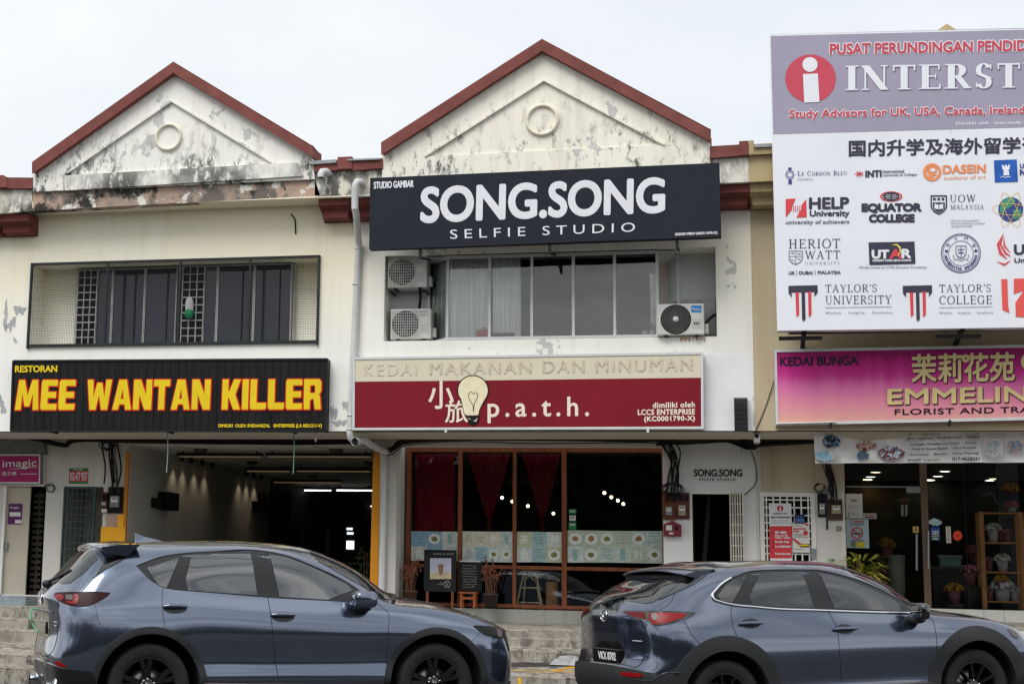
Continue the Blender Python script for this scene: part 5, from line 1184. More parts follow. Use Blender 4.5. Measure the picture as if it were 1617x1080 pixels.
def fan(label, px, py, Y, ang):
    q = at(px, py, Y); t = thing('ceiling_fan', label, 'ceiling fan', tuple(q), 'ceiling fans of the noodle shop'); mf = mat('fan_brown', (70, 60, 50), 0.5, 0.1)
    MB().lathe([(0.0, -0.07), (0.09, -0.06), (0.13, 0.0), (0.10, 0.05), (0.03, 0.09), (0.0, 0.1)], tuple(q), 20).build('motor', mf, t)
    MB().tube([q+Vector((0, 0, 0.08)), (q.x, q.y, zce)], 0.015, 8).build('rod', mf, t)
    for k in range(3):
        g = ang+2*math.pi*k/3; u = Vector((math.cos(g), math.sin(g), 0)); v = Vector((-u.y, u.x, 0))
        mb = MB(); A = [q+u*0.1-v*0.03, q+u*0.62-v*0.07, q+u*0.62+v*0.07+Vector((0, 0, 0.02)), q+u*0.1+v*0.03+Vector((0, 0, 0.01))]
        mb.add(A+[p+Vector((0, 0, 0.006)) for p in A], [(3, 2, 1, 0), (4, 5, 6, 7), (0, 1, 5, 4), (1, 2, 6, 5), (2, 3, 7, 6), (3, 0, 4, 7)]); mb.build('blade', mf, t)
fan('ceiling fan nearest the left of the noodle shop opening', 317, 709, 2.6, 0.1); fan('ceiling fan behind the first one at the left of the noodle shop', 398, 728, 5.5, 0.3)
fan('ceiling fan nearest the orange jamb', 531, 709.5, 2.6, 0.15); fan('ceiling fan in the middle between the second and third light rows', 494, 750, 9.5, 0.2); fan('ceiling fan half hidden behind the orange jamb', 585, 729.5, 5.5, 0.4)
for i, py_x in enumerate((285, 300, 318, 334, 388, 400, 412)):
    q = atx(py_x, 730, XI+0.14); l = bpy.data.lights.new('wall_downlight', 'SPOT'); l.energy = 4.5; l.spot_size = R(95); l.spot_blend = 0.9; l.color = (1, 0.84, 0.6); l.shadow_soft_size = 0.03
    o = bpy.data.objects.new('wall_downlight_lamp', l); COL.objects.link(o); o.location = (XI+0.16, q.y, zce-0.12)
    t = thing('downlight', 'small warm downlight in the row along the left wall of the noodle shop', 'downlight', (XI+0.16, q.y, zce-0.06), 'row of warm downlights along the left wall')
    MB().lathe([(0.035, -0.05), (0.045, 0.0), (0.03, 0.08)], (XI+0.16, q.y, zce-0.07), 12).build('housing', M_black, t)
    MB().lathe([(0, -0.001), (0.03, -0.001)], (XI+0.16, q.y, zce-0.115), 12).build('lens', mat('warm_lens', (255, 214, 150), 0.4, 0, emit=2.0), t)
# speaker on the left wall
p = atx(252, 791, XI+0.05)
t = thing('loudspeaker', 'black stepped loudspeaker box on the pale left wall of the noodle shop', 'loudspeaker', (XI, p.y, p.z))
y0 = atx(246, 791, XI+0.1).y; y1 = atx(275, 791, XI+0.1).y; zt = atx(262, 777, XI+0.1).z; zb_ = atx(262, 805, XI+0.1).z
MB().box(XI+0.01, XI+0.22, y0+(y1-y0)*.35, y0+(y1-y0)*.95, zb_, zt).build('cabinet', M_black, t, 0.015); MB().box(XI+0.01, XI+0.20, y0, y0+(y1-y0)*.35, zb_+0.02, zb_+(zt-zb_)*.6).build('small_cabinet', M_black, t, 0.015)
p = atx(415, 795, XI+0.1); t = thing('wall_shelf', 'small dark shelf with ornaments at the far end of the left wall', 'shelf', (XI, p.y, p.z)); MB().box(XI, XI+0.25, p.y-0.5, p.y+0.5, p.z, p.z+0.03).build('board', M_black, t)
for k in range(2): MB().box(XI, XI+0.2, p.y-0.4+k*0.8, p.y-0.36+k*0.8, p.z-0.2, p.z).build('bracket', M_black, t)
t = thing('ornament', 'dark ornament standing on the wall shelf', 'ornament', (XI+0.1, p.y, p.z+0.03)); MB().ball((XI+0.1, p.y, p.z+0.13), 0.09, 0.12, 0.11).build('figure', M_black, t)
# lit display fridge at the back
a, b, c, d = rc(520, 806, 562, 880, 12.0); t = thing('display_fridge', 'dark upright display fridge with lit white panels at the back', 'fridge', ((a+b)/2, 12, ZFL)); bx('cabinet', M_black, t, a, b, 12.0, 12.6, ZFL, d)
for y0, y1, x0, x1 in ((833, 836.5, 547.5, 556.5), (840, 843.5, 548, 558), (853.5, 867, 547, 559)):
    a, b, c, d = rc(x0, y0, x1, y1, 11.98); bx('lit_panel', mat('fridge_glow', (240, 246, 250), 0.5, 0, emit=1.0), t, a, b, 11.97, 11.99, c, d)
for x0, x1 in ((450, 470), (485, 512)):
    a, b, c, d = rc(x0, 832, x1, 900, 10.5); setp(bx('stacked_crates', mat('dim_crate', (38, 36, 34) if x0 < 480 else (52, 44, 30), 0.8, 0.2), None, a, b, 10.5, 11.0, ZFL, d, 0.02), 'dim stack of goods deep in the noodle shop, %s' % ('left of the pair' if x0 < 480 else 'yellowish one beside the fridge'), 'goods')
def leaves(mb, c, n, rad, h, ln, wd, droop=0.3, up=0.6):
    for k in range(n):
        g = random.uniform(0, 2*math.pi); r_ = rad*math.sqrt(random.random()); b_ = Vector((c[0]+r_*math.cos(g)*0.35, c[1]+r_*math.sin(g)*0.35, c[2]+random.uniform(0.25, 1)*h))
        u = Vector((math.cos(g), math.sin(g), random.uniform(-droop, up))).normalized(); s_ = u.cross(Vector((0, 0, 1))).normalized(); L1 = ln*random.uniform(0.6, 1.15); w_ = wd*random.uniform(0.7, 1.2)
        p1 = b_+u*L1*0.45+Vector((0, 0, 0.03*L1)); p2 = b_+u*L1-Vector((0, 0, droop*L1*0.6))
        mb.add([b_-s_*w_*0.2, b_+s_*w_*0.2, p1+s_*w_*0.5, p1-s_*w_*0.5, p2], [(0, 1, 2, 3), (3, 2, 4)])
def potted(label, base, pot_r, pot_h, potm, kind, m, n, rad, h, ln, wd, stems=4, group=None, stem_m=None, top=None):
    t = thing('potted_plant', label, 'plant', base, group)
    MB().lathe([(0, 0), (pot_r*0.72, 0), (pot_r*0.95, pot_h*0.9), (pot_r, pot_h*0.9), (pot_r, pot_h), (pot_r*0.9, pot_h), (pot_r*0.88, pot_h*0.9), (0, pot_h*0.88)], base, 24).build('pot', potm, t)
    mb = MB()
    for k in range(stems):
        g = random.uniform(0, 6.28); q = pot_r*0.6*random.random(); x, y = base[0]+q*math.cos(g), base[1]+q*math.sin(g); e = 1.0 if kind == 'leaf' else 0.9
        mb.tube([(x, y, base[2]+pot_h*0.85), (x+random.gauss(0, .02), y+random.gauss(0, .02), base[2]+pot_h+h*0.5), (x+random.gauss(0, .05)*e+(x-base[0])*0.5, y+random.gauss(0, .05), base[2]+pot_h+h*random.uniform(0.7, 1))], 0.009, 5)
    mb.build('stems', stem_m or mat('plant_stem', (92, 70, 48), 0.8, 0.1), t)
    mb = MB(); leaves(mb, (base[0], base[1], base[2]+pot_h), n, rad, h, ln, wd); mb.build('foliage', m, t); return t
M_pot = mat('brown_pot', (92, 66, 52), 0.7, 0.12, 5.0); M_potd = mat('dark_clay_pot', (66, 56, 52), 0.7, 0.12, 5.0); M_dullgreen = mat('dull_green_leaf', (70, 92, 52), 0.6, 0.3, 9.0)
q = at(207, 860, YS+0.5); potted('dusty green plant just inside the left edge of the noodle shop opening', (q.x, q.y, ZFL), 0.14, 0.25, M_potd, 'leaf', M_dullgreen, 90, 0.3, 0.62, 0.26, 0.05)
q = at(578, 880, YS+0.7); potted('bamboo-like plant behind the orange jamb', (q.x, q.y, ZFL), 0.14, 0.22, M_potd, 'leaf', mat('bamboo_leaf', (84, 104, 56), 0.6, 0.3, 9.0), 110, 0.35, 0.85, 0.32, 0.035)
a, b, c, d = rc(520, 888, 588, 891, YS+2.0); t = thing('railing', 'low black metal railing inside the noodle shop by the bamboo plant', 'railing', ((a+b)/2, YS+2, ZFL)); MB().box(a, b, YS+1.98, YS+2.02, d-0.03, d).build('top_rail', M_blackmetal, t)
for k in range(5): x = a+(b-a)*k/4; MB().box(x-0.012, x+0.012, YS+1.985, YS+2.015, ZFL, d-0.03).build('upright', M_blackmetal, t)

# ------------------------------------------------------------------ doors at the left
def gr_door(par, px0, py0, px1, py1, Y, nx_, nz_, m, w_=0.02, name='grille_door', fr=0.035):
    a, b, c, d = rc(px0, py0, px1, py1, Y); mb = MB()
    mb.prism(wallrect(a, b, c, d), Y-0.02, Y+0.02, [wallrect(a+fr, b-fr, c+fr, d-fr)])
    for k in range(1, nx_): x = a+(b-a)*k/nx_; mb.box(x-w_/2, x+w_/2, Y-0.012, Y+0.008, c+fr, d-fr)
    for k in range(1, nz_): z = c+(d-c)*k/nz_; mb.box(a+fr, b-fr, Y-0.010, Y+0.012, z-w_/2, z+w_/2)
    return mb.build(name, m, par)
M_teal = mat('teal_grey_paint', (58, 78, 82), 0.5, 0.12)
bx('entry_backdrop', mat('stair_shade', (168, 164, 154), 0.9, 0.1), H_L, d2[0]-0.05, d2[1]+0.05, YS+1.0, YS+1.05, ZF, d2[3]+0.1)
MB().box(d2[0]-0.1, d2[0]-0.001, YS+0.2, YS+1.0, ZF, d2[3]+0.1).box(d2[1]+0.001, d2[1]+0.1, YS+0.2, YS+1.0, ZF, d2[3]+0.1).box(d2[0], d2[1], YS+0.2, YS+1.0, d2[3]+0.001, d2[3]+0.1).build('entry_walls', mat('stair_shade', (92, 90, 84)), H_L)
gr_door(H_L, 97, 768.5, 148, 945, YS+0.06, 7, 16, M_teal, 0.014)
bx('salon_backdrop', M_dark, H_F, d1[0]-0.05, d1[1]+0.05, YS+0.8, YS+0.85, ZF, d1[3]+0.1)
MB().box(d1[0]-0.1, d1[0]-0.001, YS+0.2, YS+0.8, ZF, d1[3]+0.1).box(d1[1]+0.001, d1[1]+0.1, YS+0.2, YS+0.8, ZF, d1[3]+0.1).box(d1[0], d1[1], YS+0.2, YS+0.8, d1[3]+0.001, d1[3]+0.1).build('entry_walls', M_dark, H_F)
a, b, c, d = rc(7, 768, 44, 938.5, YS+0.04); dr = bx('door', mat('beige_door', (184, 176, 160), 0.6, 0.06, 1.0), H_F, a, b, YS+0.04, YS+0.08, c, d, 0.005); p = at(11, 862, YS+0.03); bx('handle', M_alu, dr, p.x-0.02, p.x+0.02, YS-0.01, YS+0.04, p.z-0.07, p.z+0.07)
mb = MB(); a, b, c, d = rc(46, 775, 62, 938, YS+0.2)
for k in range(17): z = c+(d-c)*k/17; mb.box(a, b, YS+0.3, YS+0.32, z, z+0.06)
mb.box(a+0.1, a+0.13, YS+0.29, YS+0.33, c, d); mb.build('folded_shutter', mat('grey_shutter', (76, 69, 60), 0.6, 0.15), H_F)
a, b, c, d = rc(-10, 764, 70, 767.5, YS-0.02); bx('door_head', M_white, H_F, a, b, YS-0.03, YS-0.001, c, d)
a, b, c, d = rc(2, 767, 6, 938, YS-0.02); bx('door_jamb', M_white, H_F, a, b, YS-0.03, YS-0.001, c, d)
bx('tiled_threshold', mat('blue_grey_tile', (132, 144, 152), 0.5, 0.15, 9.0), H_F, X_L0-3, at(70, 945, YS).x, YS-0.75, YS-0.001, ZFL-0.15, at(30, 940.5, YS).z)

# ------------------------------------------------------------------ meters, letterbox
def meterbox(label, x0, y0, x1, y1, Y, m, dials, board=True, group='electricity meters'):
    a, b, c, d = rc(x0, y0, x1, y1, Y); t = thing('electricity_meter', label, 'meter', ((a+b)/2, Y, c), group)
    bx('board', m, t, a, b, Y, Y+0.05, c, d, 0.008)
    for (mx0, my0, mx1, my1, cm) in dials:
        e, f, g, h = rc(mx0, my0, mx1, my1, Y-0.06); o = bx('meter_case', cm, t, e, f, Y-0.07, Y, g, h, 0.012)
        bx('dial', M_paper, o, e+(f-e)*.15, f-(f-e)*.15, Y-0.073, Y-0.069, g+(h-g)*.45, h-(h-g)*.15); bx('display', M_black, o, e+(f-e)*.25, f-(f-e)*.25, Y-0.075, Y-0.072, g+(h-g)*.68, g+(h-g)*.78)
    for k in range(2): x = a+(b-a)*(0.25+0.45*k); bx('fuse', M_black, t, x, x+0.05, Y-0.05, Y, d-0.13, d-0.03, 0.008)
    return t
M_mg = mat('meter_grey', (120, 124, 124), 0.5, 0.1); M_mb = mat('meter_beige', (150, 140, 112), 0.5, 0.1); M_mbo = mat('meter_board_wood', (112, 64, 44), 0.7, 0.25, 6.0); M_mbo2 = mat('meter_board_red', (104, 62, 60), 0.7, 0.3, 9.0)
Ymt = YS-0.05
meterbox('brown wooden meter board beside the cafe glass', 1046, 778, 1067, 820, Ymt, M_mbo, [(1051, 799, 1061.5, 813.6, M_mg)])
meterbox('mottled red meter board next to the studio doorway', 1067.5, 777.5, 1088.5, 819, Ymt, M_mbo2, [(1071, 797, 1083, 813.8, M_mb)])
meterbox('black meter box on the pier with the yellow foot', 170, 768.5, 193.6, 810, Ymt, M_black, [(173.5, 782.5, 187.5, 801, M_mg)])
meterbox('small brown meter board left of the black box on the yellow-footed pier', 158.5, 777, 169, 809, Ymt, M_mbo2, [(160, 792, 167.5, 799, M_mg), (160, 803, 167.5, 808.5, M_white)])
meterbox('narrow black meter right of the white grille door', 1291.3, 779.5, 1304.8, 816, Ymt, M_black, [(1293.5, 794, 1303, 812, M_mg)])
meterbox('brown meter box at the edge of the florist glass', 1306, 788, 1330.5, 821, Ymt, mat('meter_brown', (74, 58, 46), 0.6, 0.1), [(1313, 797, 1328, 811, M_mb)])
bx('cut_cable', M_cable, None, at(1306, 830, YS).x-0.012, at(1306, 830, YS).x+0.012, YS-0.03, YS, at(1306, 836, YS).z, at(1306, 818, YS).z); setp(bpy.data.objects['cut_cable'], 'short black cable trunk below the florist meters', 'cable')
a, b, c, d = rc(1320.5, 830.5, 1329, 838, YS-0.02); t = thing('doorbell', 'small grey doorbell switch on the white pier left of the florist glass', 'doorbell', ((a+b)/2, YS, c)); bx('plate', M_mg, t, a, b, YS-0.02, YS, c, d, 0.005); bx('button', M_white, t, a+0.03, b-0.03, YS-0.026, YS-0.02, c+0.03, d-0.03)
a, b, c, d = rc(1048.6, 822, 1074.8, 845.5, YS-0.1); t = thing('letterbox', 'dark red metal letterbox with a gabled top under the meter boards', 'letterbox', ((a+b)/2, YS-0.1, c)); M_lb = mat('letterbox_red', (124, 44, 54), 0.5, 0.15, 6.0)
MB().prism([(a, c), (b, c), (b, d-0.06), ((a*2+b)/3+0.02, d), ((a+2*b)/3-0.02, d), (a, d-0.06)], YS-0.1, YS).build('box_body', M_lb, t, 0.008); bx('slot', M_black, t, b-0.09, b-0.04, YS-0.105, YS-0.099, c+0.08, d-0.08)
bx('label_plate', M_paper, t, a+0.03, a+0.12, YS-0.104, YS-0.099, c+0.08, c+0.16); bx('label_plate', M_paper, t, a+0.08, a+0.14, YS-0.104, YS-0.099, c+0.02, c+0.05)

# ------------------------------------------------------------------ studio doorway
studio = thing('wall_lettering', 'black SONG.SONG SELFIE STUDIO letters on the white wall over the open doorway', 'sign', tuple(at(1134, 760, YS-0.012)))
for q_ in (text('lettering', 'SONG.SONG', quadpx(1095.8, 741, 1171.8, 751.8, 0), YS-0.013, M_black, studio, 0.35, 0.97, 10), text('lettering', 'S E L F I E   S T U D I O', quadpx(1103.8, 754.8, 1161.5, 758.9, 0), YS-0.013, M_black, studio, 0.15)): pass
x0, x1, z0, z1 = dd
MB().box(x0-0.1, x0-0.001, YS+0.2, YS+3.5, ZF, z1+0.1).build('stair_wall', mat('stair_white', (190, 192, 192), 0.8, 0.05), H_M); MB().box(x1+0.001, x1+0.1, YS+0.2, YS+3.5, ZF, z1+0.1).box(x0, x1, YS+0.2, YS+3.5, z1+0.001, z1+0.1).box(x0-0.1, x1+0.1, YS+3.5, YS+3.6, ZF, z1+0.1).build('stairwell', M_black, H_M)
mb = MB(); mb.prism([(x0-0.0, ZF), (x0+0.035, ZF), (x0+0.035, z1-0.035), (x1-0.035, z1-0.035), (x1-0.035, ZF), (x1, ZF), (x1, z1), (x0, z1)], YS-0.01, YS+0.12); mb.build('door_frame', M_white, H_M)
a, b, c, d = rc(1154.5, 777.5, 1174.5, 990, YS-0.03); mb = MB()
for k in range(6): x = a+(b-a)*k/5; mb.box(x-0.011, x+0.011, YS-0.06-0.02*k, YS-0.04-0.02*k, c, d)
for k in range(17): z = d-0.02-k*0.16; mb.beam((a, YS-0.05, z), (b, YS-0.15, z), 0.014)
mb.build('folding_gate', mat('cream_gate', (196, 190, 176), 0.55, 0.12), H_M)
mb = MB(); mb.beam(at(1120, 778, YS+1.0), at(1105, 980, YS+1.2), 0.05); mb.build('handrail', mat('dim_rail', (90, 90, 92), 0.5), H_M)
# ---- white grille door with banner
x0, x1, z0, z1 = dg
MB().box(x0, x1, YS+0.19, YS+0.2, ZF, z1).build('door_backing', M_black, H_R)
gd = gr_door(H_R, 1201, 777, 1289.5, 985, YS+0.02, 8, 17, M_white, 0.022, 'grille_door', 0.07)
p = at(1284.5, 874, YS-0.01); bx('lock', M_alu, gd, p.x-0.04, p.x+0.04, YS-0.03, YS, p.z-0.08, p.z+0.08)
Yn = YS-0.03
t = poster('tall white and red study advisor banner tied to the white grille door', 1215, 794.5, 1250.5, 885, Yn, mat('banner_white', (220, 220, 222), 0.6, 0.03), 'banner', 'banner')
rb = mat('banner_red', (204, 58, 66), 0.6, 0.04); shape('red_field', [pr(1215, 830.3, 1250.5, 881)], Yn-0.003, rb, t); shape('emblem', [ell(1232, 802.5, 5, 5, 24)], Yn-0.003, mat('emblem_red', (190, 36, 48), 0.5, 0), t); shape('emblem_letter', [ell(1232, 799.8, 1.4, 1.4, 10), pr(1230.8, 802, 1233.4, 807)], Yn-0.006, M_whitep, t)
text('lettering', 'INTERSTUDY', quadpx(1221, 809.5, 1243.5, 812), Yn-0.003, dark, t, 0.1); text('lettering', '国内升学及海外留学', quadpx(1217.5, 815, 1248, 818.2), Yn-0.003, dark, t, 0.1); text('lettering', 'Student advisors for', quadpx(1220, 820.5, 1246, 822.6), Yn-0.003, grey, t, 0); text('lettering', 'Local and Overseas Studies', quadpx(1217, 824.4, 1249, 826.6), Yn-0.003, grey, t, 0)
for s_, y, h in (('星期一至星期五', 838.5, 3.6), ('Mon to Fri', 843.5, 3), ('9.00am - 5.00pm', 847.4, 3.2), ('04-424 7666', 853.5, 3.4), ('011-5189 0690', 861, 3.4), ('Free Service', 872.3, 3.2)): text('lettering', s_, quadpx(1224, y, 1224+min(24, len(s_)*2.0+(4 if y < 840 else 0)), y+h), Yn-0.006, M_whitep, t, 0.2)
shape('contact_icon', [pr(1219, 854, 1222, 857), pr(1219.4, 860.5, 1221.8, 865)], Yn-0.006, mat('icon_dark_red', (140, 30, 40), 0.5, 0), t)
t = poster('white education fair poster with a red swoosh on the grille door', 1251.5, 826.5, 1278.5, 872, Yn+0.002, M_paper); shape('swoosh', [[(1251.5, 848), (1266, 858.5), (1268, 862), (1259, 858), (1251.5, 851.5)], [(1268, 826.5), (1275.5, 826.5), (1276, 831)], ell(1272, 841.3, 4, 4, 16)], Yn-0.002, rb, t)
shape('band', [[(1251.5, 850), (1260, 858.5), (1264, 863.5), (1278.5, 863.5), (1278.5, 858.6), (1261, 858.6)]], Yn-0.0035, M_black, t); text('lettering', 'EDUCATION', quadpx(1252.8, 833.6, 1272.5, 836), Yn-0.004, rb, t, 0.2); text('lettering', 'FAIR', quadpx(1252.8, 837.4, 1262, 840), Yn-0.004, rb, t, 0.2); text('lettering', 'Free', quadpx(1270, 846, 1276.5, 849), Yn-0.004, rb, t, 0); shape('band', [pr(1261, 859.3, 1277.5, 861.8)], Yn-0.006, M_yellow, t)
for k, y in enumerate((829.3, 843, 845, 847, 866.5)): shape('lettering_line', [pr(1254, y, 1266+k, y+0.7)], Yn-0.004, grey, t)
a, b, c, d = rc(1255, 812, 1270.5, 826, Yn+0.005); t = thing('open_sign', 'dim blue OPEN sign behind the education fair poster on the grille door', 'sign', ((a+b)/2, Yn, c)); bx('sign_panel', mat('deep_navy', (20, 30, 66), 0.4, 0.2), t, a, b, Yn+0.006, Yn+0.03, c, d, 0.006); text('lettering', 'OPEN', quadpx(1256, 818.6, 1269.5, 824.5), Yn+0.002, mat('pale_blue_ink', (92, 130, 190), 0.5, 0), t, 0.3); shape('sign_rays', [stroke([(1258+3*k, 814), (1258+3*k, 817)], 0.8) for k in range(4)], Yn+0.002, mat('pale_blue_ink', (92, 130, 190)), t)

# ------------------------------------------------------------------ cafe front
xc0, xc1 = at(641.5, 830, YF).x, at(1047.5, 830, YF).x
zfl, zhd = at(850, 958.5, YF).z, at(850, 704.5, YF).z
zt0, zt1 = at(880, 899.8, YF).z, at(880, 894, YF).z
bx('shop_plinth', M_concrete2, H_M, xc0-0.3, xc1, 2.19, 2.5, ZF, pm[0][1]+0.004)
mb = MB(); vx = [(641.5, 648.5), (723.5, 729.8), (810, 815.6), (887.4, 895), (1046, 1048.5)]
for i, (p0, p1) in enumerate(vx):
    mb.box(at(p0, 830, YF).x, at(p1, 830, YF).x, YF-0.05, YF+0.06, zfl-0.02, zhd)
for (p0, p1), (q0, q1) in zip(vx, vx[1:]):
    e, f = at(p1, 830, YF).x, at(q0, 830, YF).x
    mb.box(e, f, YF-0.04, YF+0.05, zfl-0.02, zfl+0.04); mb.box(e, f, YF-0.045, YF+0.055, zhd-0.10, zhd)
    mb.box(e, f, YF-0.04, YF+0.05, zt0, zt1)
cf = mb.build('shop_window', M_wood, H_M, 0.005)
for i, ((p0, p1), (q0, q1)) in enumerate(zip(vx, vx[1:])):
    e, f = at(p1, 830, YF).x, at(q0, 830, YF).x
    bx('pane', M_glass, cf, e, f, YF, YF+0.006, zt1, zhd-0.10); bx('pane', M_glass, cf, e, f, YF, YF+0.006, zfl+0.04, zt0)
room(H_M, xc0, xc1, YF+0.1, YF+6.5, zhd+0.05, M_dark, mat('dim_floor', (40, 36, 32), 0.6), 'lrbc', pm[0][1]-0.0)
M_curr = mat('crimson_curtain', (152, 24, 46), 0.85, 0.2, 4.0, stretch=(8, 1, 0.5))
Yc = YF+0.14; zc_b = at(690, 838.5, Yc).z
curtain('curtain', 'flat crimson curtain panel in the leftmost cafe pane', at(655, 780, Yc).x, at(718.5, 780, Yc).x, Yc, zc_b-0.1, zhd-0.12, M_curr, 6, 0.02, 'crimson cafe curtains')
def tied(label, x0, x1, xm, yk, yb):
    mb = MB(); n = 60; v = []; rows = 24
    za, zk, zb_ = zhd-0.12, at(xm, yk, Yc).z, at(xm, yb, Yc).z; X0, X1, XM = at(x0, 780, Yc).x, at(x1, 780, Yc).x, at(xm, 780, Yc).x
    for j in range(rows+1):
        t_ = j/rows; z = za+(zb_-za)*t_; s_ = max(0.0, (z-zk)/(za-zk)); wdt = 0.07+0.93*s_**0.95
        if z < zk: wdt = 0.07+0.06*min(1, (zk-z)/max(1e-3, zk-zb_))
        for i in range(n+1):
            u = i/n; x = XM+((X0+(X1-X0)*u)-XM)*wdt; v.append((x, Yc+0.03*math.sin(u*2*math.pi*6)*(0.5+wdt*0.5), z))
    mb.add(v, [(j*(n+1)+i, j*(n+1)+i+1, (j+1)*(n+1)+i+1, (j+1)*(n+1)+i) for j in range(rows) for i in range(n)], True)
    return setp(mb.build('curtain', M_curr), label, 'curtain', 'crimson cafe curtains')
tied('crimson curtain tied to a point in the second cafe pane', 738, 806, 773, 822, 838); tied('crimson curtain tied to a point in the third cafe pane', 824, 886, 856.5, 822, 838)
# pendant lamps
for i, (px, py, Y) in enumerate(((792.8, 785.6, YF+1.6), (809, 791.5, YF+2.2), (833.6, 798.8, YF+2.8), (873.9, 810.6, YF+3.6), (954.4, 778, YF+1.2), (965.3, 784.8, YF+1.8), (975.7, 790, YF+2.4), (984.3, 795.4, YF+3.0))):
    q = at(px, py, Y); t = thing('pendant_lamp', '%s glowing globe pendant in the %s row inside the cafe' % (('first', 'second', 'third', 'fourth')[i % 4], 'left' if i < 4 else 'right'), 'lamp', tuple(q), 'globe lamps hanging in the cafe')
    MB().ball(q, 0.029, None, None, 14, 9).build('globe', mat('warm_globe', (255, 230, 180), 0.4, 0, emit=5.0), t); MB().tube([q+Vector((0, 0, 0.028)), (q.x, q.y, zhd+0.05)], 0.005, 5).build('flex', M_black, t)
# printed food strips stuck behind the glass
cols = [(216, 226, 214), (168, 198, 178), (198, 184, 148), (150, 196, 208), (206, 206, 170), (120, 158, 128), (222, 214, 190), (176, 206, 202)]
rnd = random.Random(5)
def strip(label, x0, x1, y0, y1, n, seed, pal):
    Y = YF-0.005; rn = random.Random(seed); t = poster(label, x0, y0, x1, y1, Y, mat('strip_paper', (196, 206, 196), 0.6, 0.05), 'window sticker', 'window_sticker', 0.003, 'food picture strips on the cafe glass'); wd = (x1-x0)/n; h = (y1-y0)/2
    for k in range(n):
        for j in range(2):
            ca = tuple(min(240, int(q_*0.70+66)) for q_ in pal[rn.randrange(len(pal))]); nm = 'tile_%d_%d_%d' % ca; e, f = x0+k*wd, y0+j*h; shape('picture', [pr(e+0.15, f+0.15, e+wd-0.15, f+h-0.15)], Y-0.001, mat(nm.replace('tile', 'picture'), ca, 0.6, 0.16, 14.0), t)
            kind = rn.randrange(5); cx_, cy_ = e+wd/2, f+h/2; r_ = min(wd, h)*0.36
            if kind in (0, 1):
                shape('plate', [ell(cx_, cy_, r_*1.15, r_, 22)], Y-0.002, mat('plate_white', (222, 226, 220), 0.5, 0.03), t); shape('dish', [[(cx_+r_*0.7*math.cos(a_)*rn.uniform(.6, 1), cy_+r_*0.6*math.sin(a_)*rn.uniform(.6, 1)) for a_ in [2*math.pi*q_/11 for q_ in range(11)]]], Y-0.003, mat(('dish_brown', 'dish_olive')[kind], ((156, 116, 70), (128, 132, 74))[kind], 0.6, 0.35, 40), t)
            elif kind == 2:
                shape('glass_drawing', [[(cx_-r_*.5, cy_-r_), (cx_+r_*.5, cy_-r_), (cx_+r_*.36, cy_+r_), (cx_-r_*.36, cy_+r_)]], Y-0.002, mat('drink_teal', (150, 190, 184), 0.6, 0.25, 30), t)
            elif kind == 3: text('lettering', rn.choice('飲食好茶味'), quadpx(cx_-r_*.8, cy_-r_*.8, cx_+r_*.8, cy_+r_*.8), Y-0.002, mat('pale_ink', (232, 236, 230), 0.6, 0), t, 0.1, 1, 6, 2)
            else:
                for q_ in range(4): shape('doodle', [stroke([(cx_-r_+rn.random()*4, cy_-r_+q_*r_*.55), (cx_, cy_-r_+q_*r_*.55+rn.uniform(-1.5, 1.5)), (cx_+r_-rn.random()*4, cy_-r_+q_*r_*.55)], 0.7)], Y-0.002-0.0002*q_, mat('doodle_ink', (104, 122, 120), 0.6, 0), t)
strip('food picture strip across the leftmost cafe pane behind the chalkboards', 649, 723, 839, 885, 3, 3, [(190, 176, 128), (110, 160, 190), (70, 120, 80), (206, 210, 200), (196, 186, 150)])
strip('food picture strip across the second cafe pane', 730, 809.5, 839, 887, 4, 11, [(206, 214, 206), (140, 186, 200), (166, 110, 84), (214, 208, 180), (190, 210, 205)])
strip('food picture strip across the third cafe pane', 816, 887, 839.5, 887.5, 3, 21, [(150, 190, 196), (190, 194, 146), (206, 214, 206), (140, 182, 184), (200, 196, 168)])
strip('long pale green food picture strip across the wide right cafe pane', 896, 1046, 838, 888, 6, 42, [(166, 188, 160), (206, 218, 212), (182, 196, 168), (176, 206, 192), (192, 210, 194)])
for x0, y0, x1, y1, m, lb in ((898, 803.5, 910, 811, gr, 'green sticker highest on the wide right cafe pane'), (899, 813.5, 909, 822, M_paper, 'white sticker between two green ones on the cafe pane'), (898, 824.5, 910, 835.8, gr, 'green sticker lowest on the wide right cafe pane')):
    t = poster(lb, x0, y0, x1, y1, YF-0.006, m, 'sticker', 'sticker', 0.003, 'stickers on the cafe pane'); shape('print', [pr(x0+1.5, y0+2, x1-1.5, y0+3.2), pr(x0+2, y0+4.2, x1-3, y0+5.2)], YF-0.008, M_paper if m is gr else grey, t)
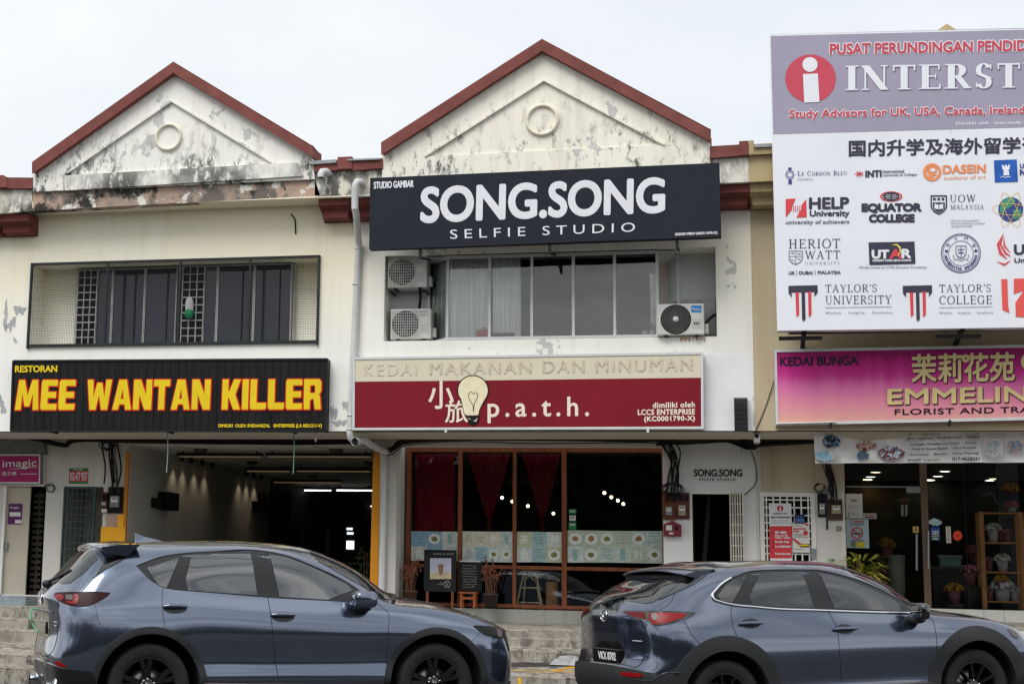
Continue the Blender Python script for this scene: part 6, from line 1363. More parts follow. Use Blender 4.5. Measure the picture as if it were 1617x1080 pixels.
# chalkboards, stool, pots, bamboo stool and basket
YK2 = 1.95
zW = at(720, 958.5, YK2).z
M_chalk = mat('chalkboard', (34, 36, 38), 0.8, 0.25, 3.0); chalk = mat('chalk', (176, 176, 170), 0.9, 0.1)
a, b, c, d = rc(669.3, 867.8, 720.3, 933.8, YK2); t = thing('chalkboard', 'large chalkboard easel with a framed drink picture outside the cafe', 'chalkboard', ((a+b)/2, YK2, zW)); bx('board', M_chalk, t, a, b, YK2, YK2+0.03, c, d, 0.006)
for x in (a+0.06, b-0.06): bx('leg', M_wood, t, x-0.02, x+0.02, YK2+0.002, YK2+0.028, zW-0.04, c)
shape('picture', [pr(679, 881, 712.5, 913.8)], YK2-0.004, mat('picture_lilac', (188, 188, 206), 0.6, 0.1, 2.0), t); shape('picture_ground', [pr(679, 903, 712.5, 913.8)], YK2-0.006, mat('picture_straw', (196, 184, 150), 0.6, 0.2, 8.0), t); shape('picture_glass', [[(691.5, 890.5), (700.5, 890.5), (699, 905), (697.4, 906), (698.5, 908), (692.6, 908), (694.6, 906), (693, 905)]], YK2-0.008, mat('picture_coffee', (146, 110, 82), 0.6, 0.2, 20), t)
text('lettering', 'today at path', quadpx(684, 872.5, 716, 876), YK2-0.004, chalk, t, 0); shape('doodle', [stroke(ell(706, 922, 5, 5, 14)+[(711, 922)], 0.6), stroke([(695, 919), (700, 921), (695, 923), (691, 921)], 0.6), stroke([(703, 917), (709, 928)], 0.5), stroke([(702, 927), (710, 918)], 0.5)], YK2-0.004, chalk, t)
a, b, c, d = rc(724.9, 885, 761, 933.8, YK2+0.1); t = thing('chalkboard', 'small chalkboard full of handwriting propped on a low stool', 'chalkboard', ((a+b)/2, YK2+0.1, c)); bx('board', M_chalk, t, a, b, YK2+0.1, YK2+0.125, c, d, 0.006); bx('ledge', M_paper, t, a+0.01, b-0.02, YK2+0.09, YK2+0.1, d-0.02, d)
rn = random.Random(2)
for k in range(9):
    x = 729+rn.random()*2; y = 893+k*4.2; pts = []
    while x < 755-rn.random()*4: pts.append((x, y+rn.uniform(-1.1, 1.1))); x += rn.uniform(0.8, 1.6)
    shape('handwriting', [stroke(pts, 0.45)], YK2+0.096, chalk, t)
a, b, c, d = rc(727, 934.2, 751.5, 958.5, YK2+0.1); t = thing('stool', 'low reddish wooden stool under the small chalkboard', 'stool', ((a+b)/2, YK2+0.15, zW)); M_st = mat('stool_wood', (168, 92, 52), 0.5, 0.15, 4.0); bx('seat', M_st, t, a-0.02, b+0.02, YK2+0.03, YK2+0.3, d-0.03, d, 0.006)
for x in (a, b-0.04):
    for y in (YK2+0.05, YK2+0.24): bx('leg', M_st, t, x, x+0.04, y, y+0.04, zW, d-0.03)
bx('stretcher', M_st, t, a+0.04, b-0.04, YK2+0.06, YK2+0.08, d-0.12, d-0.08)
def twigs(label, px, py0, py1, hw, pot, potm, n):
    q = at(px, py1, YK2-0.05); zt_ = at(px, py0, YK2-0.05).z; ph, pr_ = pot; t = thing('potted_plant', label, 'plant', (q.x, YK2-0.05, q.z), 'pots of dried twigs outside the cafe')
    MB().lathe([(0, 0), (pr_*.8, 0), (pr_*.95, ph*.85), (pr_*1.04, ph*.86), (pr_*1.04, ph), (pr_*.92, ph), (pr_*.9, ph*.86), (0, ph*.84)], (q.x, YK2-0.05, q.z), 24).build('pot', potm, t)
    mb = MB(); mr = MB()
    for k in range(n):
        g = rn.uniform(0, 6.28); r0 = pr_*0.7*rn.random(); x, y = q.x+r0*math.cos(g), YK2-0.05+r0*math.sin(g); h = (zt_-q.z-ph)*rn.uniform(0.55, 1.05); dx = hw*rn.uniform(-1, 1); dy = hw*rn.uniform(-.6, .6)
        P = [(x, y, q.z+ph*.8), (x+dx*.35, y+dy*.4, q.z+ph+h*.5), (x+dx, y+dy, q.z+ph+h)]; mb.tube(P, [0.006, 0.005, 0.003], 4)
        for m_ in range(7):
            s_ = rn.uniform(0.35, 1); c_ = Vector(P[1]).lerp(Vector(P[2]), (s_-.35)/.65)+Vector((rn.gauss(0, .02), rn.gauss(0, .02), 0)); e = 0.014
            (mr if rn.random() < 0.22 else mb).add([c_+Vector((-e, 0, 0)), c_+Vector((0, -e*.6, -e)), c_+Vector((e, 0, 0.4*e)), c_+Vector((0, e*.5, e*1.6))], [(0, 1, 2), (0, 2, 3)])
    mb.build('twigs', mat('dried_twig', (116, 80, 58), 0.8, 0.25, 20), t); mr.build('red_buds', mat('red_bud', (150, 48, 52), 0.7, 0.3, 30), t)
twigs('brown pot of dried red-budded twigs by the pillar', 647.8, 880, 957, 0.11, (0.26, 0.115), M_pot, 26); twigs('dark pot of tall sparse red-budded twigs right of the small chalkboard', 775, 880, 958.5, 0.14, (0.22, 0.125), M_potd, 22)
Yin = YF+0.16
M_bam = mat('bamboo', (238, 212, 160), 0.5, 0.15, 8.0)
zB = pm[0][1]+0.004
a, b, c, d = rc(815, 902, 856.5, 955, Yin); t = thing('bamboo_stool', 'tall splayed bamboo stool behind the lower cafe pane', 'stool', ((a+b)/2, Yin+0.1, zB)); xm = (a+b)/2
for x0, x1, y in ((a, xm-0.10, Yin), (b, xm+0.10, Yin), (a+0.08, xm-0.07, Yin+0.25), (b-0.06, xm+0.08, Yin+0.25)): MB().tube([(x0, y, zB), (x1, Yin+0.1, d)], 0.016, 8).build('leg', M_bam, t)
MB().tube([(a+0.1, Yin-0.01, c+0.28), (b-0.02, Yin-0.01, c+0.28)], 0.012, 8).build('rung', M_bam, t); MB().tube([(a+0.05, Yin, c+0.04), (b-0.05, Yin, c+0.04)], 0.012, 8).build('rung', M_bam, t); MB().tube([(xm-0.09, Yin, d-0.15), (xm, Yin-0.01, d-0.07), (xm+0.09, Yin, d-0.15)], 0.010, 8).build('brace', M_bam, t); MB().lathe([(0, 0), (0.16, 0), (0.16, 0.03), (0, 0.03)], (xm, Yin+0.1, d-0.01), 20).build('seat', M_bam, t)
a, b, c, d = rc(860.8, 918, 881, 955, Yin); t = thing('basket', 'round woven basket on the floor behind the lower cafe pane', 'basket', ((a+b)/2, Yin+0.1, zB)); rr_ = (b-a)/2; pf = []
for k in range(33): h = (d-zB)*k/32; pf.append((rr_*(0.95+0.05*math.sin(k/32*3.1))+0.004*(k % 2), h))
MB().lathe([(0, 0)]+pf+[(rr_*.9, d-zB), (rr_*.85, 0.02)], ((a+b)/2, Yin+0.1, zB), 26).build('woven_side', mat('woven_cane', (206, 140, 88), 0.7, 0.35, 60, stretch=(1, 1, 2)), t)
p = at(867, 906, Yin+0.1); t = thing('bottle', 'blue and white bottle standing on the woven basket', 'bottle', (p.x, Yin+0.1, d)); MB().lathe([(0, 0), (0.028, 0), (0.028, 0.13), (0.012, 0.18), (0.012, 0.21), (0, 0.21)], (p.x, Yin+0.1, d), 14).build('bottle_body', mat('blue_plastic', (90, 120, 170), 0.4, 0.1), t); MB().lathe([(0.013, 0.19), (0.014, 0.22), (0, 0.22)], (p.x, Yin+0.1, d), 12).build('cap', M_white, t)
# posters on the pillar return
xp = at(626, 800, YS+0.32).x+0.0
mb = MB()
for y0, y1, z0_, z1_, nm, mm in ((0.05, 0.30, 735, 790, 'grey drawing', mat('sketch_paper', (150, 150, 146), 0.7, 0.15, 25)), (0.04, 0.22, 800, 838, 'blue sketch', mat('blue_sketch', (132, 150, 156), 0.7, 0.2, 25)), (0.06, 0.30, 840, 890, 'pale notice', mat('pale_notice', (164, 168, 166), 0.7, 0.12, 25))):
    t = thing('poster', '%s pasted on the side of the pillar left of the cafe' % nm, 'poster', (xp+0.004, YS+y0, at(630, z1_, YS+0.2).z)); bx('sheet', mm, t, xp+0.001, xp+0.005, YS+y0, YS+y1, at(630, z1_, YS+0.2).z, at(630, z0_, YS+0.2).z)
bx('pillar_return', low_w, H_M, xp-0.05, xp, YS+0.32, YF-0.06, ZF, zs0-0.002)

# ------------------------------------------------------------------ florist front
xf0, xf1 = xgl+0.01, X_R1+1
zff = at(1560, 963.5, YF).z; zfh = at(1450, 721, YF).z
tile = mat('pale_floor_tile', (206, 204, 196), 0.35, 0.06, 4.0)
bx('shop_plinth', tile, H_R, xgl-0.6, X_R1+1, 2.192, 2.5, ZF, prr[0][1]+0.004)
mbg = MB()
for k in range(14): x = at(1490, 970, 2.19).x+k*0.29; mbg.box(x-0.003, x+0.003, 2.187, 2.193, ZF, prr[0][1]-0.004)
mbg.build('tile_joint', mat('joint_grey', (150, 146, 138), 0.8), H_R)
bx('step_cladding', tile, H_R, at(1500, 990, 0.2).x, X_R1+1, 0.17, 0.199, prr[1][1]-0.2, prr[2][1]-0.003)
for k, (z_, y_) in enumerate(((prr[4][1], -0.15), (prr[6][1], -0.5))): bx('step_cladding', mat('cream_riser_tile', (214, 200, 168), 0.4, 0.06), H_R, at(1500, 990, 0.2).x, X_R1+1, y_-0.03, y_-0.001, z_-0.14, z_-0.003)
mb = MB()
for p0, p1 in ((1456, 1466.8), (1334, 1336)): mb.box(at(p0, 850, YF).x, at(p1, 850, YF).x, YF-0.05, YF+0.06, zff, zfh)
ff = mb.build('shop_window', mat('brown_mullion', (104, 84, 68), 0.5, 0.15, 4.0, stretch=(6, 6, 0.6)), H_R)
eds = [1336, 1386, 1456], [1466.8, 1526, 1760]
for L_e in eds:
    for e, f in zip(L_e, L_e[1:]): bx('pane', M_glass, ff, at(e, 850, YF).x+0.004, at(f, 850, YF).x-0.004, YF, YF+0.01, zff+0.005, zfh)
bx('glass_edge', M_black, ff, at(1525.4, 850, YF).x, at(1526.6, 850, YF).x, YF-0.004, YF+0.014, zff, zfh)
a, b, c, d = rc(1336, 767.4, 1453, 769.4, YF-0.02); bx('door_rail', M_alu, ff, a, b, YF-0.03, YF-0.002, c, d)
a, b, c, d = rc(1431, 770, 1455, 778, YF-0.02); bx('door_closer', M_alu, ff, a, b, YF-0.05, YF-0.002, c, d, 0.006)
for x0, x1, y0, y1 in ((1445.2, 1449.8, 843, 900), (1464.2, 1467.6, 838, 898)):
    p0, p1 = at((x0+x1)/2, y0, YF-0.06), at((x0+x1)/2, y1, YF-0.06); MB().tube([p0, p1], 0.017, 12).tube([p0+Vector((0, 0, -0.06)), p0+Vector((0, 0.06, -0.06))], 0.01, 8).tube([p1+Vector((0, 0, 0.06)), p1+Vector((0, 0.06, 0.06))], 0.01, 8).build('door_handle', M_alu, ff)
a, b, c, d = rc(1511, 962.5, 1525.5, 968, YF-0.01); bx('patch_fitting', M_alu, ff, a, b, YF-0.012, YF-0.001, c, d)
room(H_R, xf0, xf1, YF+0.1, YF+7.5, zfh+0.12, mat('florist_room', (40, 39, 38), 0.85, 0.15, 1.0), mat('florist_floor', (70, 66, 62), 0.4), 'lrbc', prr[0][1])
zfc = zfh+0.12
for i, (px, py) in enumerate(((1382.7, 745.7), (1374.7, 753), (1368.6, 758.6), (1350, 774.8), (1492, 744.2), (1481, 752), (1468.5, 757.5), (1432.8, 778.8), (1424.3, 783.6), (1569, 756), (1585.4, 749.9), (1531, 772.6))):
    q = atz(px, py, zfc-0.012); t = thing('ceiling_light', 'small round ceiling light in the florist shop, %s row from the left' % ('first' if px < 1400 else 'second' if px < 1500 and not px in (1531,) else 'third'), 'ceiling light', tuple(q), 'round ceiling lights of the florist')
    if q.y > YF+7.3 or q.y < YF: q.y = min(max(q.y, YF+0.3), YF+7.2)
    MB().lathe([(0, 0), (0.09, 0)], (q.x, q.y, zfc-0.012), 18).build('diffuser', mat('cool_lens' if i % 3 else 'warm_lens_pale', (250, 250, 240) if i % 3 else (255, 226, 170), 0.5, 0, emit=5.0), t); MB().lathe([(0.088, -0.002), (0.11, -0.002), (0.11, 0.012)], (q.x, q.y, zfc-0.012), 18).build('trim_ring', M_alu, t)
# notices on the glass
Yg = YF-0.008
t = poster('plain white notice with a small logo on the first florist pane', 1335.5, 779.5, 1362, 818, Yg, mat('notice_white', (206, 204, 196), 0.6, 0.03)); text('lettering', 'mei flo', quadpx(1344, 788, 1353, 791), Yg-0.003, dark, t, 0.2); text('lettering', 'No smoking', quadpx(1341, 797.5, 1358, 800), Yg-0.003, grey, t, 0); text('lettering', 'Filming not allowed', quadpx(1338.5, 801, 1359.5, 803.4), Yg-0.003, grey, t, 0); shape('icon', [pr(1339, 808.5, 1342, 811), pr(1339, 813, 1342, 815.4)], Yg-0.003, grey, t); text('lettering', 'Thank you', quadpx(1344, 809, 1357, 815), Yg-0.003, grey, t, 0)
t = poster('small oblong grey sticker right of the plain notice on the florist pane', 1363, 810, 1384, 819, Yg, mat('sticker_grey', (170, 166, 162), 0.5, 0.1), 'sticker', 'sticker'); text('lettering', 'PUSH TO OPEN', quadpx(1366, 812, 1381, 814), Yg-0.003, rb, t, 0.1); shape('band', [pr(1366, 815.4, 1381, 817)], Yg-0.003, dark, t)
t = poster('pale blue no smoking notice with a barred cigarette on the florist pane', 1336, 819.5, 1372, 865, Yg+0.001, mat('notice_blue', (176, 196, 206), 0.6, 0.04)); rdm = mat('ban_red', (196, 52, 52), 0.5, 0); shape('ban_ring', [(ell(1353.4, 841.5, 9.6, 9.6, 32), [ell(1353.4, 841.5, 7.7, 7.7, 30)]), stroke([(1347.5, 835.5), (1359.5, 847.5)], 1.8)], Yg-0.004, rdm, t); shape('cigarette', [pr(1347, 841, 1359.5, 843.4)], Yg-0.003, dark, t)
shape('small_ban_ring', [(ell(1345, 822.8, 2.4, 2.4, 16), [ell(1345, 822.8, 1.7, 1.7, 16)])], Yg-0.003, rdm, t); text('lettering', 'DILARANG MEROKOK', quadpx(1349, 821.5, 1365, 824.6), Yg-0.003, rdm, t, 0.1); text('lettering', 'NO SMOKING', quadpx(1342, 826.5, 1364, 828.6), Yg-0.003, dark, t, 0.1); text('lettering', 'KAWASAN LARANGAN', quadpx(1344, 852.4, 1364, 854.4), Yg-0.003, dark, t, 0.1); shape('yellow_box', [pr(1353, 855.5, 1365.5, 863.6)], Yg-0.003, M_yellow, t); shape('picture', [pr(1343.5, 855.5, 1352, 863.6)], Yg-0.003, mat('faded_picture', (128, 140, 120), 0.6, 0.3, 60), t)
t = poster('small yellow square sign above the left door handle of the florist', 1441.5, 831, 1450.8, 841, Yg, mat('sign_yellow', (216, 182, 92), 0.5, 0.05), 'sticker', 'sticker'); text('lettering', 'II', quadpx(1444.6, 833.5, 1447.6, 838.5), Yg-0.003, dark, t, 0.2)
t = poster('blue sign with pale writing beside the right door handle of the florist', 1470, 832, 1484, 853, Yg, mat('sign_blue', (30, 76, 152), 0.5, 0.06), 'sign', 'window_sign'); text('lettering', 'TAKO', quadpx(1471.6, 837.5, 1482.4, 840.6), Yg-0.003, M_whitep, t, 0.2); text('lettering', 'TIKO', quadpx(1471.6, 841.5, 1482.4, 844.2), Yg-0.003, M_whitep, t, 0.2); shape('band', [pr(1471, 846, 1483, 847.3)], Yg-0.003, M_yellow, t); shape('emblem', [ell(1477, 851.5, 5, 2.6, 16, 0, 180)], Yg-0.003, mat('lime', (190, 210, 90), 0.5, 0), t)
t = poster('narrow cream strip notice right of the blue sign on the florist door', 1494, 831, 1501.6, 857, Yg, mat('strip_cream', (206, 202, 184), 0.6, 0.04)); text('lettering', 'OPEN DAILY', ((1496, 855), (1496, 833), (1499.6, 833), (1499.6, 855)), Yg-0.003, grey, t, 0)
mb = MB()
for k in range(8): a_ = 2*math.pi*k/8; flat(mb, ell(1512.2+4.6*math.cos(a_), 845.5+5*math.sin(a_), 2.9, 3.1, 10), Yg-0.0004*k)
o = fix(mb.build('petals', mat('orange_red', (232, 74, 44), 0.5, 0.08))); t = thing('window_flower', 'bright orange paper flower stuck on the florist door', 'ornament', tuple(at(1512, 853, Yg))); o.parent = t; o.data.transform(Matrix.Translation(-Vector(t.location))); shape('flower_heart', [ell(1512.2, 845.5, 2, 2, 12)], Yg-0.006, mat('dark_red', (170, 40, 30), 0.5, 0), t)
mb = MB()
for cx_, cy_, r_ in ((1470, 824, 4), (1475, 822, 4.6), (1480, 823.5, 4.4), (1484, 825, 3.4), (1474, 826.5, 3.6), (1480, 827, 3.4)): flat(mb, ell(cx_, cy_, r_, r_*.9, 14), Yg-0.0004*cx_/100)
o = fix(mb.build('cloud_cutout', mat('pale_aqua', (166, 196, 206), 0.6, 0.08, 8.0))); t = thing('window_cloud', 'pale blue cloud-shaped ornament above the blue sign on the florist door', 'ornament', tuple(at(1476, 830, Yg))); o.parent = t; o.data.transform(Matrix.Translation(-Vector(t.location)))
Yh = YF+0.25
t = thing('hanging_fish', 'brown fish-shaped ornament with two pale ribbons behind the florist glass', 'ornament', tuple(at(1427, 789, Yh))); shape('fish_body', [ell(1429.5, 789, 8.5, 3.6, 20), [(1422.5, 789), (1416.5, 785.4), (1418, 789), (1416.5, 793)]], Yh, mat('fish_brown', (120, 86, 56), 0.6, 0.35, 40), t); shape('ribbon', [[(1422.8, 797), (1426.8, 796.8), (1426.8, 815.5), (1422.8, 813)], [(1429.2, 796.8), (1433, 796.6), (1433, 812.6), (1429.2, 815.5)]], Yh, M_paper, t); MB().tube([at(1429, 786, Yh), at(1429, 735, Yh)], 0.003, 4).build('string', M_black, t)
# shelf unit with soft toys, pots and bouquets
Ysf = YF+0.5
xs0, xs1 = at(1548.6, 880, Ysf).x, at(1619, 880, Ysf).x; zsb, zst = at(1580, 961, Ysf).z, at(1580, 810, Ysf).z
t = thing('shelf_unit', 'open pine shelf unit with crossed wires behind the right florist pane', 'shelf', ((xs0+xs1)/2, Ysf+0.2, zsb))
for x in (xs0, xs1-0.07):
    for y in (Ysf, Ysf+0.4): bx('post', M_wood2, t, x, x+0.07, y, y+0.05, zsb, zst+0.02)
lv = [zst, at(1580, 857, Ysf).z, at(1580, 903.5, Ysf).z, at(1580, 950, Ysf).z]
for z in lv: bx('board', M_wood2, t, xs0+0.07, xs1-0.07, Ysf+0.01, Ysf+0.44, z-0.012, z+0.012)
for z0_, z1_ in ((lv[2], lv[1]),): 
    for u, v_ in (((xs0+.07, z0_), (xs1-.07, z1_)), ((xs0+.07, z1_), (xs1-.07, z0_))): MB().tube([(u[0], Ysf+0.43, u[1]), (v_[0], Ysf+0.43, v_[1])], 0.004, 5).build('cross_wire', M_alu, t)
for z0_, z1_ in ((lv[3], lv[2]),):
    for u, v_ in (((xs0+.07, z0_), (xs1-.07, z1_)), ((xs0+.07, z1_), (xs1-.07, z0_))): MB().tube([(u[0], Ysf+0.43, u[1]), (v_[0], Ysf+0.43, v_[1])], 0.004, 5).build('cross_wire', M_alu, t)
def bouquet(label, px, py, z, potc, flc, r_, Y=Ysf+0.2, h=0.16):
    q = at(px, py, Y); t = thing('flower_arrangement', label, 'flowers', (q.x, Y, z), 'arrangements on the florist shelf'); MB().lathe([(0, 0), (r_*.55, 0), (r_*.8, h), (r_*.7, h), (0, h*.9)], (q.x, Y, z), 18).build('pot', mat('arr_pot_%d_%d_%d' % potc if False else 'pot_tone_%s' % ('pale' if sum(potc) > 450 else 'rose'), potc, 0.5, 0.1), t)
    mb = MB()
    for k in range(46):
        u = Vector((rn.gauss(0, 1), rn.gauss(0, 1), abs(rn.gauss(0, 1)))).normalized(); c_ = Vector((q.x, Y, z+h))+Vector((u.x*r_, u.y*r_, u.z*r_*.8)); mb.ball(c_, r_*rn.uniform(.16, .26), None, None, 7, 4)
    mb.build('blossoms', mat('bloom_%s' % ('white' if sum(flc) > 560 else 'rose' if flc[2] > 90 else 'amber'), flc, 0.7, 0.2, 20), t)
zs_ = [z+0.013 for z in lv]
bouquet('white frilled flower cup on the second shelf board', 1568, 846, zs_[1], (190, 180, 186), (214, 208, 204), 0.115, h=0.2); bouquet('small rose flower pot at the right of the second shelf board', 1591, 850, zs_[1], (150, 90, 100), (190, 120, 130), 0.06); bouquet('dull rose pot left of the white cup on the second shelf board', 1580, 852, zs_[1], (120, 80, 88), (130, 86, 92), 0.06, Ysf+0.3)
bouquet('white blossoms in a pink pot on the third shelf board', 1583, 893, zs_[2], (190, 150, 156), (220, 216, 210), 0.115, h=0.18); bouquet('grey wrapped posy at the left of the third shelf board', 1562, 895, zs_[2], (120, 116, 118), (150, 144, 146), 0.07)
bouquet('amber and cream arrangement on the lowest shelf board', 1583, 935, zs_[3], (190, 170, 140), (206, 200, 180), 0.16, h=0.2); bouquet('small amber crown of flowers above the cream arrangement', 1582, 922, zs_[3]+0.2, (180, 130, 60), (196, 140, 60), 0.10, Ysf+0.12, 0.12); bouquet('pale blue posy at the right of the lowest shelf board', 1603, 938, zs_[3], (170, 180, 200), (180, 186, 200), 0.08); bouquet('dim purple posy at the left of the lowest shelf board', 1563, 940, zs_[3], (90, 76, 90), (110, 92, 112), 0.07)
bouquet('pink bow arrangement on top of the shelf', 1597, 802, zs_[0], (200, 160, 150), (214, 176, 164), 0.10, h=0.1); bouquet('rose red wreath-like flowers above the bow on top of the shelf', 1596, 780, zs_[0]+0.32, (130, 50, 60), (150, 50, 62), 0.12, Ysf+0.3, 0.05); bouquet('pink rosette under the shelf top', 1576, 825, zs_[1]+0.16, (170, 120, 130), (176, 120, 132), 0.075, Ysf+0.34, 0.05)
for lb, px_, py_, r_, c_, y_ in (('dull pink wrapped bouquet standing on the florist floor beside the shelf', 1531, 902, 0.14, (170, 110, 120), 0.9), ('pale posy in a tall pot between the door and the shelf', 1540, 870, 0.13, (190, 180, 176), 1.2), ('yellowish bouquet in front of the counter under the pale blue box', 1506, 930, 0.13, (176, 140, 70), 0.6), ('dark red bouquet behind the left florist door', 1400, 860, 0.14, (120, 40, 50), 1.6), ('pink bouquet left of the printed bucket', 1388, 905, 0.13, (176, 120, 130), 1.0)):
    q_ = at(px_, py_, YF+y_); bouquet(lb, px_, py_, q_.z-0.22, (150, 140, 130), c_, r_, YF+y_, 0.2); MB().lathe([(0, 0), (0.16, 0), (0.16, q_.z-0.225-prr[0][1]), (0, q_.z-0.225-prr[0][1])], (q_.x, YF+y_, prr[0][1]), 16).build('stand', mat('dim_stand', (70, 64, 60), 0.6), [o for o in COL.objects if o.name.startswith('flower_arrangement')][-1])
t = thing('neon_script', 'pink script ornament on the dark wall left of the shelf top', 'ornament', tuple(at(1560, 790, Ysf+0.6))); shape('script', [stroke([(1550, 782), (1552, 778), (1554, 783), (1557, 777), (1560, 783), (1564, 777), (1567, 780), (1571, 779), (1570, 785), (1573, 790), (1574, 796)], 1.6)], Ysf+0.6, mat('dusty_pink', (206, 156, 166), 0.6, 0), t)
a, b, c, d = rc(1578, 740, 1612, 960, YF+1.2); setp(MB().prism(wallrect(a, b, prr[0][1], zfc), YF+1.2, YF+1.26).build('grey_panel', mat('dim_grey_panel', (92, 94, 96), 0.7, 0.1)), 'pale grey upright panel behind the florist shelf', 'panel')
a, b, c, d = rc(1482, 876, 1520, 894, YF+0.9); t = thing('storage_box', 'pale blue lidded box stacked on a dark counter inside the florist', 'box', ((a+b)/2, YF+1, c)); bx('box_body', mat('pale_blue_box', (120, 138, 142), 0.6, 0.08), t, a+0.02, b-0.02, YF+0.9, YF+1.2, c, d-0.05, 0.006); bx('lid', mat('pale_blue_box', (120, 138, 142)), t, a, b, YF+0.88, YF+1.22, d-0.05, d, 0.006)
t = thing('counter', 'dark counter under the pale blue box inside the florist', 'counter', ((a+b)/2, YF+1.1, prr[0][1])); bx('counter_body', mat('counter_dark', (44, 42, 40), 0.5, 0.1), t, a-0.1, b+0.1, YF+0.85, YF+1.4, prr[0][1], c-0.045); bx('counter_top', mat('counter_top', (70, 66, 62), 0.4, 0.1), t, a-0.13, b+0.13, YF+0.83, YF+1.42, c-0.045, c-0.002)
p = at(1417, 904, YF+0.6); t = thing('bucket', 'off-white printed flower bucket inside the florist door', 'bucket', (p.x, YF+0.6, prr[0][1])); zz = at(1417, 876, YF+0.6).z; MB().lathe([(0, 0), (0.10, 0), (0.125, zz-prr[0][1]), (0.115, zz-prr[0][1]), (0, 0.1)], (p.x, YF+0.6, prr[0][1]), 24).build('bucket_body', mat('bucket_white', (150, 146, 138), 0.6, 0.1), t); text('lettering', 'FRESH', quadpx(1411, 884, 1424, 888), YF+0.44, grey, t, 0)
# yellow-green dracaena outside the florist
q = at(1359, 925, 1.7); potted('yellow-green dracaena with arching leaves outside the florist glass', (q.x, 1.7, at(1359, 985, 1.7).z), 0.17, 0.3, M_potd, 'leaf', mat('dracaena_leaf', (166, 168, 56), 0.5, 0.35, 7.0), 120, 0.6, 0.70, 0.42, 0.055, 6)
q = at(1326, 925, 1.75); potted('small green plant with upright leaves left of the dracaena', (q.x, 1.75, at(1326, 992, 1.75).z), 0.12, 0.3, M_potd, 'leaf', mat('fresh_leaf', (112, 172, 66), 0.5, 0.2, 7.0), 40, 0.3, 0.72, 0.28, 0.08, 3)
q = at(1386, 925, 1.7); potted('low yellowish plant right of the dracaena, nearly hidden by the car', (q.x, 1.7, at(1386, 992, 1.7).z), 0.13, 0.22, M_potd, 'leaf', mat('dracaena_leaf', (164, 172, 44)), 40, 0.3, 0.45, 0.26, 0.045, 3)
# cloth banner slung under the florist beam
YBn = 0.35
def sag(u): return 679.5+18.5*math.sin(min(1.0, u/0.62)*math.pi)*(1-0.25*u) - 6*u
mb = MB(); n = 90; rows = 14; v = []; uv = []
for j in range(rows+1):
    for i in range(n+1):
        u = i/n; px = 1284.5+2.6*(j/rows)*(1-u)+(1780-1284.5)*u; yt = sag(u*1.5 if u < 0.66 else 1.0); yb_ = 731.5-2.0*u; t_ = j/rows
        p = at(px, yt+(yb_-yt)*t_, YBn); v.append((p.x, YBn-0.03*math.sin(u*34+t_*3)-0.025*math.sin(u*61-t_*5)-0.012*math.sin(u*140+t_*9), p.z))
mb.add(v, [(j*(n+1)+i, (j+1)*(n+1)+i, (j+1)*(n+1)+i+1, j*(n+1)+i+1) for j in range(rows) for i in range(n)], True)
t = thing('cloth_banner', 'sagging white cloth banner with flower pictures under the magenta florist sign', 'banner', tuple(at(1284.5, 731, YBn))); mb.build('cloth', mat('banner_cloth', (232, 230, 228), 0.8, 0.07, 4.0), t)
Yb_ = YBn-0.06
def blob(nm, cx_, cy_, rx, ry, n_, cols_, sz):
    gp = {}
    for k in range(int(n_*1.8)):
        a_ = rn.uniform(0, 6.28); r_ = math.sqrt(rn.random()); c_ = cols_[rn.randrange(len(cols_))]; gp.setdefault(c_, []).append(ell(cx_+rx*r_*math.cos(a_), cy_+ry*r_*math.sin(a_), sz*rn.uniform(.5, 1.2), sz*rn.uniform(.4, 1.0), 7))
    for i, (c_, ps) in enumerate(gp.items()): shape(nm, ps, Yb_-0.004*i, mat('print_%d_%d_%d' % c_ if False else 'banner_ink_%s' % chr(97+(sum(c_) % 26)), c_, 0.7, 0.1), t)
blob('flower_print', 1313, 697, 13, 10, 60, [(40, 44, 52), (190, 160, 140), (220, 220, 216), (96, 140, 170)], 2.6); blob('flower_print', 1303, 720, 12, 8, 26, [(150, 190, 210), (196, 214, 222), (90, 110, 130)], 4.0)
blob('flower_print', 1367, 704, 15, 7, 60, [(130, 40, 60), (60, 30, 40), (160, 80, 96)], 2.4); blob('flower_print', 1362, 720, 9, 7, 24, [(40, 48, 60), (90, 120, 140)], 2.8); blob('flower_print', 1405, 714, 17, 11, 70, [(70, 44, 54), (112, 70, 80), (150, 140, 150), (54, 50, 60)], 2.6); blob('flower_print', 1424, 716, 4, 5, 10, [(120, 160, 190)], 2)
bl = mat('banner_print', (60, 56, 62), 0.7, 0)
for s_, x0, x1, y, h in (('· Birth Ceremony  · Bridal Bonquet  · Opening', 1430, 1547, 688.5, 4), ('· Corsages, Wedding Car Decor   · Wreath', 1434, 1543, 697.6, 4), ('· Fruits & Flower Basket   · Hand Bouquet', 1437, 1541, 706, 4.4), ('· Anniversary   · Birthday   · House Warming', 1434, 1545, 714.6, 4.6)):
    text('lettering', s_, rise(x0, y+(1.5 if y > 700 else 2.5), x1, y+h+(1.5 if y > 700 else 2.5), 0.03), Yb_-0.012, bl, t, 0.15)
text('lettering', '鲜花接受 Order Now', rise(1433, 724.2, 1484, 728.2, 0.015), Yb_-0.012, bl, t, 0.1); text('lettering', '017-4658331', rise(1504, 722, 1546.5, 727, 0.015), Yb_-0.012, bl, t, 0.3)
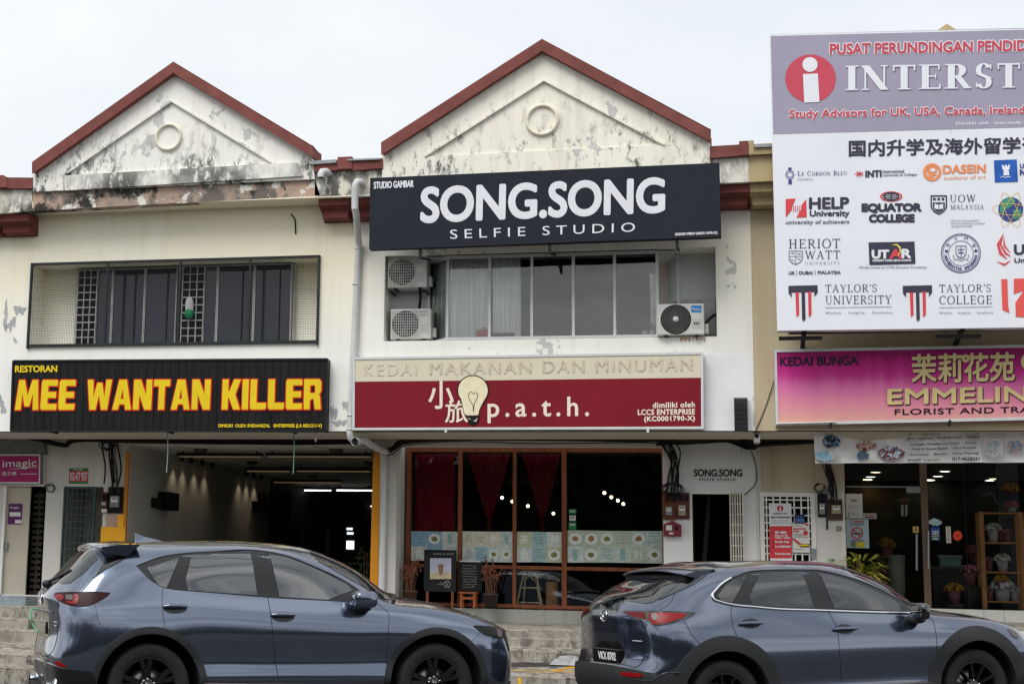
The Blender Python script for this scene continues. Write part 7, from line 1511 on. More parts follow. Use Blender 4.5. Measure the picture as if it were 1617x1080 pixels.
shape('picture_frame', [(pr(1551, 690, 1585, 724), [pr(1552, 691, 1584, 723)])], Yb_-0.006, mat('lilac_ink', (170, 150, 180), 0.7, 0), t); blob('flower_print', 1567, 714, 11, 8, 40, [(60, 60, 70), (120, 110, 130), (200, 190, 196)], 2.0); blob('flower_print', 1568, 700, 10, 6, 16, [(190, 170, 180), (150, 190, 210)], 2.0); blob('flower_print', 1603, 705, 12, 10, 40, [(206, 160, 176), (190, 196, 206), (150, 120, 136)], 2.2)
for px in (1284.8, 1432, 1540): MB().tube([at(px, sag(0.0)+ (18 if px == 1432 else 8 if px == 1540 else 1), YBn), at(px+8, 680, 0.2)], 0.004, 4).build('tie_cord', M_cable, t)
# hose and litter on the steps
setp(cable(MB(), [at(67, 958.8, 0.15), at(58, 960.5, 0.12), at(50, 962.5, 0.1), at(48.6, 975, -0.1), at(50.5, 984, -0.22), at(54, 990, -0.3), at(59.5, 998.5, -0.62)], 0.016, 8).build('hose', mat('green_hose', (96, 160, 122), 0.5, 0.06)), 'pale green garden hose lying over the steps at the left', 'hose')
a, b, c, d = rc(33, 977, 49.5, 996, -0.22); setp(bx('loose_block', M_concrete, None, a, b, -0.34, -0.16, c, d, 0.015), 'loose concrete block on the left steps beside the green hose', 'block')
mb = MB(); rnb = random.Random(4); n = 14; q0 = at(889, 1046, -0.62); zz0 = pm[7][1]
v = []
for j in range(n+1):
    for i in range(n+1):
        u, w2 = i/n*2-1, j/n*2-1; rr2 = max(0, 1-abs(u)**2.2-abs(w2)**2.2); v.append((q0.x+0.10+u*0.26+rnb.gauss(0, .008), -0.80+w2*0.16, zz0-0.006+0.11*rr2**.6*(0.75+0.5*rnb.random())-0.01))
mb.add(v, [(j*(n+1)+i, j*(n+1)+i+1, (j+1)*(n+1)+i+1, (j+1)*(n+1)+i) for j in range(n) for i in range(n)], False)
setp(mb.build('plastic_sheet', mat('grey_plastic_sheet', (150, 150, 152), 0.35, 0.12, 8.0)), 'crumpled grey plastic sheet lying at the foot of the cafe steps', 'litter')
# ------------------------------------------------------------------ cars
def paintmat(name, c, metal=0.9, rough=0.17):
    m = bpy.data.materials.new(name); m.use_nodes = True; t = m.node_tree; n = t.nodes; b = n['Principled BSDF']
    b.inputs['Base Color'].default_value = c+(1,); b.inputs['Metallic'].default_value = metal; b.inputs['Roughness'].default_value = rough
    b.inputs['Coat Weight'].default_value = 1.0; b.inputs['Coat Roughness'].default_value = 0.02; b.inputs['Coat IOR'].default_value = 1.6
    tc_ = n.new('ShaderNodeTexCoord'); ns_ = n.new('ShaderNodeTexNoise'); ns_.inputs['Scale'].default_value = 900; ns_.inputs['Detail'].default_value = 1
    mr = n.new('ShaderNodeMapRange'); mr.inputs[3].default_value = 0.8; mr.inputs[4].default_value = 1.2; mu = n.new('ShaderNodeMix'); mu.data_type = 'RGBA'; mu.blend_type = 'MULTIPLY'; mu.inputs[0].default_value = 1; mu.inputs[6].default_value = c+(1,)
    t.links.new(tc_.outputs['Object'], ns_.inputs[0]); t.links.new(ns_.outputs['Fac'], mr.inputs[0]); t.links.new(mr.outputs[0], mu.inputs[7]); t.links.new(mu.outputs[2], b.inputs['Base Color'])
    return m
def plain(name, rgb, rough=0.4, metal=0.0, spec=0.5, ior=None, coat=0.0):
    m = bpy.data.materials.new(name); m.use_nodes = True; b = m.node_tree.nodes['Principled BSDF']; b.inputs['Base Color'].default_value = lin(rgb); b.inputs['Roughness'].default_value = rough; b.inputs['Metallic'].default_value = metal; b.inputs['Specular IOR Level'].default_value = spec
    if ior: b.inputs['IOR'].default_value = ior
    if coat: b.inputs['Coat Weight'].default_value = coat; b.inputs['Coat Roughness'].default_value = 0.02
    return m
P_glass = plain('car_glass', (30, 35, 40), 0.03, 0, 0.5, 2.15); P_lampd = plain('smoked_lamp', (14, 15, 17), 0.2, 0, 0.25); P_glass2 = plain('tinted_car_glass', (22, 27, 31), 0.03, 0, 0.5, 1.85); P_glassr = plain('car_rear_glass', (20, 22, 25), 0.03, 0, 0.5, 1.7)
P_trim = mat('black_plastic_trim', (44, 45, 47), 0.55, 0.12, 30.0, bump=0.05, bscale=300); P_gloss = plain('gloss_black', (12, 12, 13), 0.08, 0, 0.5, None, 1.0); P_seam = plain('panel_gap', (6, 6, 7), 0.7)
P_red = plain('tail_lamp_red', (96, 8, 14), 0.25, 0, 0.25); P_redb = plain('lamp_red_bright', (128, 14, 18), 0.25, 0, 0.25); P_redd = plain('lamp_red_dark', (44, 10, 16), 0.35, 0, 0.15); P_clear = plain('clear_lens', (92, 84, 84), 0.25, 0, 0.3)
P_chrome = plain('chrome', (225, 226, 228), 0.08, 1.0); P_tyre = mat('tyre_rubber', (38, 38, 39), 0.75, 0.15, 20.0, bump=0.1, bscale=200); P_rim = plain('black_alloy', (17, 17, 18), 0.28, 0.3, 0.5, None, 0.5); P_disc = plain('brake_steel', (140, 140, 140), 0.35, 0.9)
P_liner = plain('arch_liner', (10, 10, 11), 0.9)

def herm(P, s, closed_mirror0=None, mirror1=None):
    """resample control points, s steps per span, with chord-scaled tangents"""
    n = len(P); g0 = closed_mirror0 or P[0]*2-P[1]; g1 = mirror1 or P[-1]*2-P[-2]
    Q = [g0]+list(P)+[g1]; d = [max((Q[i+1]-Q[i]).length, 1e-6) for i in range(n+1)]; T = []
    for i in range(1, n+1):
        a, b = d[i-1], d[i]; T.append(((Q[i]-Q[i-1])/a*b+(Q[i+1]-Q[i])/b*a)/(a+b))
    o = []
    for i in range(n-1):
        L_ = d[i+1]
        for k in range(s):
            t = k/s; t2 = t*t; t3 = t2*t
            o.append(P[i]*(2*t3-3*t2+1)+T[i]*(L_*(t3-2*t2+t))+P[i+1]*(3*t2-2*t3)+T[i+1]*(L_*(t3-t2)))
    o.append(P[-1].copy()); return o
MIR = lambda v: Vector((v.x, -v.y, v.z))
class Car:
    def __init__(s, name, label, O, head, pitch, rows, axles, r_tyre, half, paint, arch_in, arch_c=0.0):
        s.root = thing(name, label, 'car', (0, 0, 0), 'parked crossovers')
        s.root.location = O; s.root.rotation_euler = (0, -pitch, head)
        s.M = Matrix.Translation(Vector(O)) @ Matrix.Rotation(head, 4, 'Z') @ Matrix.Rotation(-pitch, 4, 'Y'); s.Mi = s.M.inverted()
        s.paint = paint; s.axles = axles; s.rt = r_tyre; s.half = half; s.rin = arch_in; NU, NV = 8, 7
        rows = [[Vector(p) for p in r] for r in rows]; S, Fn = len(rows), len(rows[0])
        cols = [herm([rows[i][j] for i in range(S)], NU, MIR(rows[1][j]), MIR(rows[-2][j])) for j in range(Fn)]
        G = []
        for i in range(len(cols[0])):
            c = [cols[j][i] for j in range(Fn)]; G.append(herm(c, NV, None, MIR(c[-2])))
        nu, nv = len(G), len(G[0]); v = []; f = []
        for sg in (1, -1):
            o = len(v); v += [Vector((p.x, p.y*sg, p.z)) for r in G for p in r]
            for i in range(nu-1):
                for j in range(nv-1):
                    q = (o+i*nv+j, o+(i+1)*nv+j, o+(i+1)*nv+j+1, o+i*nv+j+1); f.append(q if sg < 0 else q[::-1])
        s.bvh = BVHTree.FromPolygons(v, f); keep = []
        ro = arch_in+0.02
        for q in f:
            c = sum((v[i] for i in q), Vector())/4
            if abs(c.y) > 0.4 and any((c.x-ax)**2+(c.z-r_tyre-arch_c)**2 < ro*ro for ax in axles): continue
            keep.append(q)
        bm = bmesh.new(); bv = [bm.verts.new(p) for p in v]
        for q in keep:
            try: bm.faces.new([bv[i] for i in q])
            except ValueError: pass
        bmesh.ops.remove_doubles(bm, verts=bm.verts, dist=1e-4)
        bmesh.ops.delete(bm, geom=[x for x in bm.verts if not x.link_faces], context='VERTS')
        # floor pan
        bmesh.ops.recalc_face_normals(bm, faces=bm.faces)
        me = bpy.data.meshes.new('body'); bm.to_mesh(me); bm.free(); me.polygons.foreach_set('use_smooth', [True]*len(me.polygons)); me.materials.append(paint)
        s.body = bpy.data.objects.new('body', me); COL.objects.link(s.body); s.body.parent = s.root; s.ac = arch_c
    def put(s, name, m, mb, parent=None, bevel=0.0):
        o = mb.build(name, m, None, bevel); o.parent = parent or s.root; return o
    def px(s, x, y):
        """where the line of sight of a photo pixel meets this car's body (car coordinates)"""
        d = s.Mi.to_3x3() @ ray(x, y).normalized(); o = s.Mi @ CAM; h = s.bvh.ray_cast(o, d)
        if h[0] is None:
            h = s.bvh.find_nearest(o+d*((-s.half*0.9-o.y)/d.y))
        return h[0]
    def cast(s, p, D):
        h = s.bvh.ray_cast(p-D*4, D)
        if h[0] is None: h = s.bvh.find_nearest(p)
        n = h[1]; n = n if n.dot(D) < 0 else -n; return h[0], n
    def patch(s, name, pts, D, off, m, parent=None, step=0.035, skirt=0.012, soft=1):
        D = Vector(D).normalized(); A = Vector((0, 0, 1)).cross(D)
        A = A.normalized() if A.length > 1e-3 else Vector((0, 1, 0)); B = D.cross(A)
        P = [Vector(p) for p in pts]
        for _ in range(soft):
            Q = []
            for i in range(len(P)): a, b = P[i], P[(i+1) % len(P)]; Q += [a*.82+b*.18, a*.18+b*.82]
            P = Q
        d2 = []
        base = sum(P, Vector())/len(P)
        for i in range(len(P)):
            a, b = P[i], P[(i+1) % len(P)]; k = max(1, int((b-a).length/step))
            for q in range(k): c = a.lerp(b, q/k)-base; d2.append(Vector((c.dot(A), c.dot(B))))
        nb = len(d2); xs_, ys_ = [p.x for p in d2], [p.y for p in d2]; ins = []
        def inside(x, y):
            r = False; j = nb-1
            for i in range(nb):
                xi, yi, xj, yj = d2[i].x, d2[i].y, d2[j].x, d2[j].y
                if (yi > y) != (yj > y) and x < (xj-xi)*(y-yi)/(yj-yi)+xi: r = not r
                j = i
            return r
        x = min(xs_)+step/2
        while x < max(xs_):
            y = min(ys_)+step/2
            while y < max(ys_):
                if inside(x, y) and min((x-p.x)**2+(y-p.y)**2 for p in d2) > (step*.45)**2: ins.append(Vector((x, y)))
                y += step
            x += step
        R_ = geometry.delaunay_2d_cdt(d2+ins, [], [list(range(nb))], 1, 1e-5)
        v2, fs, orig = R_[0], R_[2], R_[3]; v = []; bset = {}
        for i, p in enumerate(v2):
            h, n = s.cast(base+A*p.x+B*p.y, D); v.append((h+n*off, h-n*skirt))
            for o_ in orig[i]:
                if o_ < nb: bset[o_] = i
        mb = MB(); mb.add([p[0] for p in v], [tuple(f_) for f_ in fs], True)
        ring = [bset[k] for k in range(nb) if k in bset]; k = len(ring)
        mb.add([v[i][0] for i in ring]+[v[i][1] for i in ring], [(i, (i+1) % k, (i+1) % k+k, i+k) for i in range(k)])
        o = s.put(name, m, mb, parent); bm = bmesh.new(); bm.from_mesh(o.data); 
        bm.normal_update()
        for f_ in bm.faces:
            if len(f_.verts) == 3 and f_.normal.dot(D) > 0: f_.normal_flip()
        bm.to_mesh(o.data); bm.free(); return o
    def seam(s, name, pts, D, r=0.0032, m=None, parent=None, lift=0.0, step=0.02, n=5):
        D = Vector(D).normalized(); P = [Vector(p) for p in pts]; Q = herm(P, 10) if len(P) > 2 else [P[0].lerp(P[1], k/12) for k in range(13)]
        o = []
        for p in Q: h, nn = s.cast(p, D); o.append(h+nn*lift)
        return s.put(name, m or P_seam, MB().tube(o, r, n), parent)
    def arch(s, name, ax, r0, r1, m, off, a0=-12, a1=192, sc=1.0, cz=0.0, sx=1.0):
        for sg in (-1, 1):
            mb = MB(); n = 60; v = []; rs = [r0, r0+0.004, (r0+r1)/2, r1-0.004, r1]; lf = [off-0.05, off, off+0.004, off, -0.01]
            for j, r in enumerate(rs):
                for i in range(n+1):
                    a = R(a0+(a1-a0)*i/n); p = Vector((ax+r*sx*math.cos(a), sg*2.0, s.rt+s.ac+cz+r*math.sin(a))); h, nn = s.cast(p, Vector((0, -sg, 0))); q = Vector((h.x, h.y+sg*lf[j], h.z)) if abs(h.x-p.x) < 0.02 and abs(h.z-p.z) < 0.02 else Vector((p.x, sg*(s.half-0.05+lf[j]), p.z)); v.append(q)
            for j in range(len(rs)-1):
                if j == 2: continue
                k_ = 3 if j == 1 else 2; w_ = v[j*(n+1):(j+k_)*(n+1)]; mb.add(w_, [(q*(n+1)+i, q*(n+1)+i+1, (q+1)*(n+1)+i+1, (q+1)*(n+1)+i) for q in range(k_-1) for i in range(n)], True)
            s.put(name, m, mb)
    def wheels(s, width, rim_r, spokes, style):
        for ax in s.axles:
            for sg in (-1, 1):
                c = Vector((ax, sg*(s.half-0.03), s.rt)); y0 = -width/2; mb = MB(); rt = s.rt
                pf = [(rim_r-0.01, -0.5*width*.8), (rim_r+0.004, -0.5*width*.96), (rim_r+0.03, -0.5*width*1.03), (rt-0.05, -0.5*width*1.06), (rt-0.018, -0.5*width*1.0), (rt-0.004, -0.5*width*.86)]
                for g in (-.55, -.18, .18, .55): pf += [(rt, (g-0.12)*width/2), (rt, (g-.03)*width/2), (rt-.008, (g-.025)*width/2), (rt-.008, (g+.025)*width/2), (rt, (g+.03)*width/2)]
                pf += [(rt-0.004, .5*width*.86), (rt-.018, .5*width), (rt-.05, .5*width*1.06), (rim_r, .5*width*.9)]
                yc = sg*(s.half-0.03-width/2)
                mb.lathe([(r_, h*1.0) for r_, h in pf], (ax, yc, rt), 72, 'y')
                # shoulder blocks
                for k in range(72):
                    a = 2*math.pi*k/72
                    for e in (-1, 1):
                        p = Vector((ax+(rt-.009)*math.cos(a), yc+e*width*.455, rt+(rt-.009)*math.sin(a))); t_ = Vector((-math.sin(a), 0, math.cos(a))); mb.beam(p-t_*.009, p+t_*.009, 0.02, 0.012)
                wh = s.put('wheel', P_tyre, mb)
                yo = sg*(s.half-0.045); rm = MB()
                rm.lathe([(rim_r+.006, yo-sg*0.0), (rim_r+.004, yo+sg*.006), (rim_r-.012, yo+sg*.004), (rim_r-.02, yo-sg*.02), (rim_r-.03, yo-sg*.16)], (ax, 0, rt), 64, 'y')
                for k in range(spokes):
                    a = 2*math.pi*k/spokes+math.pi/2+0.12
                    for da, w_ in style:
                        u = Vector((math.cos(a+da), 0, math.sin(a+da))); u2 = Vector((math.cos(a+da*.3), 0, math.sin(a+da*.3))); t_ = Vector((-u.z, 0, u.x)); c0 = Vector((ax, yo, rt))
                        p0 = c0+u2*.06-Vector((0, sg*.035, 0)); p1 = c0+u*(rim_r-.012)-Vector((0, sg*.012, 0)); v = []
                        for p, wd in ((p0, w_*.85), (p1, w_)):
                            v += [p-t_*wd/2, p+t_*wd/2, p+t_*wd*.32+Vector((0, sg*.016, 0)), p-t_*wd*.32+Vector((0, sg*.016, 0))]
                        b_ = [q-Vector((0, sg*.03, 0)) for q in (v[0], v[1], v[4], v[5])]
                        rm.add(v+b_, [(3, 2, 6, 7), (0, 3, 7, 4), (2, 1, 5, 6), (0, 4, 10, 8), (1, 9, 11, 5)])
                rm.lathe([(0, yo-sg*.02), (.045, yo-sg*.02), (.075, yo-sg*.035), (.08, yo-sg*.06)], (ax, 0, rt), 28, 'y'); s.put('rim', P_rim, rm, wh)
                hb = MB(); hb.lathe([(0, yo-sg*.012), (.03, yo-sg*.012), (.034, yo-sg*.02)], (ax, 0, rt), 24, 'y'); s.put('hub_cap', P_gloss, hb, wh)
                nb = MB()
                for k in range(5): a = 2*math.pi*k/5+.4; nb.lathe([(0, yo-sg*.014), (.008, yo-sg*.014), (.008, yo-sg*.03)], (ax+.058*math.cos(a), 0, rt+.058*math.sin(a)), 8, 'y')
                s.put('wheel_nut', P_chrome, nb, wh); s.put('hub_badge', P_chrome, MB().tube([(ax+.016*math.cos(q), yo-sg*.010, rt+.013*math.sin(q)) for q in [2*math.pi*k/16 for k in range(17)]], .0022, 5), wh)
                s.put('brake_disc', P_disc, MB().lathe([(.07, yo-sg*.10), (.155, yo-sg*.10), (.155, yo-sg*.125)], (ax, 0, rt), 40, 'y'), wh)
                ln = MB(); n = 40; rr = s.rin+.012; v = []
                for y in (sg*.45, sg*(s.half-.07)):
                    for i in range(n+1): a = R(-25+230*i/n); v.append((ax+rr*math.cos(a), y, rt+s.ac+rr*math.sin(a)))
                ln.add(v, [(i, i+1, i+n+2, i+n+1) for i in range(n)], True); ln.add([v[i] for i in range(n+1)]+[(ax, sg*.45, rt)], [(i, i+1, n+1) for i in range(n)]); s.put('arch_liner', P_liner, ln)
        s.put('floor_pan', P_liner, MB().box(s.axles[0]-.75, s.axles[1]+.7, -.72, .72, .24, .34))
SIDE = (0, 1, 0); REAR = (1, 0, 0)
def badge(car, c, nrm_deg, w_, h, parent=None):
    """oval ring with a winged V inside, on the tail"""
    def P(u, t): return Vector((c[0]-0.0, c[1]-u*w_, c[2]+t*h))
    pts = []
    for k in range(33): a = 2*math.pi*k/32; pts.append(P(math.cos(a)*.5, math.sin(a)*.5))
    car.seam('badge', pts[:-1]+[pts[-1]], REAR, .0055, P_chrome, parent, .006)
    car.seam('badge_wing', [P(-.46, .16), P(-.3, .12), P(-.12, -.02), P(0, -.2)], REAR, .006, P_chrome, parent, .006); car.seam('badge_wing', [P(.46, .16), P(.3, .12), P(.12, -.02), P(0, -.2)], REAR, .006, P_chrome, parent, .006)

# ---- first car -------------------------------------------------------------
R5 = [
 [(-2.059,0,.25),(-2.145,0,.36),(-2.197,0,.56),(-2.171,0,.80),(-2.188,0,1.02),(-2.201,0,1.13),(-2.17,0,1.19),(-2.14,0,1.215),(-2.11,0,1.24)],
 [(-2.042,.45,.25),(-2.136,.47,.36),(-2.184,.5,.56),(-2.154,.5,.80),(-2.167,.48,1.02),(-2.175,.46,1.13),(-2.14,.41,1.2),(-2.09,.26,1.265),(-2.04,0,1.31)],
 [(-1.982,.70,.25),(-2.059,.765,.36),(-2.111,.81,.56),(-2.072,.81,.80),(-2.072,.765,1.02),(-2.068,.73,1.12),(-2.03,.63,1.215),(-1.98,.43,1.36),(-1.95,0,1.41)],
 [(-1.827,.74,.25),(-1.896,.86,.37),(-1.913,.905,.56),(-1.904,.905,.80),(-1.896,.87,1.02),(-1.887,.82,1.14),(-1.87,.66,1.345),(-1.86,.48,1.47),(-1.85,0,1.52)],
 [(-1.672,.74,.25),(-1.672,.89,.36),(-1.672,.92,.55),(-1.672,.925,.82),(-1.672,.895,1.01),(-1.672,.84,1.155),(-1.66,.66,1.455),(-1.66,.47,1.575),(-1.66,0,1.61)],
 [(-1.35,.74,.25),(-1.35,.90,.33),(-1.35,.925,.55),(-1.35,.93,.82),(-1.35,.90,1.0),(-1.35,.845,1.165),(-1.35,.665,1.505),(-1.33,.47,1.593),(-1.33,0,1.628)],
 [(-.9,.74,.25),(-.9,.908,.385),(-.9,.892,.57),(-.9,.92,.82),(-.9,.90,.985),(-.9,.85,1.145),(-.9,.67,1.545),(-.9,.47,1.617),(-.9,0,1.645)],
 [(-.3,.74,.25),(-.3,.908,.385),(-.3,.892,.57),(-.3,.92,.82),(-.3,.90,.965),(-.3,.85,1.115),(-.3,.665,1.55),(-.3,.47,1.620),(-.3,0,1.648)],
 [(.2,.74,.25),(.2,.908,.385),(.2,.892,.57),(.2,.92,.82),(.2,.90,.95),(.2,.85,1.095),(.2,.66,1.455),(.24,.48,1.540),(.28,0,1.595)],
 [(.6,.74,.25),(.6,.908,.385),(.6,.892,.57),(.6,.92,.82),(.6,.90,.935),(.6,.85,1.08),(.6,.69,1.265),(.68,.51,1.355),(.76,0,1.405)],
 [(.97,.74,.25),(.97,.908,.385),(.97,.892,.57),(.97,.925,.82),(.97,.905,.93),(.97,.85,1.055),(.95,.74,1.10),(1.05,.53,1.135),(1.15,0,1.165)],
 [(1.35,.74,.25),(1.35,.90,.33),(1.35,.925,.55),(1.35,.93,.82),(1.35,.905,.92),(1.35,.85,1.02),(1.35,.71,1.065),(1.37,.49,1.10),(1.4,0,1.12)],
 [(1.7,.73,.25),(1.7,.885,.35),(1.7,.91,.55),(1.7,.915,.75),(1.7,.885,.885),(1.7,.83,.965),(1.7,.69,1.005),(1.7,.47,1.035),(1.7,0,1.06)],
 [(1.98,.70,.25),(2.0,.83,.33),(2.0,.87,.55),(2.0,.87,.72),(1.99,.83,.835),(1.98,.77,.89),(1.97,.645,.925),(1.97,.44,.955),(1.97,0,.98)],
 [(2.05,.60,.22),(2.15,.67,.31),(2.17,.73,.52),(2.15,.74,.70),(2.14,.70,.80),(2.14,.66,.845),(2.13,.575,.87),(2.12,.40,.895),(2.12,0,.915)],
 [(2.13,.35,.2),(2.22,.38,.31),(2.25,.42,.52),(2.23,.42,.70),(2.24,.41,.78),(2.25,.39,.82),(2.235,.35,.84),(2.22,.27,.855),(2.2,0,.87)],
 [(2.15,0,.2),(2.25,0,.31),(2.28,0,.52),(2.26,0,.70),(2.27,0,.77),(2.28,0,.81),(2.27,0,.825),(2.26,0,.835),(2.25,0,.845)]]
paint1 = paintmat('blue_grey_car_paint', (0.122, 0.148, 0.210))
paint2 = paintmat('slate_blue_car_paint', (0.098, 0.119, 0.172))
c5 = lambda x, y: (x/3.76, y/3.76+830); c6 = lambda x, y: (x/3.675+400, y/3.675+830); c7 = lambda x, y: (x/4.0425+880, y/4.0425+850); c8 = lambda x, y: (x/4.178+1230, y/4.178+850)
A = Car('parked_car', 'blue-grey crossover with a roof fin and slim swept tail lamps parked before the noodle shop', (4.669, -9.263, EYE-1.295), R(31.5), R(0.6), R5, (-1.35, 1.35), .365, .91, paint1, .455)
def pl_(car, pts, conv): return [car.px(*conv(*p)) for p in pts]
def win(car, conv, outer, panes, glassm=P_glass):
    dl = car.patch('window_surround', pl_(car, outer, conv), SIDE, .003, P_trim, None, .05, .004)
    for nm, p, m in panes: car.patch(nm, pl_(car, p, conv), SIDE, .007, m, None, .05, .004, 0)
def c56(x, y): return (x, y)
win(A, c56, [(215.5, 893.6), (222, 890), (250, 881), (287, 874.6), (330, 871.8), (409.6, 870), (432, 873), (454, 878.6), (490, 892.6), (520, 906.5), (547, 920), (575, 938), (594, 952), (517, 948.2), (423, 943.4), (340, 936), (262, 930), (240, 918), (228, 907)],
    [('quarter_window', [(232, 896.5), (283, 880), (262.5, 928.2), (250, 924)], P_glass), ('rear_door_window', [(302, 878), (345, 875.4), (395, 874.6), (406, 939.8), (350, 935.8), (296.6, 931.6), (293, 914)], P_glass), ('front_door_window', [(424.5, 876), (450, 879.6), (478, 890), (510, 904), (547, 922.5), (556, 932), (517, 946.8), (441, 942)], P_glass)])
for o in [x for x in A.root.children if x.name.startswith('quarter')]: A.seam('tint_edge', pl_(A, [(237, 897), (271, 884.8), (267, 900), (256, 916), (251, 915), (237, 897)], c56), SIDE, .0018, P_clear, o, .008)
for sgx in (): pass
# bright line and gutter over the windows
A.seam('window_trim', pl_(A, [(215.5, 893.6), (250, 880.6), (287, 874.2), (330, 871.4), (409.6, 869.6), (454, 878), (490, 892), (547, 919.4), (596, 953)], c56), SIDE, .006, P_trim, None, .003)
# panel gaps
for p in ([(257, 929), (256, 948), (257.5, 970), (260, 990)], [(287, 876), (262, 929)], [(409.6, 871), (423, 943), (431, 1000), (440, 1080)], [(596, 953), (612, 966), (613, 1000), (610, 1080)], [(315, 1074), (440, 1079), (606, 1079)]): A.seam('panel_gap', pl_(A, p, c56), SIDE)
A.seam('panel_gap', pl_(A, [(214, 858.5), (211, 868), (196, 882), (160, 903), (146, 912)], c56), (.5, 1, -.3)); A.seam('panel_gap', pl_(A, [(146, 912), (138, 924), (129, 934)], c56), (.7, 1, 0)); A.seam('panel_gap', pl_(A, [(150, 955), (158, 985), (176, 1000)], c56), SIDE, .002)
A.seam('panel_gap', pl_(A, [(745, 1012), (757, 999)], c56), SIDE, .002)
# crease of the shoulder is in the body; sill strip
A.seam('sill_trim', [(-.86, -2, .385), (0, -2, .37), (.86, -2, .36)], SIDE, .008, P_clear, None, .006)
sill = A.patch('sill_cladding', [(-.9, -2, .37), (.9, -2, .35), (.9, -2, .25), (-.9, -2, .25)], SIDE, .01, P_trim, None, .08)
A.patch('sill_cladding', [(-.9, 2, .37), (.9, 2, .35), (.9, 2, .25), (-.9, 2, .25)], (0, -1, 0), .01, P_trim, None, .08)
A.arch('arch_cladding', -1.35, .455, .525, P_trim, .006, cz=-.008); A.arch('arch_cladding', 1.35, .455, .525, P_trim, .006, cz=-.008)
# tail lamp, reflector, bumper lower
DG = (1, 1.1, 0)
tl = A.patch('tail_lamp', pl_(A, [(320, 412), (330, 402), (430, 398), (560, 396), (655, 400), (642, 416), (610, 436), (570, 458), (520, 477), (470, 480), (420, 474), (380, 462), (345, 440)], c5), DG, .008, P_redd, None, .03)
A.patch('lamp_element', pl_(A, [(325, 412), (375, 408), (385, 430), (372, 445), (345, 434)], c5), DG, .012, P_redb, tl, .02, .004); A.patch('lamp_element', pl_(A, [(390, 412), (432, 410), (436, 440), (396, 440)], c5), DG, .012, P_clear, tl, .02, .004)
A.patch('lamp_element', pl_(A, [(436, 410), (466, 408), (470, 440), (458, 468), (400, 460), (398, 448), (440, 446)], c5), DG, .014, P_redb, tl, .02, .004); A.seam('lamp_trim', pl_(A, [(330, 400), (430, 396), (560, 394), (655, 399)], c5), DG, .004, P_gloss, tl, .008)
A.patch('tail_lamp', [(MIR(p)) for p in pl_(A, [(320, 412), (330, 402), (430, 398), (560, 396), (655, 400), (642, 416), (610, 436), (570, 458), (520, 477), (470, 480), (420, 474), (380, 462), (345, 440)], c5)], (1, -1.1, 0), .008, P_redd, None, .03)
lb = A.patch('bumper_lower', [(-1.85, -.93, .49), (-1.98, -.84, .50), (-2.12, -.66, .54), (-2.2, -.4, .55), (-2.18, -.4, .24), (-2.0, -.78, .24), (-1.85, -.9, .26)], (1, 1, 0), .012, P_gloss, None, .05)
A.patch('bumper_lower', [(-2.3, -.46, .55), (-2.3, .46, .55), (-2.25, .46, .25), (-2.25, -.46, .25)], REAR, .013, P_gloss, None, .06)
A.patch('reflector', pl_(A, [(330, 797), (350, 800), (400, 832), (385, 838), (340, 832)], c5), DG, .008, P_redb, None, .02)
A.put('exhaust', P_chrome, MB().tube([(-2.02, -.56, .33), (-2.21, -.56, .33)], [.055, .058], 20, cap=False).tube([(-2.02, .56, .33), (-2.21, .56, .33)], [.055, .058], 20, cap=False)); A.put('exhaust_bore', P_liner, MB().lathe([(0, -2.18), (.05, -2.18)], (0, -.56, .33), 18, 'x').lathe([(0, -2.18), (.05, -2.18)], (0, .56, .33), 18, 'x'))
# rear glass, spoiler, tailgate furniture
TOPR = (.75, 0, -.65)
A.patch('rear_window', [(-1.77, -.57, 1.50), (-1.89, -.63, 1.32), (-2.05, -.56, 1.215), (-2.12, 0, 1.235), (-2.05, .56, 1.215), (-1.89, .63, 1.32), (-1.77, .57, 1.50), (-1.80, 0, 1.55)], TOPR, .004, P_glassr, None, .06)
mb = MB(); rowsP = []
for y in [-.68+1.36*k/16 for k in range(17)]:
    e = 1-abs(y)/.70; e = min(1, e*3.2); zt = 1.580+.042*(1-(y/.68)**2); rowsP.append([(-1.42, y, zt+.016), (-1.60, y, zt+.012), (-1.76-.05*e**.5, y, zt-.012), (-1.76-.055*e**.5, y, zt-.032), (-1.70, y, zt-.075), (-1.55, y, zt-.09)])
v = [p for r_ in rowsP for p in r_]; m_ = 6
mb.add(v, [(i*m_+j, i*m_+j+1, (i+1)*m_+j+1, (i+1)*m_+j) for i in range(16) for j in range(m_-1)], True); mb.add(rowsP[0], [tuple(range(6))]); mb.add(rowsP[-1], [tuple(range(5, -1, -1))]); sp = A.put('roof_spoiler', paint1, mb)
pt = pl_(A, [(628, 192), (755, 183), (705, 213), (640, 252), (552, 312), (575, 285), (612, 225)], c5)
A.patch('pillar_trim', pt, (.45, 1, -.1), .006, P_gloss, None, .04, .012, 0); A.patch('pillar_trim', [MIR(p) for p in pt], (.45, -1, -.1), .006, P_gloss, None, .04, .012, 0)
A.put('rear_wiper', P_trim, MB().ball((-2.16, 0, 1.235), .045, .05, .035).tube([(-2.16, 0, 1.25), (-2.08, -.2, 1.30), (-2.0, -.38, 1.36)], .012, 6))
pb = A.patch('plate_recess', [(-2.3, -.40, .97), (-2.3, .40, .97), (-2.3, .36, .74), (-2.3, -.36, .74)], REAR, .002, P_gloss, None, .06); A.put('number_plate', P_black if False else P_gloss, MB().box(-2.19, -2.165, -.26, .26, .79, .90), None, .004)
A.patch('tailgate_trim', [(-2.3, -.5, 1.0), (-2.3, .5, 1.0), (-2.3, .5, .975), (-2.3, -.5, .975)], REAR, .014, P_clear, None, .05)
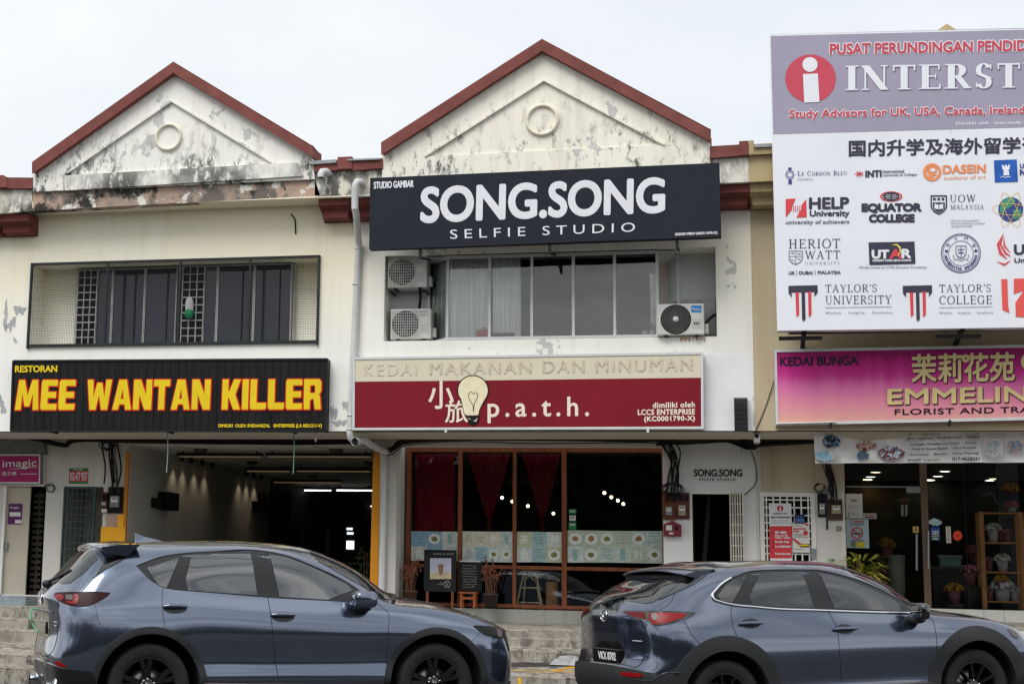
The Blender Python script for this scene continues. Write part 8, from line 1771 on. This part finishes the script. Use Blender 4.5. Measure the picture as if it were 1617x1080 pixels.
badge(A, (-2.3, 0, 1.105), 0, .14, .11); A.seam('model_badge', [(-2.2, -.56, .905), (-2.2, -.68, .905)], (1, .5, 0), .006, P_chrome, None, .004); A.seam('model_badge', [(-2.2, -.60, .875), (-2.2, -.66, .87)], (1, .5, 0), .008, P_chrome, None, .004)
A.seam('panel_gap', [(-2.2, -.62, 1.16), (-2.2, -.64, .95), (-2.2, -.62, .66), (-2.25, -.5, .615), (-2.3, 0, .61), (-2.25, .5, .615), (-2.2, .62, .66), (-2.2, .64, .95), (-2.2, .62, 1.16)], REAR, .004)
# fin, mirrors, handles
q = Vector((-1.24, 0, 1.632))
mb = MB(); mb.add([(q.x-.10, -.03, q.z-.01), (q.x+.22, -.025, q.z-.005), (q.x-.10, .03, q.z-.01), (q.x+.22, .025, q.z-.005), (q.x-.115, -.006, q.z+.085), (q.x-.115, .006, q.z+.085), (q.x-.02, 0, q.z+.05)], [(0, 1, 6, 4), (2, 5, 6, 3), (1, 3, 6), (0, 4, 5, 2), (4, 6, 5)]); A.put('roof_fin', paint1, mb)
def mirror(car, c, paint, dark=False, ln=.115):
    for sg in (-1, 1):
        cc = (c[0], sg*c[1], c[2]); mb = MB().ball(cc, ln, .11, .078, 24, 14, .55)
        o = car.put('wing_mirror', paint, mb); car.put('mirror_stalk', P_trim, MB().ball((c[0]+.02, sg*(c[1]-.10), c[2]-.075), .075, .10, .04, 14, 8, .8), o); car.put('mirror_glass', P_glassr if dark else P_chrome, MB().box(c[0]-ln*.93, c[0]-ln*.90, sg*(c[1]-.085), sg*(c[1]+.085), c[2]-.05, c[2]+.05), o)
mirror(A, (.60, 1.0, 1.13), paint1)
for hx0, hx1, hz in ((-1.24, -1.03, 1.045), (-.25, -.03, .975)):
    for sg in (-1, 1):
        D = Vector((0, -sg, 0)); pts = [Vector(((hx0+hx1)/2+.11*math.cos(a), sg*2, hz-.01+.045*math.sin(a))) for a in [2*math.pi*k/14 for k in range(14)]]
        car = A; ho = car.patch('handle_shade', pts, D, .0015, P_seam if False else plain('handle_shadow', (24, 28, 38), 0.3), None, .04, .002, 0)  # flat dark oval: the shade behind the handle, put into the colour
        P_ = [];
        for k in range(9): h, n_ = car.cast(Vector((hx0+(hx1-hx0)*k/8, sg*2, hz+.004)), D); P_.append(h+n_*(.022+.016*math.sin(math.pi*k/8)))
        car.put('door_handle', paint1, MB().tube(P_, [.011, .017, .019, .020, .020, .020, .019, .017, .012], 12))
# head lamp, bumper detail
hl = A.patch('headlamp', pl_(A, [(1272, 577), (1340, 580), (1420, 588), (1448, 600), (1450, 655), (1400, 650), (1340, 632), (1300, 600)], c6), (-.8, 1, 0), .006, P_lampd, None, .03); A.patch('lamp_element', pl_(A, [(1408, 598), (1438, 604), (1438, 648), (1412, 645)], c6), (-.8, 1, 0), .010, P_clear, hl, .02, .003)
A.patch('headlamp', [MIR(p) for p in pl_(A, [(1272, 577), (1340, 580), (1420, 588), (1448, 600), (1450, 655), (1400, 650), (1340, 632), (1300, 600)], c6)], (-.8, -1, 0), .006, P_gloss, None, .03)
A.patch('grille', [(2.3, -.5, .79), (2.3, .5, .79), (2.3, .46, .50), (2.3, 0, .44), (2.3, -.46, .50)], (-1, 0, 0), .006, P_gloss, None, .05); A.patch('bumper_lower', [(2.2, -.72, .36), (2.3, -.3, .38), (2.3, .3, .38), (2.2, .72, .36), (2.2, .66, .22), (2.2, -.66, .22)], (-1, 0, 0), .02, P_trim, None, .05)
A.put('front_lip', P_trim, MB().tube([(1.99, -.80, .33), (2.12, -.72, .31), (2.25, -.45, .29), (2.31, 0, .28), (2.25, .45, .29), (2.12, .72, .31), (1.99, .80, .33)], .03, 8))
A.patch('windscreen', [(.22, -.60, 1.52), (.62, -.66, 1.26), (.98, -.70, 1.10), (1.12, -.3, 1.155), (1.15, 0, 1.165), (1.12, .3, 1.155), (.98, .70, 1.10), (.62, .66, 1.26), (.22, .60, 1.52), (.3, 0, 1.60)], (-.6, 0, -.8), .004, P_glassr, None, .07)
A.put('cowl', P_trim, MB().tube([(.99, -.70, 1.105), (1.14, -.3, 1.155), (1.175, 0, 1.165), (1.14, .3, 1.155), (.99, .70, 1.105)], .022, 6))
for a_, b_ in (((1.05, -.66, 1.12), (2.15, -.50, .90)), ((1.05, .66, 1.12), (2.15, .50, .90))): A.seam('panel_gap', [a_, Vector(a_).lerp(Vector(b_), .5), b_], (0, 0, -1), .003)
A.wheels(.225, .245, 5, ((-.17, .06), (.17, .06)))

# ---- second car ------------------------------------------------------------
R3 = [
 [(-1.982,0,.28),(-2.076,0,.38),(-2.110,0,.57),(-2.059,0,.72),(-2.059,0,1.0),(-2.063,0,1.11),(-2.025,0,1.18),(-1.999,0,1.21),(-1.982,0,1.235)],
 [(-1.965,.42,.28),(-2.059,.45,.38),(-2.093,.48,.57),(-2.042,.48,.72),(-2.038,.46,1.0),(-2.042,.44,1.105),(-1.999,.39,1.18),(-1.940,.26,1.245),(-1.906,0,1.275)],
 [(-1.897,.66,.28),(-1.974,.73,.38),(-1.999,.77,.57),(-1.948,.775,.72),(-1.940,.74,.99),(-1.931,.70,1.09),(-1.889,.60,1.19),(-1.804,.42,1.275),(-1.770,0,1.315)],
 [(-1.702,.72,.28),(-1.736,.83,.38),(-1.744,.87,.57),(-1.736,.875,.76),(-1.728,.85,.97),(-1.728,.80,1.09),(-1.719,.655,1.265),(-1.651,.48,1.355),(-1.617,0,1.385)],
 [(-1.5,.72,.28),(-1.5,.86,.36),(-1.5,.89,.56),(-1.5,.898,.86),(-1.5,.872,0.970),(-1.5,.815,1.12),(-1.5,.65,1.375),(-1.47,.47,1.43),(-1.46,0,1.45)],
 [(-1.3,.72,.28),(-1.3,.865,.34),(-1.3,.895,.55),(-1.3,.902,.86),(-1.3,.876,0.965),(-1.3,.82,1.13),(-1.3,.65,1.445),(-1.27,.465,1.51),(-1.26,0,1.54)],
 [(-.85,.72,.28),(-.85,.86,.30),(-.85,.885,.50),(-.85,.892,.86),(-.85,.87,0.950),(-.85,.82,1.125),(-.85,.655,1.470),(-.85,.465,1.530),(-.85,0,1.555)],
 [(-.3,.72,.27),(-.3,.86,.29),(-.3,.885,.50),(-.3,.892,.86),(-.3,.87,0.940),(-.3,.82,1.085),(-.3,.655,1.465),(-.3,.465,1.528),(-.3,0,1.550)],
 [(.15,.72,.27),(.15,.86,.29),(.15,.885,.50),(.15,.892,.86),(.15,.87,0.940),(.15,.82,1.06),(.15,.655,1.395),(.2,.475,1.475),(.24,0,1.505)],
 [(.55,.72,.27),(.55,.86,.29),(.55,.885,.50),(.55,.892,.86),(.55,.87,0.920),(.55,.82,1.035),(.55,.685,1.225),(.63,.51,1.315),(.70,0,1.345)],
 [(.92,.72,.27),(.92,.865,.31),(.92,.89,.50),(.92,.896,.86),(.92,.875,0.905),(.92,.82,1.0),(.9,.725,1.045),(1.0,.53,1.085),(1.1,0,1.11)],
 [(1.3,.72,.27),(1.3,.87,.34),(1.3,.895,.54),(1.3,.90,.86),(1.3,.88,0.895),(1.3,.825,.965),(1.3,.70,1.0),(1.32,.49,1.025),(1.34,0,1.04)],
 [(1.65,.71,.27),(1.65,.86,.35),(1.65,.885,.54),(1.65,.89,.71),(1.65,.862,.85),(1.65,.805,.925),(1.65,.675,.955),(1.65,.47,.98),(1.65,0,.995)],
 [(1.92,.68,.26),(1.93,.80,.34),(1.93,.84,.53),(1.93,.845,.69),(1.92,.80,.80),(1.91,.745,.855),(1.90,.63,.885),(1.90,.44,.905),(1.90,0,.92)],
 [(1.95,.58,.24),(2.06,.65,.32),(2.09,.71,.52),(2.07,.72,.66),(2.06,.685,.755),(2.05,.645,.795),(2.04,.57,.82),(2.03,.40,.84),(2.03,0,.855)],
 [(2.02,.34,.22),(2.14,.37,.32),(2.17,.41,.52),(2.15,.41,.66),(2.15,.395,.735),(2.15,.375,.77),(2.13,.34,.785),(2.12,.26,.80),(2.1,0,.815)],
 [(2.05,0,.22),(2.17,0,.32),(2.2,0,.52),(2.18,0,.66),(2.18,0,.725),(2.18,0,.755),(2.17,0,.77),(2.16,0,.78),(2.15,0,.79)]]
B = Car('parked_car', 'slate-blue crossover with chrome window line and wide black arch cladding parked before the cafe door', (9.612, -7.893, EYE-1.251), R(31.0), R(2.6), R3, (-1.3275, 1.3275), .347, .88, paint2, .43)
win(B, c56, [(1123.5, 943), (1130, 930), (1142, 920), (1154.6, 912.4), (1183, 903), (1220, 900.6), (1264.7, 900), (1290, 901), (1338, 911), (1386, 929), (1422, 948), (1459, 968), (1400, 967), (1280, 963), (1230, 962), (1155, 954), (1135, 949.5)],
    [('quarter_window', [(1133, 940), (1146, 924), (1158, 915), (1178, 909), (1155.5, 951), (1140, 948)], P_glass2), ('rear_door_window', [(1198, 906.5), (1230, 903.6), (1264, 903.6), (1285, 959.4), (1240, 958.6), (1188, 955), (1182.5, 941)], P_glass2), ('front_door_window', [(1291.5, 904.5), (1310, 908), (1338, 915.5), (1380, 932), (1412, 948), (1421, 956), (1421, 964.5), (1380, 963), (1317, 960.4)], P_glass2)])
for o in [x for x in B.root.children if x.name.startswith('quarter')]: B.seam('tint_edge', pl_(B, [(1139, 939), (1150, 925), (1162, 918.5), (1158, 931), (1150, 944), (1140, 943), (1139, 939)], c56), SIDE, .0018, P_clear, o, .008)
B.seam('chrome_strip', pl_(B, [(1154, 912.6), (1143, 919), (1131, 930), (1124.5, 941), (1127, 946), (1137, 950), (1156, 954.6), (1190, 958), (1230, 961.5), (1280, 963), (1360, 966), (1457, 968.4)], c56), SIDE, .0105, P_chrome, None, .008, n=8)
B.seam('window_trim', pl_(B, [(1154.6, 912.4), (1183, 902.6), (1220, 900), (1264.7, 899.6), (1290, 900.6), (1338, 910.6), (1386, 928.6), (1422, 947.6), (1461, 969)], c56), SIDE, .006, P_trim, None, .003)
for p in ([(1155.5, 955), (1154.5, 970), (1158, 990), (1163, 1003)], [(1181, 903.5), (1156, 952)], [(1276, 900.5), (1290, 930), (1305, 961), (1319, 985), (1325, 1020), (1329, 1076)], [(1457, 968), (1472, 978), (1478, 1000), (1479, 1030), (1477, 1076)], [(1080, 980), (1095, 1005), (1106, 1017)]): B.seam('panel_gap', pl_(B, p, c56), SIDE)
B.seam('panel_gap', pl_(B, [(1117, 890), (1119.5, 898), (1113, 909), (1095, 921), (1067, 934)], c56), (.6, 1, -.3)); B.seam('panel_gap', pl_(B, [(1067, 934), (1058, 952), (1042, 963)], c56), (.7, 1, 0))
B.patch('sill_cladding', [(-.95, -2, .41), (.95, -2, .40), (.95, -2, .27), (-.95, -2, .27)], SIDE, .012, P_trim, None, .08); B.patch('sill_cladding', [(-.95, 2, .41), (.95, 2, .40), (.95, 2, .27), (-.95, 2, .27)], (0, -1, 0), .012, P_trim, None, .08)
B.seam('sill_trim', [(-.8, -2, .43), (0, -2, .42), (.8, -2, .41)], SIDE, .007, P_clear, None, .004)
B.arch('arch_cladding', -1.3275, .43, .57, P_trim, .008, cz=-.004); B.arch('arch_cladding', 1.3275, .43, .57, P_trim, .008, cz=-.004)
# tail lamps
lamp = [(412, 460), (560, 462), (760, 464), (888, 472), (868, 492), (800, 520), (720, 545), (640, 558), (600, 550), (575, 525), (500, 508), (440, 485)]
tl = B.patch('tail_lamp', pl_(B, lamp, c7), DG, .008, P_gloss, None, .03)
B.patch('lamp_element', pl_(B, [(425, 468), (500, 472), (566, 474), (568, 518), (505, 502), (450, 484)], c7), DG, .012, P_red, tl, .02, .004); B.patch('lamp_element', pl_(B, [(590, 476), (700, 474), (800, 480), (830, 488), (790, 512), (700, 540), (640, 550), (610, 546), (585, 515)], c7), DG, .012, P_redb, tl, .02, .004); B.patch('lamp_element', pl_(B, [(606, 480), (628, 478), (642, 500), (634, 522), (614, 524), (601, 503)], c7), DG, .016, P_clear, tl, .015, .004)
B.patch('tail_lamp', [MIR(p) for p in pl_(B, lamp, c7)], (1, -1.1, 0), .008, P_red, None, .03)
# rear window, spoiler, wiper
B.patch('rear_window', [(-1.56, -.55, 1.38), (-1.72, -.61, 1.275), (-1.89, -.58, 1.185), (-1.96, -.3, 1.205), (-1.985, 0, 1.215), (-1.96, .3, 1.205), (-1.89, .58, 1.185), (-1.72, .61, 1.275), (-1.56, .55, 1.38), (-1.57, 0, 1.42)], TOPR, .004, P_glassr, None, .06)
mb = MB(); rowsP = []
for y in [-.62+1.24*k/16 for k in range(17)]:
    e = min(1, (1-abs(y)/.64)*3.5); zt = 1.485+.044*(1-(y/.62)**2); rowsP.append([(-1.22, y, zt+.012), (-1.42, y, zt-.006), (-1.52-.04*e**.5, y, zt-.030), (-1.52-.045*e**.5, y, zt-.045), (-1.50, y, zt-.055), (-1.42, y, zt-.07)])
v = [p for r_ in rowsP for p in r_]
mb.add(v, [(i*m_+j, i*m_+j+1, (i+1)*m_+j+1, (i+1)*m_+j) for i in range(16) for j in range(m_-1)], True); mb.add(rowsP[0], [tuple(range(6))]); mb.add(rowsP[-1], [tuple(range(5, -1, -1))]); B.put('roof_spoiler', paint2, mb)
B.put('spoiler_underside', P_liner, MB().box(-1.535, -1.40, -.585, .585, 1.365, 1.445), None, .02)
pt = pl_(B, [(822, 258), (950, 238), (930, 252), (870, 292), (765, 340), (650, 392), (720, 340)], c7)
B.patch('pillar_trim', pt, (.55, 1, -.1), .006, P_gloss, None, .04, .012, 0); B.patch('pillar_trim', [MIR(p) for p in pt], (.55, -1, -.1), .006, P_gloss, None, .04, .012, 0)
B.put('rear_wiper', P_trim, MB().tube([(-2.045, .02, 1.195), (-2.01, -.05, 1.225), (-1.95, -.22, 1.265)], [.02, .016, .009], 8).ball((-2.04, .03, 1.195), .03, .03, .025))
# plate recess, plate, bumper
rec = [(215, 775), (250, 690), (275, 652), (330, 656), (400, 662), (425, 680), (432, 712), (436, 806), (330, 792)]
pr_ = B.patch('plate_recess', pl_(B, rec, c7), REAR, .003, P_gloss, None, .04)
npx = [B.px(*c7(*p)) for p in ((258, 680), (432, 706), (434, 800), (252, 770))]
pz0, pz1 = .60, .745
np_ = B.put('number_plate', plain('plate_black', (18, 18, 19), 0.25), MB().box(-2.092, -2.05, -.31, .22, .665, .785), None, .004)
def ptext(body, y0, y1, z0, z1, x, m, bold):
    vv, ff_, asp = glyphs(body, 1.0, 3); mb = MB()
    for k in range(7):
        oy, oz = (bold*math.cos(k), bold*math.sin(k)) if k else (0, 0); mb.add([(x-.0003*k, y0+(y1-y0)*u+oy, z0+(z1-z0)*t_+oz) for u, t_ in vv], ff_)
    return mb
B.put('lettering', plain('plate_white', (230, 230, 230), 0.4), ptext('VKX 8702', .10, -.25, .69, .757, -2.0935, None, .004), np_)
B.put('reflection_plate', P_liner, MB().box(-2.165, -2.155, -.30, .30, .58, .612)) if False else None
bp_ = B.patch('bumper_cladding', [(-2.3, .62, .625), (-2.3, .3, .64), (-2.3, -.3, .64), (-2.2, -.60, .625), (-2.0, -.80, .60), (-1.86, -.95, .56), (-1.86, -.95, .28), (-2.1, -.7, .27), (-2.3, 0, .27), (-2.3, .6, .28)], (1, .55, 0), .02, P_trim, None, .05)
B.patch('reflector', pl_(B, [(412, 852), (552, 862), (552, 884), (470, 882), (420, 872)], c7), DG, .027, P_redb, None, .02); B.seam('bumper_groove', pl_(B, [(392, 848), (410, 876), (470, 886), (640, 888), (664, 868), (780, 852)], c7), DG, .005, P_gloss, None, .02)
badge(B, (-2.12, 0, 1.085), 0, .13, .105); B.seam('model_badge', pl_(B, [(485, 652), (545, 656)], c7), REAR, .007, P_chrome, None, .004)
B.seam('panel_gap', pl_(B, [(572, 525), (562, 600), (556, 690), (540, 790), (515, 815), (440, 806)], c7), DG, .004); B.seam('panel_gap', pl_(B, [(440, 806), (330, 792), (175, 772)], c7), REAR, .004)
B.seam('tailgate_crease', pl_(B, [(432, 690), (500, 692), (556, 692)], c7), REAR, .002, P_seam)
mirror(B, (.66, .985, 1.065), P_gloss, True, .05)
for hx0, hx1, hz in ((-1.16, -.93, 1.005), (-.20, .04, .925)):
    for sg in (-1, 1):
        D = Vector((0, -sg, 0)); pts = [Vector(((hx0+hx1)/2+.10*math.cos(a), sg*2, hz+.0+.045*math.sin(a))) for a in [2*math.pi*k/14 for k in range(14)]]
        B.patch('handle_shade', pts, D, .0015, plain('handle_shadow', (24, 28, 38), 0.3), None, .04, .002, 0); P_ = []  # shade behind the handle painted as a flat dark oval
        for k in range(9): h, n_ = B.cast(Vector((hx0+(hx1-hx0)*k/8, sg*2, hz-.004)), D); P_.append(h+n_*(.022+.016*math.sin(math.pi*k/8)))
        B.put('door_handle', paint2, MB().tube(P_, [.012, .017, .018, .018, .018, .018, .017, .015, .011], 12))
ht = pl_(B, [(1500, 592), (1545, 603), (1582, 640), (1578, 662), (1540, 645)], c8)
B.patch('headlamp', ht, (-.8, 1, 0), .006, P_clear, None, .03); B.patch('headlamp', [MIR(p) for p in ht], (-.8, -1, 0), .006, P_clear, None, .03)
B.patch('grille', [(2.3, -.46, .74), (2.3, .46, .74), (2.3, .44, .48), (2.3, 0, .42), (2.3, -.44, .48)], (-1, 0, 0), .006, P_gloss, None, .05)
B.patch('windscreen', [(.2, -.60, 1.46), (.58, -.66, 1.22), (.93, -.69, 1.05), (1.07, -.3, 1.10), (1.1, 0, 1.11), (1.07, .3, 1.10), (.93, .69, 1.05), (.58, .66, 1.22), (.2, .60, 1.46), (.27, 0, 1.525)], (-.6, 0, -.8), .004, P_glassr, None, .07)
B.put('cowl', P_trim, MB().tube([(.95, -.69, 1.05), (1.09, -.3, 1.10), (1.125, 0, 1.11), (1.09, .3, 1.10), (.95, .69, 1.05)], .022, 6))
B.wheels(.215, .232, 10, ((0, .03),))
